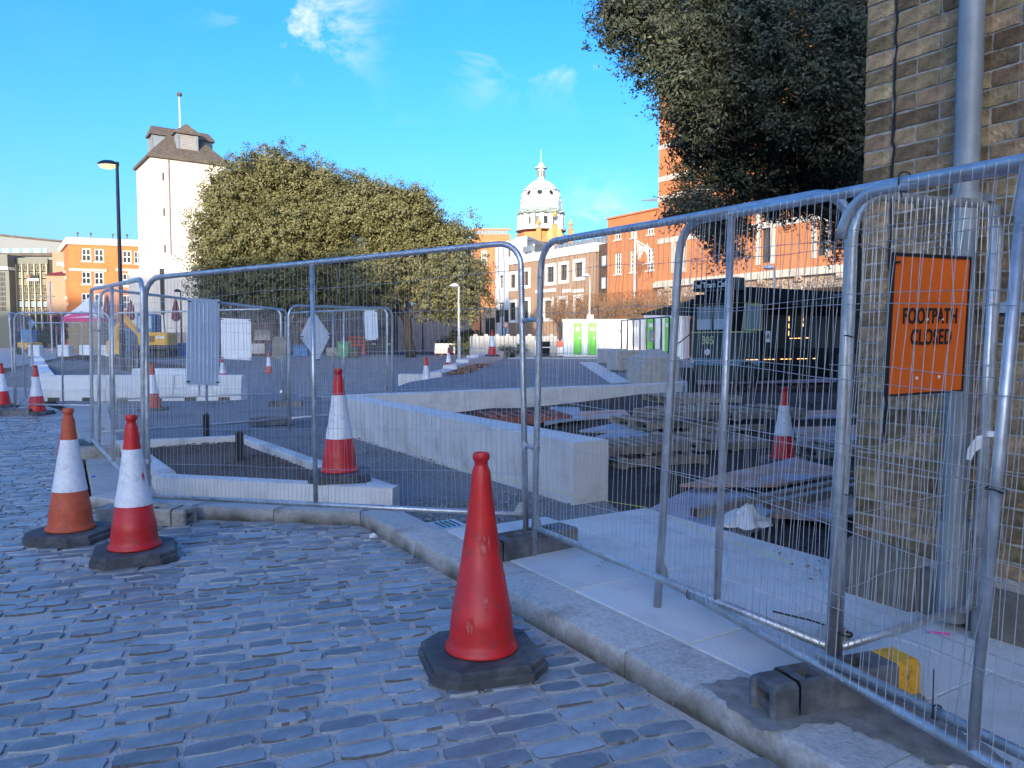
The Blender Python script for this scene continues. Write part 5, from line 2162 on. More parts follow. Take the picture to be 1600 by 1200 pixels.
b.box(tk, Ltot, -.38, .0, 0, zst - .45)
b.build('stone_storey', M['stone'], kt)
b = MB()
b.box(tk - .1, Ltot, -.75, .0, zst - .45, zst - .12)
b.box(tk - .05, Ltot, -.55, .0, zst - .12, zst - .0)
for i in range(9):
    x = tk + 1.0 + i * 2.7
    b.box(x, x + .4, -.68, -.38, zst - .75, zst - .46)
b.build('cornice', M['stone'], kt)
for py in (378, 312, 282, 232):
    z = fk.at(1037, py)[1]
    b = MB()
    b.box(tk - .02, Ltot, -.40, -.34, z - .18, z + .18)
    b.build('stone_band', M['stone'], kt)
for i in range(4):
    x = tk + 2.5 + i * 5.2
    bb = MB()
    bb.lathe([(1.5, 0), (1.5, .04)], 20)
    window(kt, x, x + 2.4, .6, zst - 1.2, depth=.02, nv=2, nh=1, frame='frame_dark', y=-.40)
b = MB()
p = fk.at(988, 315)
b.tube([(fk.at(987, 312)[0], 1.0, fk.at(987, 311)[1]), (tk, 3.0, fk.at(1022, 311)[1])], .05, 5)
b.tube([(fk.at(987, 312)[0], 1.0, fk.at(987, 311)[1]), (tk, 3.0, fk.at(1022, 303)[1])], .05, 5)
b.build('roof_stay', M['leadgrey'], kt)
# flagpole and hanging white bracket sign on its front
t = thing('flagpole', 'white flagpole standing in front of the orange building', 'pole', (*D(991, 500, 52).xy, GB), 0)
hp = D(991, 366, 52).z - GB
b = MB()
b.tube([(0, 0, 0), (0, 0, hp)], [.09, .05], 8)
b.build('pole', M['lampmetal'], t)
b = MB()
b.lathe([(0, 0), (.09, .05), (.09, .1), (0, .16)], 8, (0, 0, hp))
b.build('finial', M['lampmetal'], t)
b = MB()
for k in range(7):
    a = k / 7 * math.pi
    b.tube([(.15 + .25 * k / 2.2, 0, hp - .5 - .3 * math.sin(a)), (.25 + .25 * k / 2.2, 0, hp - 1.4 - .25 * math.cos(a * 2))], .035, 4)
b.tube([(.1, 0, hp - .4), (1.1, 0, hp - 1.0), (1.15, 0, hp - 1.9), (.5, 0, hp - 2.0)], .04, 4)
b.build('bracket_ornament', M['white'], t)

# --- buff brick and white building in the centre
fw = Facade((7.4, 60.0), KD3, GB)
t0, t1, t2 = fw.at(795, 430)[0], fw.at(931, 430)[0], fw.at(948.5, 430)[0]
ow = Vector((7.4, 60.0)) + KD3 * t0
wt = thing('office_building', 'buff brick building with white window surrounds and a white corner block', 'building', (ow.x, ow.y, GB), fw.rz)
f2 = Facade((ow.x, ow.y), KD3, GB)
hW = f2.at(930, 379)[1]
hB = f2.at(930, 393)[1]
wins = []
for (x0, x1, y0, y1) in ((798, 806, 429, 450), (819, 826, 424, 446), (855, 866, 417, 441), (876, 886, 414, 438), (899, 911, 410, 433)):
    wins.append(f2.rect(x0, x1, y0, y1))
low = []
for (x0, x1, y0, y1) in ((797, 806, 473, 500), (818, 826, 470, 498), (851, 862, 470, 497), (874, 884, 468, 494), (899, 908, 466, 490)):
    low.append(f2.rect(x0, x1, y0, y1))
tw = f2.at(838, 430)[0]
wall_mesh(t1 - t0, hB, wins + low, .22).build('wall', M['brown_brick'], wt)
for r_ in wins + low:
    window(wt, *r_, depth=.2, nv=1, nh=1, frame='frame_dark', surround='white', sw=.28)
b = MB()
b.box(0, t1 - t0, -.10, 8, hB, hW)
b.build('parapet', M['white'], wt)
b = MB()
b.box(0, t1 - t0, .3, 8, 0, hB)
b.build('rear_block', M['brown_brick'], wt)
b = MB()
for (x0, x1) in ((838, 868), (880, 892), (896, 912)):
    q = f2.rect(x0, x1, 452, 457)
    b.box(q[0], q[1], -.09, 0, q[2], q[3])
b.box(-.05, t1 - t0, -.05, .0, 0, 1.0)
b.build('stone_band', M['white'], wt)
# round white corner drum
hd = f2.at(800, 373)[1]
b = MB()
cx, cy, rr_ = 1.9, 4.2, 4.26
a0 = math.radians(180)
ang = [math.radians(v) for v in np.linspace(150, 285, 12)]
V = [(cx + rr_ * math.cos(a), cy + rr_ * math.sin(a), z) for z in (hB + .05, hd) for a in ang]
n = 12
b.add(V, [(i, i + 1, n + i + 1, n + i) for i in range(n - 1)] + [tuple(range(n, 2 * n))])
b.build('drum', M['white'], wt)
b = MB()
q = f2.rect(824, 836, 385, 394)
b.box(q[0], q[1] + .1, -.5, -.1, q[2], q[3])
b.build('roof_unit', M['leadgrey'], wt)
b = MB()
for i in range(8):
    b.box(6 + i * 1.3, 6.6 + i * 1.3, 1, 2.2, hW, hW + .6)
b.build('roof_plant', M['leadgrey'], wt)
# left flank of the corner
dl = Vector((-.24, .97))
ol = Vector((ow.x, ow.y))
pl = D(774, 430, 79)
dl = (Vector((pl.x, pl.y)) - ol)
Lf = dl.length
fl = Facade((pl.x, pl.y), -dl, GB)
ft = thing('corner_block', 'white rendered flank wall at the left corner of the buff brick building', 'building', (pl.x, pl.y, GB), fl.rz)
fw_ = [fl.rect(780, 786, 431, 450), fl.rect(779, 787, 473, 495)]
wall_mesh(Lf - .03, hd - .02, fw_, .22).build('wall', M['white'], ft)
for r_ in fw_:
    window(ft, *r_, depth=.2, nv=1, nh=1, frame='frame_dark')
b = MB()
b.box(.02, Lf - .05, .3, 2.5, 0, hd - .05)
b.build('rear_block', M['white'], ft)
b = MB()
b.box(.0, Lf - .03, -.12, -.01, 0, 1.1)
b.build('plinth', M['stone'], ft)
# dark clad strip between the two
b = MB()
b.box(t1 - t0 + .03, t2 - t0 - .03, .25, 6, 0, hB + .55)
dk = b.build('clad_bay', M['darkwood'], wt)
for (y0, y1) in ((398, 417), (432, 452)):
    q = f2.rect(936, 945, y0, y1)
    window(wt, *q, depth=.02, nv=0, nh=0, frame='frame_dark', glass='curtain', y=.2)

# --- domed building behind
Yd = 96.0
pd = D(845, 430, Yd)
mpx = Yd / F
dm = thing('domed_building', 'white domed cupola with lantern on an orange terracotta building', 'building', (pd.x, Yd, GB), 0)
zof = lambda py: D(845, py, Yd).z - GB
b = MB()
R_ = 34 * mpx
b.lathe([(R_ * 1.1, 0), (R_ * 1.1, zof(366))], 8)
b.build('tower_base', M['terracotta'], dm)
b = MB()
for px, top in ((840, 356), (864, 352), (888, 358)):
    x = (px - 845) * mpx
    b.box(x - .28, x + .28, -R_ * 1.2 - .3, -R_ * 1.2 + .3, 0, zof(top + 8))
    b.lathe([(.34, 0), (.34, .18), (.2, .3)], 8, (x, -R_ * 1.2, zof(top + 8)))
b.build('pier', M['terracotta'], dm)
b = MB()
xa, xb, xm = (843 - 845) * mpx, (886 - 845) * mpx, (864 - 845) * mpx
b.add([(xa, -R_ * 1.2, zof(383)), (xb, -R_ * 1.2, zof(383)), (xm, -R_ * 1.2, zof(356)), (xa, -R_ * .9, zof(383)), (xb, -R_ * .9, zof(383)), (xm, -R_ * .9, zof(356))], [(0, 1, 2), (3, 5, 4), (0, 2, 5, 3), (1, 4, 5, 2)])
b.build('gable', M['terracotta'], dm)
b = MB()
for px, top in ((840, 352), (864, 340), (888, 355)):
    x = (px - 845) * mpx
    b.lathe([(.12, 0), (.30, .35), (.12, .65), (.0, 1.0)], 8, (x, -R_ * 1.2, zof(top + 6)))
b.build('finial', M['gold'], dm)
b = MB()
b.lathe([(.9, 0), (.9, .1)], 14)
o = b.build('roundel', M['gold'], dm, None, (xm, -R_ * 1.22, zof(372)))
o.rotation_euler = (math.pi / 2, 0, 0)
b = MB()
zA, zB = zof(362), zof(338)
b.lathe([(R_ * 1.14, zA), (R_ * 1.14, zA + .25), (R_ * .84, zA + .5), (R_ * .82, zB)], 32)
drum = b.build('dome_drum', M['dome'], dm, 50)
for k in range(16):
    a = 2 * math.pi * k / 16
    b = MB()
    b.box(-.24, .24, -.25, .55, zA + .3, zB)
    o = b.build('pilaster', M['dome'], drum, None, (R_ * .86 * math.cos(a), R_ * .86 * math.sin(a), 0))
    o.rotation_euler = (0, 0, a - math.pi / 2)
for k in range(16):
    a = 2 * math.pi * (k + .5) / 16
    b = MB()
    b.box(-.34, .34, -.06, .06, zA + .7, zB - .3)
    o = b.build('drum_window', M['darkpanel'], drum, None, (R_ * .845 * math.cos(a), R_ * .845 * math.sin(a), 0))
    o.rotation_euler = (0, 0, a - math.pi / 2)
b = MB()
b.lathe([(R_ * .84, zB), (R_ * 1.02, zB + .15), (R_ * 1.03, zB + .5), (R_ * .95, zB + .62)], 32)
for k in range(40):
    a = 2 * math.pi * k / 40
    b.lathe([(.0, 0), (.22, .12), (.18, .3), (0, .4)], 6, (R_ * 1.02 * math.cos(a), R_ * 1.02 * math.sin(a), zB + .05 + .1 * (k % 3)))
b.build('garland_cornice', M['copper'], dm)
b = MB()
zC, zD = zof(330), zof(284)
pr = [(R_ * .95, zB + .6), (R_ * .95, zC), (R_ * .92, zC + .1)]
for k in range(1, 13):
    a = math.pi / 2 * k / 12
    pr.append((R_ * .92 * math.cos(a * .93) + .0, zC + .1 + (zD - zC) * math.sin(a)))
b.lathe(pr, 40)
cap = b.build('dome_shell', M['dome'], dm, 60)
b = MB()
b.lathe([(R_ * .97, zC - .1), (R_ * 1.0, zC), (R_ * .97, zC + .12)], 40)
b.build('dome_ring', M['copper'], dm)
zE = zof(306)
for k in range(10):
    a = 2 * math.pi * (k + .35) / 10
    b = MB()
    b.lathe([(.30, 0), (.52, .02), (.55, .14), (.34, .22), (.30, .1)], 16, cap=False)
    b.box(-.72, .72, .5, .62, -.0, .2)
    b.box(-.45, -.34, -.85, -.45, 0, .14)
    b.box(.34, .45, -.85, -.45, 0, .14)
    o = b.build('oculus', M['dome'], dm, 40)
    rad = R_ * .80
    o.matrix_local = Matrix.Translation((rad * math.cos(a), rad * math.sin(a), zE)) @ Matrix.Rotation(a + math.pi / 2, 4, 'Z') @ Matrix.Rotation(math.pi / 2 - .28, 4, 'X')
    b = MB()
    b.lathe([(.31, .02), (.31, .06)], 14)
    b.build('oculus_glass', M['darkpanel'], o)
for k in range(10):
    a = 2 * math.pi * (k + .85) / 10
    b = MB()
    b.tube([(R_ * .93 * math.cos(t_ * .93) * math.cos(a), R_ * .93 * math.cos(t_ * .93) * math.sin(a), zC + .1 + (zD - zC) * math.sin(t_)) for t_ in np.linspace(0, math.pi / 2 * .95, 9)], .07, 5)
    b.build('dome_rib', M['dome'], dm)
b = MB()
zl = zof(282)
b.lathe([(.75, zl - .3), (.62, zl), (.45, zl + .1), (.42, zof(265)), (.75, zof(265) + .1), (.8, zof(262)), (.42, zof(261))], 16)
lan = b.build('lantern', M['dome'], dm, 40)
b = MB()
for k in range(8):
    a = 2 * math.pi * k / 8
    b.box(.41 * math.cos(a) - .09, .41 * math.cos(a) + .09, .41 * math.sin(a) - .09, .41 * math.sin(a) + .09, zl + .35, zof(266) - .1)
b.build('lantern_opening', M['darkpanel'], lan)
b = MB()
pr = [(.42 * math.cos(a), zof(261) + .6 * math.sin(a)) for a in np.linspace(0, math.pi / 2 * .97, 7)]
b.lathe(pr, 14)
b.lathe([(.0, 0), (.14, .12), (.0, .3)], 8, (0, 0, zof(254)))
b.tube([(0, 0, zof(255)), (0, 0, zof(232))], [.05, .015], 5)
b.lathe([(.0, 0), (.09, .08), (.0, .2)], 8, (0, 0, zof(248)))
b.build('spirelet', M['dome'], dm, 40)
# orange building behind the tree
t = thing('rear_building', 'orange brick building with a pierced parapet seen behind the big tree', 'building', (*D(737, 450, 88).xy, GB), 0)
wR = 60 * 88 / F
hR = D(760, 366, 88).z - GB
q = [(.65 * wR, .78 * wR, hR - 3.6, hR - 1.8), (.65 * wR, .78 * wR, hR - 7, hR - 5), (.25 * wR, .4 * wR, hR - 3.6, hR - 1.8)]
wall_mesh(wR, hR, q, .2).build('wall', M['orange_brick'], t)
for r_ in q:
    window(t, *r_, depth=.18, nv=1, nh=1)
b = MB()
b.box(0, wR, .3, 6, 0, hR)
b.box(-.1, wR + .1, -.15, .3, hR - .9, hR - .65)
b.build('rear_block', M['terracotta'], t)
b = MB()
b.box(0, wR, -.05, .25, hR + .45, hR + .65)
for i in range(int(wR / .32)):
    b.box(i * .32, i * .32 + .14, 0, .2, hR, hR + .45)
b.build('balustrade', M['terracotta'], t)
# chapel side wall behind the trees
t = thing('churchyard_wall', 'high pale pink rendered wall behind the big evergreen trees', 'wall', (*D(455, 545, 63).xy, GB), 0)
Lc = (775 - 455) * 63 / F
b = MB()
b.box(Lc * .52, Lc * .86, 0, .5, 0, 3.6)
b.box(Lc * .72, Lc * .9, .0, .5, 3.6, 6.0)
b.build('wall_body', M['pinkwall'], t)
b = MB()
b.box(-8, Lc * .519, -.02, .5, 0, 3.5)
b.build('wall_shaded_part', M['pinkwall_shade'], t)  # left part of the wall, tree shade put into its colour
b = MB()
b.box(-.05, Lc * .86, -.06, .56, 3.6, 3.75)
b.build('coping', M['stone'], t)
t = thing('basement_door', 'dark recessed doorway below the orange rear building', 'doorway', (*D(757, 545, 70).xy, GB), 0)
b = MB()
b.box(-.2, 1.2, 0, .3, 0, 3.9)
b.build('surround', M['pinkwall'], t)
b = MB()
b.box(.1, .95, -.03, -.002, .3, 3.0)
b.build('door', M['darkpanel'], t)

# --- church tower on the left
Yt = 76.0
ct = D(240, 450, Yt)
rd_, ld_ = Vector((.814, .581)), Vector((-.581, .814))
rt = D(361, 450, 1)
# width of right face so that its far end sits at px 361
k = (361 - 800) / F
wr_ = (k * Yt - ct.x) / (rd_.x - k * rd_.y)
k = (221.5 - 800) / F
tw_ = thing('church_tower', 'tall cream church tower with a dark hipped roof, louvred dormers and a weather pole', 'tower', (ct.x, Yt, GB), math.atan2(rd_.y, rd_.x))
ze = D(240, 241, Yt).z - GB
wl_ = wr_
slits = [(1.35 * 0 + wr_ * .0 + .0, 0, 0, 0)]
b = MB()
b.box(0, wr_, 0, wl_, 0, ze)
b.build('wall', M['render'], tw_)
b = MB()
o_ = .28
zt = D(290, 197, Yt + 3).z - GB
c_ = wr_ / 2
hw = 1.35
V = [(-o_, -o_, ze), (wr_ + o_, -o_, ze), (wr_ + o_, wl_ + o_, ze), (-o_, wl_ + o_, ze), (c_ - .7, c_ - .7, zt), (c_ + .7, c_ - .7, zt), (c_ + .7, c_ + .7, zt), (c_ - .7, c_ + .7, zt),
     (-o_, -o_, ze - .25), (wr_ + o_, -o_, ze - .25), (wr_ + o_, wl_ + o_, ze - .25), (-o_, wl_ + o_, ze - .25)]
b.add(V, [(0, 1, 5, 4), (1, 2, 6, 5), (2, 3, 7, 6), (3, 0, 4, 7), (4, 5, 6, 7), (8, 9, 1, 0), (9, 10, 2, 1), (10, 11, 3, 2), (11, 8, 0, 3), (11, 10, 9, 8)])
roof = b.build('roof', M['slate'], tw_)
for a in range(4):
    b = MB()
    dz0, dz1 = ze + 1.05, ze + 2.75
    yf = -c_ + .75
    b.box(-1.0, 1.0, yf + .02, -.2, dz0, dz1)
    b.box(-1.05, -.80, yf - .05, yf + .02, dz0, dz1)
    b.box(.80, 1.05, yf - .05, yf + .02, dz0, dz1)
    b.box(-.8, .8, yf - .05, yf + .02, dz1 - .12, dz1)
    d_ = b.build('dormer', M['leadgrey'], tw_, None, (c_, c_, 0))
    d_.rotation_euler = (0, 0, a * math.pi / 2)
    b = MB()
    for i in range(9):
        z = dz0 + .08 + i * .165
        b.add([(-.8, yf - .01, z), (.8, yf - .01, z), (.8, yf + .06, z + .13), (-.8, yf + .06, z + .13), (-.8, yf + .03, z - .02), (.8, yf + .03, z - .02)], [(0, 1, 2, 3), (4, 5, 1, 0)])
    b.build('louvre', M['louvre'], d_)
    b = MB()
    zz = dz1
    V = [(-1.25, yf - .25, zz), (1.25, yf - .25, zz), (1.25, -.1, zz), (-1.25, -.1, zz), (0, yf + .1, zz + .95), (0, -.1, zz + .95), (-1.25, yf - .25, zz - .14), (1.25, yf - .25, zz - .14), (1.25, -.1, zz - .14), (-1.25, -.1, zz - .14)]
    b.add(V, [(0, 1, 4), (1, 2, 5, 4), (3, 0, 4, 5), (6, 7, 1, 0), (7, 8, 2, 1), (9, 6, 0, 3), (9, 8, 7, 6)])
    b.build('dormer_roof', M['slate'], d_)
b = MB()
zp = D(293, 146, Yt + 4).z - GB
b.tube([(c_, c_, zt - .3), (c_, c_, zp)], [.10, .06], 8)
b.build('pole', M['lampmetal'], tw_)
b = MB()
b.lathe([(0, 0), (.25, .16), (.28, .3), (.2, .46), (0, .55)], 12, (c_, c_, zp - .05))
b.build('pole_ball', M['slate'], tw_, 50)
b = MB()
xw = 2.0
for py, xx in ((275, .9), (329, .9), (386, .9)):
    z = D(258, py, Yt).z - GB
    b.box(-.012, .05, .75, 1.0, z - .35, z + .35)
sl_ = b.build('slit_window', M['darkpanel'], tw_)
for py in (275, 331, 388):
    z = D(262, py, Yt + .4).z - GB
    b = MB()
    b.box(1.05, 1.22, -.03, .03, z - .4, z + .4)
    b.build('slit_window', M['slate'], tw_)
b = MB()
b.tube([(1.62, -.08, 0), (1.62, -.08, ze - .3)], .07, 6)
b.build('downpipe', M['pinkwall'], tw_)
t = thing('church_porch', 'low cream church wing with a moulded cornice below the tower', 'building', (ct.x - .4, Yt - 3.2, GB), math.atan2(.262, .965))
zc1, zc2 = D(265, 404, Yt - 3).z - GB, D(280, 430, Yt - 3).z - GB
b = MB()
b.box(1.6, 12, 0, 3.0, 0, zc1)
b.box(-.6, 1.59, .8, 3.0, 0, zc1 - 1.0)
b.build('wall', M['render'], t)
b = MB()
b.box(1.35, 12.1, -.3, 3.0, zc1, zc1 + .35)
b.box(1.45, 12.1, -.18, 3.0, zc1 - .2, zc1 - .002)
b.build('cornice', M['render'], t)
b = MB()
b.box(2.3, 2.7, -.02, .1, 3.4, zc1 - .9)
b.build('slit_window', M['darkpanel'], t)
b = MB()
b.box(1.0, 12, -.9, -.01, 0, 1.7)
b.build('stone_base', M['pinkwall'], t)

# --- orange brick block on the left
Yo = 84.0
po = D(108, 430, Yo)
ro = Vector((.94, .34)).normalized()
lt = thing('apartment_block', 'orange brick block with a cream parapet and white windows, left of the church tower', 'building', (po.x, Yo, GB), math.atan2(ro.y, ro.x))
fo = Facade((po.x, Yo), ro, GB)
wo = fo.at(224, 430)[0]
hp_ = fo.at(165, 373)[1]
hb_ = hp_ - .75
wins = []
for y0, y1 in ((388, 408), (424, 444), (458, 480)):
    for x0, x1 in ((127, 142), (147, 162), (191, 205), (209, 220.5)):
        dy = (x0 - 127) * .05
        wins.append(fo.rect(x0, x1, y0 + dy, y1 + dy))
wall_mesh(wo, hb_, wins, .2).build('wall', M['left_brick'], lt)
for r_ in wins:
    window(lt, *r_, depth=.16, nv=1, nh=1, sill='stone', fw=.10)
b = MB()
fv = Vector((-7.5, 11.0))
flx, fly = fv.dot(ro), fv.dot(Vector((-ro.y, ro.x)))
b.prism([(.004, .004), (.35, .3), (wo, .3), (wo, 12), (flx, fly)], 0, hb_ - .002)
b.build('rear_block', M['left_brick'], lt)
b = MB()
b.prism([(-.18, -.15), (wo, -.15), (wo, 12), (flx - .15, fly)], hb_, hp_)
b.build('parapet', M['stone'], lt)
for (x0, x1) in ((108, 167), (181, 222)):
    q = fo.rect(x0, x1, 421.5, 424)
    b = MB()
    b.box(q[0], q[1], -.12, 0, q[2], q[3] + .1)
    b.build('stone_band', M['stone'], lt)
b = MB()
for px in (116, 137, 172, 195):
    x = fo.at(px, 370)[0]
    b.tube([(x, 2, hp_), (x, 2, hp_ + .6)], .05, 5)
    b.lathe([(.0, 0), (.12, .1), (.12, .25), (0, .3)], 7, (x, 2, hp_ + .55))
b.build('roof_vent', M['slate'], lt)
for i in range(12):
    f_ = .12 + .07 * (i % 4) + .02 * i
    b = MB()
    b.box(flx * f_ - .16, flx * f_ + .12, fly * f_ - .12, fly * f_ + .12, 1.8 + i * .75, 2.1 + i * .75)
    b.build('flank_fixing', M['stone'], lt)

# --- grey office on the far left
Yg = 92.0
pg = D(-60, 450, Yg)
go = thing('office_block', 'grey office block with cream mullions and dark glass at the far left', 'building', (pg.x, Yg, GB), 0)
fg = Facade((pg.x, Yg), (1, 0), GB)
xg1, xg2, xg3 = fg.at(24, 450)[0], fg.at(72, 450)[0], fg.at(102, 450)[0]
hg = fg.at(45, 405)[1]
b = MB()
b.box(xg1, xg3, .5, 10, 0, hg)
b.build('wall', M['darkpanel'], go)
b = MB()
b.box(xg1, xg2 + .1, .3, .5, fg.at(45, 412)[1], hg + .2)
b.build('top_panel', M['greygreen'], go)
ncol, nrow = 5, 7
zt_, zb_ = fg.at(45, 412)[1], fg.at(45, 492)[1]
for i in range(ncol + 1):
    x = xg1 + (xg2 - xg1) * i / ncol
    b = MB()
    b.box(x - .06, x + .06, .15, .5, zb_ - 2, zt_)
    b.build('mullion', M['cream_frame'], go)
rng2 = random.Random(4)
for j in range(nrow):
    zz0 = zb_ + (zt_ - zb_) * j / nrow
    zz1 = zb_ + (zt_ - zb_) * (j + 1) / nrow
    for i in range(ncol):
        xx0 = xg1 + (xg2 - xg1) * i / ncol
        xx1 = xg1 + (xg2 - xg1) * (i + 1) / ncol
        gl = 'greygreen' if j in (4, 5) and i in (0, 1, 4) else 'skip_blue' if j == 1 else 'glass'
        window(go, xx0 + .12, xx1 - .12, zz0 + .1, zz1 - .1, depth=.12, nv=1, nh=0, frame='cream_frame', glass=gl, y=.30, fw=.045)
b = MB()
b.box(fg.at(-60, 450)[0], xg1 - .05, -1.2, 10, fg.at(10, 418)[1], fg.at(10, 399)[1])
b.build('canopy_block', M['greygreen'], go)
b = MB()
b.box(fg.at(-60, 450)[0], xg1 - .05, -1.22, 10, fg.at(10, 423)[1], fg.at(10, 418)[1] - .01)
b.build('pale_band', M['white'], go)
b = MB()
b.box(fg.at(-60, 450)[0], xg1 - .05, -1.0, 10, 0, fg.at(10, 424)[1])
b.build('side_wall', M['greygreen'], go)
for j in range(8):
    z = fg.at(10, 486 - j * 7.6)[1]
    window(go, fg.at(4, 450)[0], fg.at(9, 450)[0] + .2, z, z + .46, depth=.04, nv=0, nh=0, frame='frame_dark', y=-1.05)
    window(go, fg.at(12, 450)[0], fg.at(17, 450)[0], z, z + .46, depth=.04, nv=0, nh=0, frame='frame_dark', y=-1.05)
b = MB()
b.box(fg.at(42, 434)[0], fg.at(60, 434)[0], .0, .12, fg.at(50, 439)[1], fg.at(50, 435)[1])
sg2 = b.build('fascia_sign', M['white'], go)
b = MB()
b.box(fg.at(42, 434)[0], fg.at(60, 434)[0], .0, .12, fg.at(50, 435)[1] + .01, fg.at(50, 430)[1])
b.build('sign_top', M['darkpanel'], sg2)
b = MB()
b.box(fg.at(43, 434)[0], fg.at(46.5, 434)[0], -.03, -.002, fg.at(50, 434)[1], fg.at(50, 431)[1])
b.build('sign_mark', M['binred'], sg2)
# pale clad top storeys behind
t = thing('clad_building', 'pale grey clad building rising behind the grey office on the far left', 'building', (pg.x - 10, Yg + 14, GB), 0)
ftp = Facade((pg.x - 10, Yg + 14), (1, 0), GB)
wl2 = ftp.at(101, 400)[0]
b = MB()
h0, h1 = ftp.at(0, 369)[1], ftp.at(101, 379)[1]
b.add([(0, 0, 0), (wl2, 0, 0), (wl2, 0, h1), (0, 0, h0 + .6), (0, 10, 0), (wl2, 10, 0), (wl2, 10, h1), (0, 10, h0 + .6)], [(0, 1, 2, 3), (5, 4, 7, 6), (1, 5, 6, 2), (4, 0, 3, 7), (3, 2, 6, 7)])
b.build('wall', M['greypanel'], t)
b = MB()
b.add([(0, -.2, h0 + .6), (wl2 + .1, -.2, h1), (wl2 + .1, -.2, h1 + .25), (0, -.2, h0 + .85), (0, 10, h0 + .6), (wl2 + .1, 10, h1), (wl2 + .1, 10, h1 + .25), (0, 10, h0 + .85)], [(0, 1, 2, 3), (3, 2, 6, 7), (1, 5, 6, 2), (0, 4, 5, 1)])
b.build('roof_edge', M['slate'], t)
z0_, z1_ = ftp.at(40, 395)[1], ftp.at(40, 388)[1]
for i in range(14):
    x = ftp.at(-2 + i * 5.4, 390)[0]
    b = MB()
    b.box(x, x + .40, -.06, -.002, z0_, z1_)
    b.build('window_strip', M['curtain' if i % 3 else 'skip_blue'], t)
b = MB()
b.box(0, wl2, -.5, -.062, z0_ - .45, z0_ - .05)
b.build('ledge', M['slate'], t)
t = thing('corner_house', 'small pale building with a dark red shopfront between the grey office and the orange block', 'building', (*D(71, 450, 88).xy, GB), 0)
b = MB()
hh1, hh2 = D(80, 430, 88).z - GB, D(95, 392, 88).z - GB
b.box(.1, 2.3, 0, 4, 0, hh1)
b.box(.3, 2.9, 1.0, 5, hh1, hh2)
b.build('wall', M['brown_brick'], t)
b = MB()
b.add([(-.2, -.3, hh1), (2.5, -.3, hh1), (2.5, 2, hh1 + .9), (-.2, 2, hh1 + .5)], [(0, 1, 2, 3)])
b.box(.2, 2.2, -.06, -.004, .5, 3.8)
b.build('shopfront', M['parasol'], t)
window(t, .8, 2.2, hh1 + 1.2, hh2 - 1.2, depth=.04, nv=1, nh=1, y=.95)

# --- unseen blocks added behind the camera, stepped in height to shade the square
def shade_block(label, x0, x1, y, dpt, h, m):
    t = thing('shade_caster', label, 'building', (x1, y, 0), math.pi)
    wd = x1 - x0
    q = []
    nx_ = max(2, int(wd / 4))
    for i in range(nx_):
        for j in range(int(h / 3.6)):
            cx = wd * (i + .5) / nx_
            q.append((cx - .6, cx + .6, 1.0 + j * 3.5, 2.9 + j * 3.5))
    wall_mesh(wd, h, q, .2).build('wall', M[m], t)
    for r_ in q:
        window(t, *r_, depth=.18, nv=1, nh=1)
    b = MB()
    b.box(0, wd, .3, dpt, 0, h - .002)
    b.box(-.02, wd + .02, -.12, dpt, h, h + .3)
    b.build('block', M[m], t)
    return t


CY = -110.0
shade_block('tall office block far across the street behind the viewpoint', -190, -52, CY, 16, 40.5, 'orange_brick')  # added unseen block, tallest, there to cast shade
shade_block('brick office block far across the street behind the viewpoint', -52, -36, CY, 14, 33.6, 'brown_brick')  # added unseen block, there to cast shade
shade_block('lower brick block far across the street behind the viewpoint', -36, -21.8, CY, 14, 28.4, 'oldbrick_flat')  # added unseen block, lower, there to cast shade
shade_block('narrow brick block far across the street behind the viewpoint', -21.8, -18.4, CY, 14, 25.6, 'orange_brick')  # added unseen block, low to let sun past
shade_block('long brick block far across the street behind the viewpoint', -18.4, 90, CY, 14, 31.0, 'brown_brick')  # added unseen block, there to cast shade


# ------------------------------------------------------------ street lamps and posts
def lamp(label, px, py_top, Y, style='pale', head=-1, sign=False, base=None):
    p = D(px, 500, Y)
    z0 = gz(Y) if base is None else base
    h = D(px, py_top, Y).z - z0
    mm = M['lampmetal'] if style == 'pale' else M['navy']
    t = thing('street_lamp', label, 'street lamp', (p.x, Y, z0), 0, 'street lamps round the square')
    b = MB()
    if style == 'big':
        b.tube([(0, 0, 0), (0, 0, 1.6), (0, 0, 1.62), (0, 0, h)], [.12, .12, .085, .06], 10)
    else:
        b.tube([(0, 0, 0), (0, 0, 1.2), (0, 0, 1.22), (0, 0, h)], [.085, .085, .06, .045], 8)
    b.build('post', mm, t, 40)
    hd_ = MB()
    if style == 'big':
        hd_.lathe([(.0, .13), (.16, .12), (.28, .06), (.31, 0), (.29, -.02)], 18, cap=False)
        o = hd_.build('lamp_head', mm, t, 60, (head * .36, 0, h - .02))
        o.scale = (1.25, .8, 1.2)
        b = MB()
        b.lathe([(.29, -.02), (.22, -.10), (.1, -.14), (0, -.15)], 18, cap=False)
        b.build('lens', M['lens'], o, 60)
        b = MB()
        b.tube([(0, 0, h - .06), (head * .10, 0, h + .01), (head * .3, 0, h + .02)], .05, 8)
        b.lathe([(.075, -.08), (.08, .06), (.0, .09)], 10, (0, 0, h))
        b.build('arm', mm, t)
    else:
        hd_.lathe([(.0, .16), (.09, .14), (.2, .03), (.21, 0), (.12, -.06), (0, -.07)], 14)
        o = hd_.build('lamp_head', mm if style != 'pale' else M['lampmetal'], t, 60, (head * .22, 0, h))
        o.scale = (1.3, .9, 1)
    if sign:
        b = MB()
        b.box(-.16, .22, -.1, -.07, 1.9, 2.5)
        b.build('notice', M['frame_white'], t)
    return t


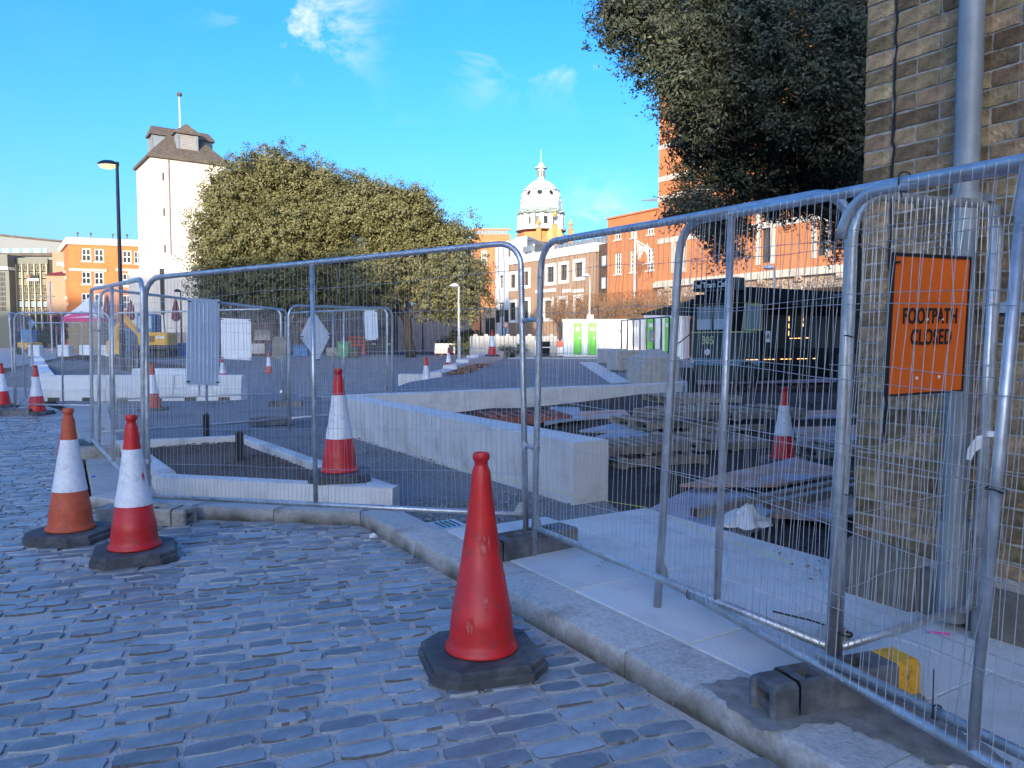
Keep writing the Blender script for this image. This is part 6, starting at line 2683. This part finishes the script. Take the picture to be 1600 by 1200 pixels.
lamp('tall dark street lamp with a broad glowing head at the left of the church tower', 190, 256, 30, 'big')
lamp('pale slim lamp post in front of the right hand side of the big tree', 717, 447, 40, 'pale')
lamp('pale lamp post with a white notice standing over the site cabins', 921, 431, 46, 'pale', sign=True)
lamp('thin dark lamp post beside the pink churchyard wall', 751, 476, 55, 'dark')
lamp('pale lamp post rising behind the black tram roof', 1208, 419, 34, 'pale')
lamp('thin dark lamp post in front of the church porch', 283, 455, 55, 'dark')
lamp('thin dark post right of the tree trunk', 661, 487, 50, 'dark')
# traffic sign cluster
p = D(785, 540, 58)
t = thing('traffic_signal', 'black traffic signal head on a thin post in front of the white corner', 'traffic signal', (p.x, 58, gz(58)))
b = MB()
b.tube([(0, 0, 0), (0, 0, 3.2)], .05, 6)
b.build('post', M['slate'], t)
for x in (-.32, .3):
    b = MB()
    b.bbox(x - .16, x + .16, -.14, .1, 2.3, 3.25, .04)
    hd_ = b.build('signal_head', M['black'], t)
    for i in range(3):
        b = MB()
        b.lathe([(.0, 0), (.09, 0), (.09, .05)], 8, cap=False)
        o = b.build('signal_lens', M['darkpanel'], hd_, None, (x, -.145, 2.47 + i * .3))
        o.rotation_euler = (math.pi / 2, 0, 0)
p = D(790, 540, 57)
t = thing('road_sign', 'round red and white road sign on a post behind the concrete blocks', 'sign', (p.x, 57, gz(57)))
b = MB()
b.tube([(0, 0, 0), (0, 0, 2.3)], .04, 6)
b.build('post', M['slate'], t)
b = MB()
b.lathe([(.26, 0), (.26, .03)], 16)
o = b.build('disc', M['binred'], t, None, (0, -.06, 2.1))
o.rotation_euler = (math.pi / 2, 0, 0)
b = MB()
b.lathe([(.18, 0), (.18, .012)], 14)
b.build('disc_face', M['white'], o, None, (0, 0, .03))

# ------------------------------------------------------------ works plant and clutter under the trees
p = D(240, 548, 44)
ex = thing('excavator', 'yellow site excavator with a blue cab seen from behind', 'excavator', (p.x, 44, gz(44)), .12)
b = MB()
b.bbox(-.55, 1.05, -.9, .9, .72, 1.45, .1)
b.build('engine_housing', M['excav'], ex)
b = MB()
for i in range(6):
    b.box(-.1 + i * .08, -.05 + i * .08, -.915, -.89, .9, 1.25)
b.build('vent_slot', M['black'], ex)
b = MB()
b.bbox(.45, .9, -.93, -.9, 1.08, 1.22, .01)
b.build('maker_plate', M['frame_white'], ex)
b = MB()
b.bbox(-.5, 1.0, -.93, .85, .5, .715, .04)
b.build('counterweight', M['slate'], ex)
b = MB()
b.bbox(-.75, .2, -.5, .9, 1.45, 2.5, .08)
cab = b.build('cab', M['blue'], ex)
b = MB()
b.box(-.62, .08, -.515, -.49, 1.65, 2.35)
b.build('cab_window', M['curtain'], cab)
b = MB()
b.box(-.5, -.3, .1, .3, 2.5, 2.66)
b.build('beacon', M['binred'], cab)
for y in (-.75, .75):
    b = MB()
    b.bbox(-1.0, 1.1, y - .2, y + .2, .02, .5, .14)
    b.build('track', M['black'], ex)
b = MB()
b.tube([(-.6, 0, 1.2), (-1.5, .1, 2.2), (-2.0, .2, 1.7), (-2.1, .2, .9)], [.18, .2, .18, .12], 6)
b.build('boom', M['excav'], ex)
b = MB()
b.bbox(-2.5, -1.7, -.2, .6, .2, 1.0, .1)
b.build('bucket', M['excav'], ex)
b = MB()
b.tube([(.5, .5, 1.4), (.42, .5, 2.5)], .03, 5)
b.build('exhaust', M['black'], ex)


def clutter(name, label, cat, px, py, Y, w_, h_, d_, m, extra=None, group=None):
    p = D(px, py, Y)
    t = thing(name, label, cat, (p.x, Y, gz(Y)), random.uniform(-.2, .2), group)
    b = MB()
    b.bbox(-w_ / 2, w_ / 2, -d_ / 2, d_ / 2, .03, h_, .04)
    b.build('body', M[m], t)
    b = MB()
    if extra == 'lid':
        b.bbox(-w_ / 2 - .04, w_ / 2 + .04, -d_ / 2 - .05, d_ / 2 + .04, h_ + .001, h_ + .08, .02)
        b.build('lid', M[m], t)
    elif extra == 'rails':
        for i in range(4):
            b.box(-w_ / 2 + .05, w_ / 2 - .05, -d_ / 2 - .03, -d_ / 2 - .001, h_ * (.15 + i * .22), h_ * (.15 + i * .22) + .07)
        b.build('rail', M['slate'], t)
    else:
        for x in (-w_ * .3, w_ * .3):
            b.box(x - .08, x + .08, -d_ / 2 + .05, d_ / 2 - .05, 0, .031)
        b.build('foot', M['slate'], t)
    return t


clutter('water_tank', 'large dull blue tank behind the fence posts left of the excavator', 'tank', 196, 545, 45, 1.1, 1.7, 1.2, 'skip_blue', 'rails')
clutter('tool_chest', 'blue site box right of the excavator', 'chest', 285, 540, 46, .75, .75, .7, 'blue', 'lid')
clutter('tool_chest', 'bright blue open crate left of the diamond sign', 'crate', 471, 548, 46, .85, .62, .7, 'blue', 'lid')
clutter('wheelie_bin', 'green wheeled bin right of the diamond sign', 'bin', 538, 548, 45, .60, .85, .7, 'bingreen', 'lid')
clutter('rubble_bag', 'grey covered heap next to the green bin', 'bag', 552, 548, 45.5, .75, .65, .8, 'slate')
clutter('rubble_bag', 'grey rubble bag between the diamond sign and the green bin', 'bag', 520, 548, 46.5, .7, .55, .8, 'foot_conc')
clutter('red_skip', 'red topped stack under the tree behind the small white board', 'stack', 557, 545, 52, 1.2, 1.25, 1.0, 'binred', 'rails')
for i, (px, lab, z_) in enumerate(((412, 'pallet of pale slabs under the tree, upper stack', 1), (412, 'pallet of pale slabs under the tree, lower stack', 0), (442, 'pallet of grey kerbs behind the brown board', 0), (404, 'pallet of pale slabs left of the two stacks', 0), (690, 'pallet of slabs right of the tree trunk', 0), (700, 'second pallet of slabs right of the tree trunk', 0))):
    Y = 49 + (i % 3) * 1.2
    p = D(px, 545, Y)
    t = thing('slab_pallet', lab, 'stack', (p.x, Y, gz(Y) + z_ * .85), .1, 'pallets of stone under the trees')
    b = MB()
    for x in (-.4, 0, .4):
        b.box(x - .05, x + .05, -.4, .4, .0, .11)
    b.box(-.5, .5, -.42, .42, .111, .14)
    b.build('pallet_base', M['redwood'], t)
    for k in range(4):
        b = MB()
        b.box(-.47 + .02 * (k % 2), .47, -.4, .4, .142 + k * .16, .142 + k * .16 + .15)
        b.build('slab', M['granite'], t)
# parked small lorry in the shade
p = D(597, 548, 54)
t = thing('truck', 'small dark lorry parked in the shade under the tree', 'truck', (p.x, 54, gz(54)), .1)
b = MB()
b.bbox(-.75, .75, -.9, .9, .55, 2.0, .1)
b.build('cab', M['slate'], t)
b = MB()
b.box(-.62, .62, -.915, -.89, 1.25, 1.8)
b.build('windscreen', M['glass'], t)
b = MB()
b.box(-.72, .72, -.95, -.9, .62, .82)
b.build('bumper', M['frame_dark'], t)
for x in (-.5, .5):
    b = MB()
    b.box(x - .14, x + .14, -.965, -.951, .66, .78)
    b.build('headlight', M['whiteplastic'], t)
    b = MB()
    b.lathe([(.0, -.1), (.36, -.1), (.36, .1), (0, .1)], 14)
    o = b.build('wheel', M['black'], t, None, (x * 1.3, -.4, .36))
    o.rotation_euler = (0, math.pi / 2, 0)
b = MB()
b.bbox(-.8, .8, .95, 3.8, .7, 1.3, .04)
b.build('load_bed', M['slate'], t)

# hoarding, tent, parasols on the left
p = D(130, 545, 56)
t = thing('hoarding', 'plywood box hoarding below the white and pink tent', 'hoarding', (p.x, 56, gz(56)), .02)
for i in range(3):
    for j in range(3):
        b = MB()
        b.box(-1.0 + i * .68, -1.0 + i * .68 + .67, 0, .03, j * .77, j * .77 + .76)
        b.build('plywood_panel', M['osb'], t)
b = MB()
b.box(-1.0, 1.04, .04, 2.0, 0, 2.28)
b.build('box_core', M['osb'], t)
p = D(140, 500, 60)
t = thing('tent', 'white pagoda tent with a pink valance behind the hoarding', 'tent', (p.x, 60, gz(60)))
zt1, zt2, zt3 = D(140, 465, 60).z - gz(60), D(140, 497, 60).z - gz(60), D(140, 489, 60).z - gz(60)
b = MB()
rr = [(1.35, zt2), (1.0, zt2 + .35), (.6, zt2 + .8), (.25, zt1 - .3), (.02, zt1)]
V = [(r * sx, r * sy, z) for r, z in rr for sx, sy in ((-1, -1), (1, -1), (1, 1), (-1, 1))]
b.add(V, [(i * 4 + k, i * 4 + (k + 1) % 4, i * 4 + 4 + (k + 1) % 4, i * 4 + 4 + k) for i in range(4) for k in range(4)])
b.build('canopy', M['tentwhite'], t)
b = MB()
b.add([(-1.37, -1.37, zt2 - .3), (1.37, -1.37, zt2 - .3), (1.37, -1.36, zt2 + .02), (0, -1.1, zt2 + .5), (-1.37, -1.36, zt2 + .02)], [(0, 1, 2, 3, 4)])
b.add([(1.37, -1.37, zt2 - .3), (1.37, 1.37, zt2 - .3), (1.37, 1.37, zt2), (1.37, -1.37, zt2)], [(0, 1, 2, 3)])
b.build('valance', M['tentpink'], t)
b = MB()
for sx in (-1.3, 1.3):
    for sy in (-1.3, 1.3):
        b.box(sx - .04, sx + .04, sy - .04, sy + .04, 0, zt2)
b.build('leg', M['white'], t)
for px, y0, y1, lab in ((168, 460, 500, 'closed maroon parasol beside the tent'), (275, 466, 502, 'closed maroon parasol in front of the church porch'), (205, 468, 500, 'closed maroon parasol against the orange block')):
    p = D(px, 500, 60)
    za, zc = D(px, y0, 60).z - gz(60), D(px, y1, 60).z - gz(60)
    t = thing('parasol', lab, 'parasol', (p.x, 60, gz(60)), 0, 'closed maroon parasols')
    b = MB()
    b.lathe([(.16, zc), (.32, zc + .2), (.26, zc + .9), (.12, za - .25), (.03, za)], 9)
    b.build('folded_canopy', M['parasol'], t, 30)
    b = MB()
    b.tube([(0, 0, 0), (0, 0, zc + .1)], .04, 6)
    b.lathe([(.3, 0), (.3, .1), (.06, .14)], 10)
    b.build('stand', M['slate'], t)
# works signs and vehicles at far left
p = D(50, 520, 50)
t = thing('diamond_sign', 'small pale blue diamond road sign beyond the far left fence', 'sign', (p.x, 50, gz(50)))
b = MB()
b.tube([(0, .02, 0), (0, .02, 1.9)], .03, 6)
b.build('post', M['slate'], t)
b = MB()
zc = D(50, 505, 50).z - gz(50)
V = [(-.28, 0, zc), (0, 0, zc - .28), (.28, 0, zc), (0, 0, zc + .28)]
b.add(V + [(x, .02, z) for x, y, z in V], [(0, 1, 2, 3), (7, 6, 5, 4), (0, 4, 5, 1), (1, 5, 6, 2), (2, 6, 7, 3), (3, 7, 4, 0)])
b.build('plate', M['skip_blue'], t)
p = D(47, 542, 52)
t = thing('mini_dumper', 'small yellow and blue site vehicle behind the far fence on the left', 'site vehicle', (p.x, 52, gz(52)))
b = MB()
b.bbox(-.5, .5, -.6, .6, .35, .85, .06)
b.build('body', M['excav'], t)
b = MB()
b.bbox(-.4, .3, -.4, .4, .85, 1.7, .06)
b.build('cab', M['skip_blue'], t)
for x in (-.35, .35):
    b = MB()
    b.lathe([(.0, -.08), (.26, -.08), (.26, .08), (0, .08)], 12)
    o = b.build('wheel', M['black'], t, None, (x, -.55, .26))
    o.rotation_euler = (math.pi / 2, 0, 0)
p = D(80, 500, 58)
t = thing('cross_post', 'bare pole with a pale cross arm in front of the grey office', 'pole', (p.x, 58, gz(58)))
zt_ = D(82, 440, 58).z - gz(58)
b = MB()
b.tube([(0, 0, 0), (0, 0, zt_)], .06, 6)
b.build('post', M['lampmetal'], t)
b = MB()
za = D(82, 463, 58).z - gz(58)
b.box(-1.0, .3, -.05, .05, za - .05, za + .05)
b.build('cross_arm', M['cream_frame'], t)


# ------------------------------------------------------------ trees
def crown_leaves(name, lobes, nleaf, ln, wd, m, shell=.55, clump=.0, seed=1, puff=None, npuff=0, airy=0.0):
    """leaf-sized faces in clumps; the clumps sit on puffs of branch ends spread over a set of ellipsoids"""
    g = np.random.default_rng(seed)
    lob = np.array([(*c, *r) for c, r in lobes])
    if puff:
        area = (lob[:, 3] * lob[:, 4] * lob[:, 5]) ** (2 / 3)
        pk = g.choice(len(lob), size=npuff, p=area / area.sum())
        d = g.normal(size=(npuff, 3))
        d /= np.linalg.norm(d, axis=1, keepdims=True)
        C = lob[pk, :3] + d * lob[pk, 3:] * g.uniform(.70, 1.0, npuff)[:, None]
        keep = np.ones(npuff, bool)
        for L_ in lob:
            q = (((C - L_[:3]) / L_[3:]) ** 2).sum(1)
            keep &= ~(q < .36)
        C = C[keep]
        r = puff * g.uniform(.55, 1.3, len(C))
        lob = np.concatenate([C, r[:, None], r[:, None], r[:, None] * .8], 1)
    area = (lob[:, 3] * lob[:, 4] * lob[:, 5]) ** (2 / 3)
    pick = g.choice(len(lob), size=nleaf // 26, p=area / area.sum())
    d = g.normal(size=(len(pick), 3))
    d[:, 2] += .25
    d /= np.linalg.norm(d, axis=1, keepdims=True)
    rad = 1 - shell * g.random(len(pick)) ** 1.8 + g.normal(0, .07, len(pick))
    C = lob[pick, :3] + d * lob[pick, 3:] * rad[:, None]
    if not puff:
        keep = np.ones(len(C), bool)
        for L_ in lob:
            q = (((C - L_[:3]) / (L_[3:] * .72)) ** 2).sum(1)
            keep &= ~((q < .62) & (g.random(len(C)) < .8))
        C, d = C[keep], d[keep]
    per = max(8, int(nleaf / len(C)))
    sc = clump * g.uniform(.5, 1.4, len(C))
    P = np.repeat(C, per, 0) + g.normal(size=(len(C) * per, 3)) * np.repeat(sc, per)[:, None] * np.array([1, 1, .7])
    Nn = np.repeat(d, per, 0) * .95 + g.normal(size=P.shape) * .45 + np.array([0, 0, .25])
    return leaf_mesh(name, P, Nn, ln, wd, m)


def limb(bb, a, c, r0, r1, n=5, wob=.15, seed=0):
    q = random.Random(seed)
    a, c = Vector(a), Vector(c)
    L_ = (c - a).length
    pts = [a.lerp(c, i / n) + (Vector((q.gauss(0, 1), q.gauss(0, 1), q.gauss(0, .5))) * wob * L_ / n if 0 < i < n else Vector()) for i in range(n + 1)]
    bb.tube(pts, [r0 + (r1 - r0) * i / n for i in range(n + 1)], 8)


def px_lobes(spec, Y, depth_k=.9, yo=None, shrink=0):
    s_ = Y / F
    out_ = []
    q = random.Random(len(spec))
    for (cx, cy, rx, ry) in spec:
        rx, ry = max(6, rx - shrink), max(6, ry - shrink)
        dy = q.uniform(-1.2, 1.2) if yo is None else yo
        yy_ = Y + dy
        p = D(cx, cy, yy_)
        k = yy_ / F
        out_.append(((p.x, yy_, p.z), (rx * k, (rx + ry) / 2 * k * depth_k, ry * k)))
    return out_


Y1 = 47.0
s1 = [(420, 292, 92, 50), (545, 300, 50, 34), (575, 320, 40, 40), (352, 318, 48, 42), (478, 288, 66, 38), (325, 318, 28, 30), (390, 390, 84, 82), (335, 410, 38, 72), (480, 376, 86, 86), (545, 335, 68, 52), (420, 440, 104, 44), (510, 440, 84, 44), (430, 258, 50, 18), (318, 345, 22, 40), (380, 262, 30, 18), (330, 450, 34, 40), (400, 466, 96, 34), (500, 462, 76, 34), (455, 478, 60, 26), (350, 470, 50, 30)]
t = thing('evergreen_tree', 'broad domed evergreen tree in the middle of the square, taller left one', 'tree', (*D(440, 540, Y1).xy, gz(Y1)))
base = Vector(t.location)
me = crown_leaves('crown', px_lobes(s1, Y1, shrink=24), 300000, .155, .09, M['leaf'], .45, .17, seed=11, puff=1.4, npuff=640)
me.transform(Matrix.Translation(-base))
link('crown', me, t)
b = MB()
limb(b, (0, 0, 0), (.1, .2, 3.4), .38, .28, seed=1)
for k, (x, y, z) in enumerate(((-3.2, .5, 6.5), (2.8, -.4, 6.8), (.2, .6, 8.2), (-1.5, -1.2, 5.6), (3.8, 1.0, 5.0), (-4.2, 0, 4.6))):
    limb(b, (.1, .2, 2.6 + .15 * k), (x, y, z), .2, .05, seed=k + 3)
b.build('trunk', M['bark'], t, 'all')
Y2 = 45.0
s2 = [(620, 345, 70, 48), (690, 378, 50, 40), (640, 415, 90, 62), (700, 440, 50, 44), (722, 396, 26, 48), (590, 335, 46, 42), (680, 474, 42, 22), (560, 430, 56, 46), (728, 345, 16, 12), (640, 318, 36, 20), (735, 440, 24, 40), (605, 312, 30, 18), (560, 330, 50, 40), (585, 460, 50, 34), (690, 478, 50, 30), (733, 468, 26, 36), (715, 478, 30, 20)]
t = thing('evergreen_tree', 'lower rounded evergreen tree leaning right over its bare dark trunk', 'tree', (*D(640, 540, Y2).xy, gz(Y2)))
base = Vector(t.location)
me = crown_leaves('crown', px_lobes(s2, Y2, shrink=21), 240000, .155, .09, M['leaf'], .45, .17, seed=12, puff=1.2, npuff=560)
me.transform(Matrix.Translation(-base))
link('crown', me, t)
b = MB()
limb(b, (.05, 0, -.1), (-.2, .1, 2.6), .30, .22, seed=21)
for k, (x, y, z) in enumerate(((-1.8, .2, 5.2), (1.6, -.2, 5.0), (-.2, .4, 6.5), (2.6, .2, 3.8), (-2.6, .2, 4.2), (-2.0, 0, 2.7))):
    limb(b, (-.2, .1, 2.0 + .1 * k), (x, y, z), .15, .04, seed=k + 30)
b.build('trunk', M['bark'], t, 'all')

# near dark evergreen at the right, rooted behind the brick building
Y3 = 13.5
s3 = [(1000, 15, 62, 58), (965, 30, 40, 42), (1040, 80, 70, 62), (1090, 60, 80, 80), (1075, 165, 58, 62), (1130, 180, 84, 84), (1150, 100, 90, 90), (1230, 110, 110, 120), (1100, 255, 52, 52), (1175, 270, 64, 46), (1260, 230, 84, 78), (1145, 345, 34, 46), (1128, 392, 34, 36), (1105, 345, 34, 36), (1300, 290, 58, 58), (1318, 352, 34, 52), (1245, 305, 70, 40), (1075, 330, 30, 30), (1335, 40, 70, 90), (1310, 200, 60, 80), (1340, 140, 60, 130), (1110, -60, 110, 60), (1250, -50, 130, 80), (1060, 320, 24, 22), (1420, 60, 90, 120), (1210, 310, 36, 26)]
t = thing('evergreen_tree', 'dark holm oak hanging over the fence at the upper right beside the brick wall', 'tree', (6.7, 14.0, PZ))
base = Vector(t.location)
l3 = px_lobes(s3, Y3, .85, shrink=12)
me = crown_leaves('crown', l3, 270000, .085, .034, M['leafdark'], .6, .09, seed=13, puff=.36, npuff=1700)
me.transform(Matrix.Translation(-base))
link('crown', me, t)
b = MB()
limb(b, (0, 0, -.1), (-.3, -.2, 3.6), .30, .22, seed=41)
tips = [Vector(c) - base for c, r_ in l3 if c[2] > 4.3]
for k, c in enumerate(tips[::2]):
    st = Vector((-.3, -.2, 3.3 + .05 * k))
    limb(b, st, c, .055, .012, 6, .25, seed=50 + k)
    for j in range(4):
        q = random.Random(k * 10 + j)
        limb(b, st.lerp(c, .55 + .1 * j), c + Vector((q.uniform(-.6, .6), q.uniform(-.5, .5), q.uniform(-.4, .5))), .03, .008, 3, .3, seed=200 + k * 5 + j)
b.build('trunk', M['bark'], t, 'all')


# pleached bare trees in a row
def twig_meshes(seed):
    q = random.Random(seed)
    tr = MB()
    limb(tr, (0, 0, 0), (0, 0, 2.5), .11, .09, seed=seed)
    tw_m = MB()
    tips_ = []
    for k in range(11):
        a = q.uniform(-1.15, 1.15)
        L_ = q.uniform(1.2, 2.1)
        p0 = Vector((0, 0, q.uniform(1.9, 2.5)))
        p1 = p0 + Vector((math.sin(a) * L_ * .8, q.gauss(0, .18), math.cos(a) * L_ * .55 + .25))
        limb(tr, p0, p1, .05, .02, 4, .25, seed * 50 + k)
        tips_.append((p0, p1))
    for k in range(900):
        p0, p1 = q.choice(tips_)
        s_ = p0.lerp(p1, q.uniform(.25, 1.0))
        e_ = s_ + Vector((q.gauss(0, .5), q.gauss(0, .22), q.gauss(.2, .42)))
        e_.x = max(-1.45, min(1.45, e_.x))
        e_.z = max(2.15, min(4.25, e_.z))
        m_ = s_.lerp(e_, .5) + Vector((q.gauss(0, .07), q.gauss(0, .07), q.gauss(0, .07)))
        tw_m.tube([s_, m_, e_], [.013, .010, .006], 3, cap=False)
    g = np.random.default_rng(seed)
    n = 2600
    C = np.stack([g.uniform(-1.42, 1.42, n), g.normal(0, .26, n), 2.3 + 1.95 * g.random(n) ** .8], 1)
    lf = leaf_mesh('dry_leaves', C, g.normal(size=(n, 3)), .085, .05, M['brownleaf'])
    return tr.mesh('trunk', M['bark'], 'all'), tw_m.mesh('twigs', M['twig']), lf


TW = [twig_meshes(3), twig_meshes(8), twig_meshes(15)]
ro_ = Vector((3.6, 58.2))
labs = ['clipped bare tree furthest left in the row, half hidden by the fence posts', 'clipped bare tree second from left in the row, over the green doors', 'clipped bare tree third from left, over the left cabin roof', 'clipped bare tree in the row just left of the flagpole', 'clipped bare tree in the row behind the flagpole', 'clipped bare tree in the row left of the tram awning', 'clipped bare tree in the row above the tram awning', 'clipped bare tree in the row behind the tram destination box', 'clipped bare tree in the row above the tram roof, left', 'clipped bare tree in the row above the tram roof, middle', 'clipped bare tree in the row above the tram roof, right', 'clipped bare tree in the row touching the brick corner']
for i, lab in enumerate(labs):
    pos = ro_ + KD3 * i * 2.75
    t = thing('pleached_tree', lab, 'tree', (pos.x, pos.y, gz(pos.y)), fk.rz + random.uniform(-.08, .08), 'row of clipped bare trees')
    if i % 2:
        t.rotation_euler[2] += math.pi
    tr, tw2, lf = TW[i % 3]
    link('trunk', tr, t)
    link('twigs', tw2, t)
    link('dry_leaves', lf, t)


def shrub(label, px, py, Y, w_, h_, n, m, seed, ln=.12, wd=.06, name='shrub'):
    p = D(px, py, Y)
    t = thing(name, label, 'shrub', (p.x, Y, gz(Y)))
    q = random.Random(seed)
    lobes = [((q.uniform(-w_ * .35, w_ * .35), q.uniform(-.3, .3), h_ * q.uniform(.35, .7)), (w_ * .3, .5, h_ * .35)) for _ in range(7)]
    link('foliage', crown_leaves('foliage', lobes, n, ln, wd, M[m], .7, .12, seed=seed), t)
    b = MB()
    for k in range(8):
        c = lobes[k % 7][0]
        limb(b, (q.uniform(-.2, .2), 0, 0), c, .025, .01, 3, .2, seed * 9 + k)
    b.build('stems', M['bark'], t)
    return t


shrub('dark evergreen shrub left of the concrete blocks, by the thin lamp post', 729, 545, 50, 1.9, 1.7, 5200, 'shrubleaf', 5)
shrub('dark evergreen shrub at the foot of the pink wall', 705, 545, 55, 1.6, 1.4, 3600, 'shrubleaf', 6)
shrub('dark clipped shrub beside the plywood hoarding on the left', 95, 525, 62, 2.2, 3.0, 5200, 'shrubleaf', 7)
shrub('dark bushes in front of the grey office, behind the small diamond sign', 62, 530, 66, 2.2, 2.2, 4200, 'shrubleaf', 8)
shrub('green weeds trailing over the stacked concrete blocks', 800, 522, 42.8, 1.6, .9, 2200, 'shrubleaf', 9, .1, .03, 'weed')
bpy.context.view_layer.update()
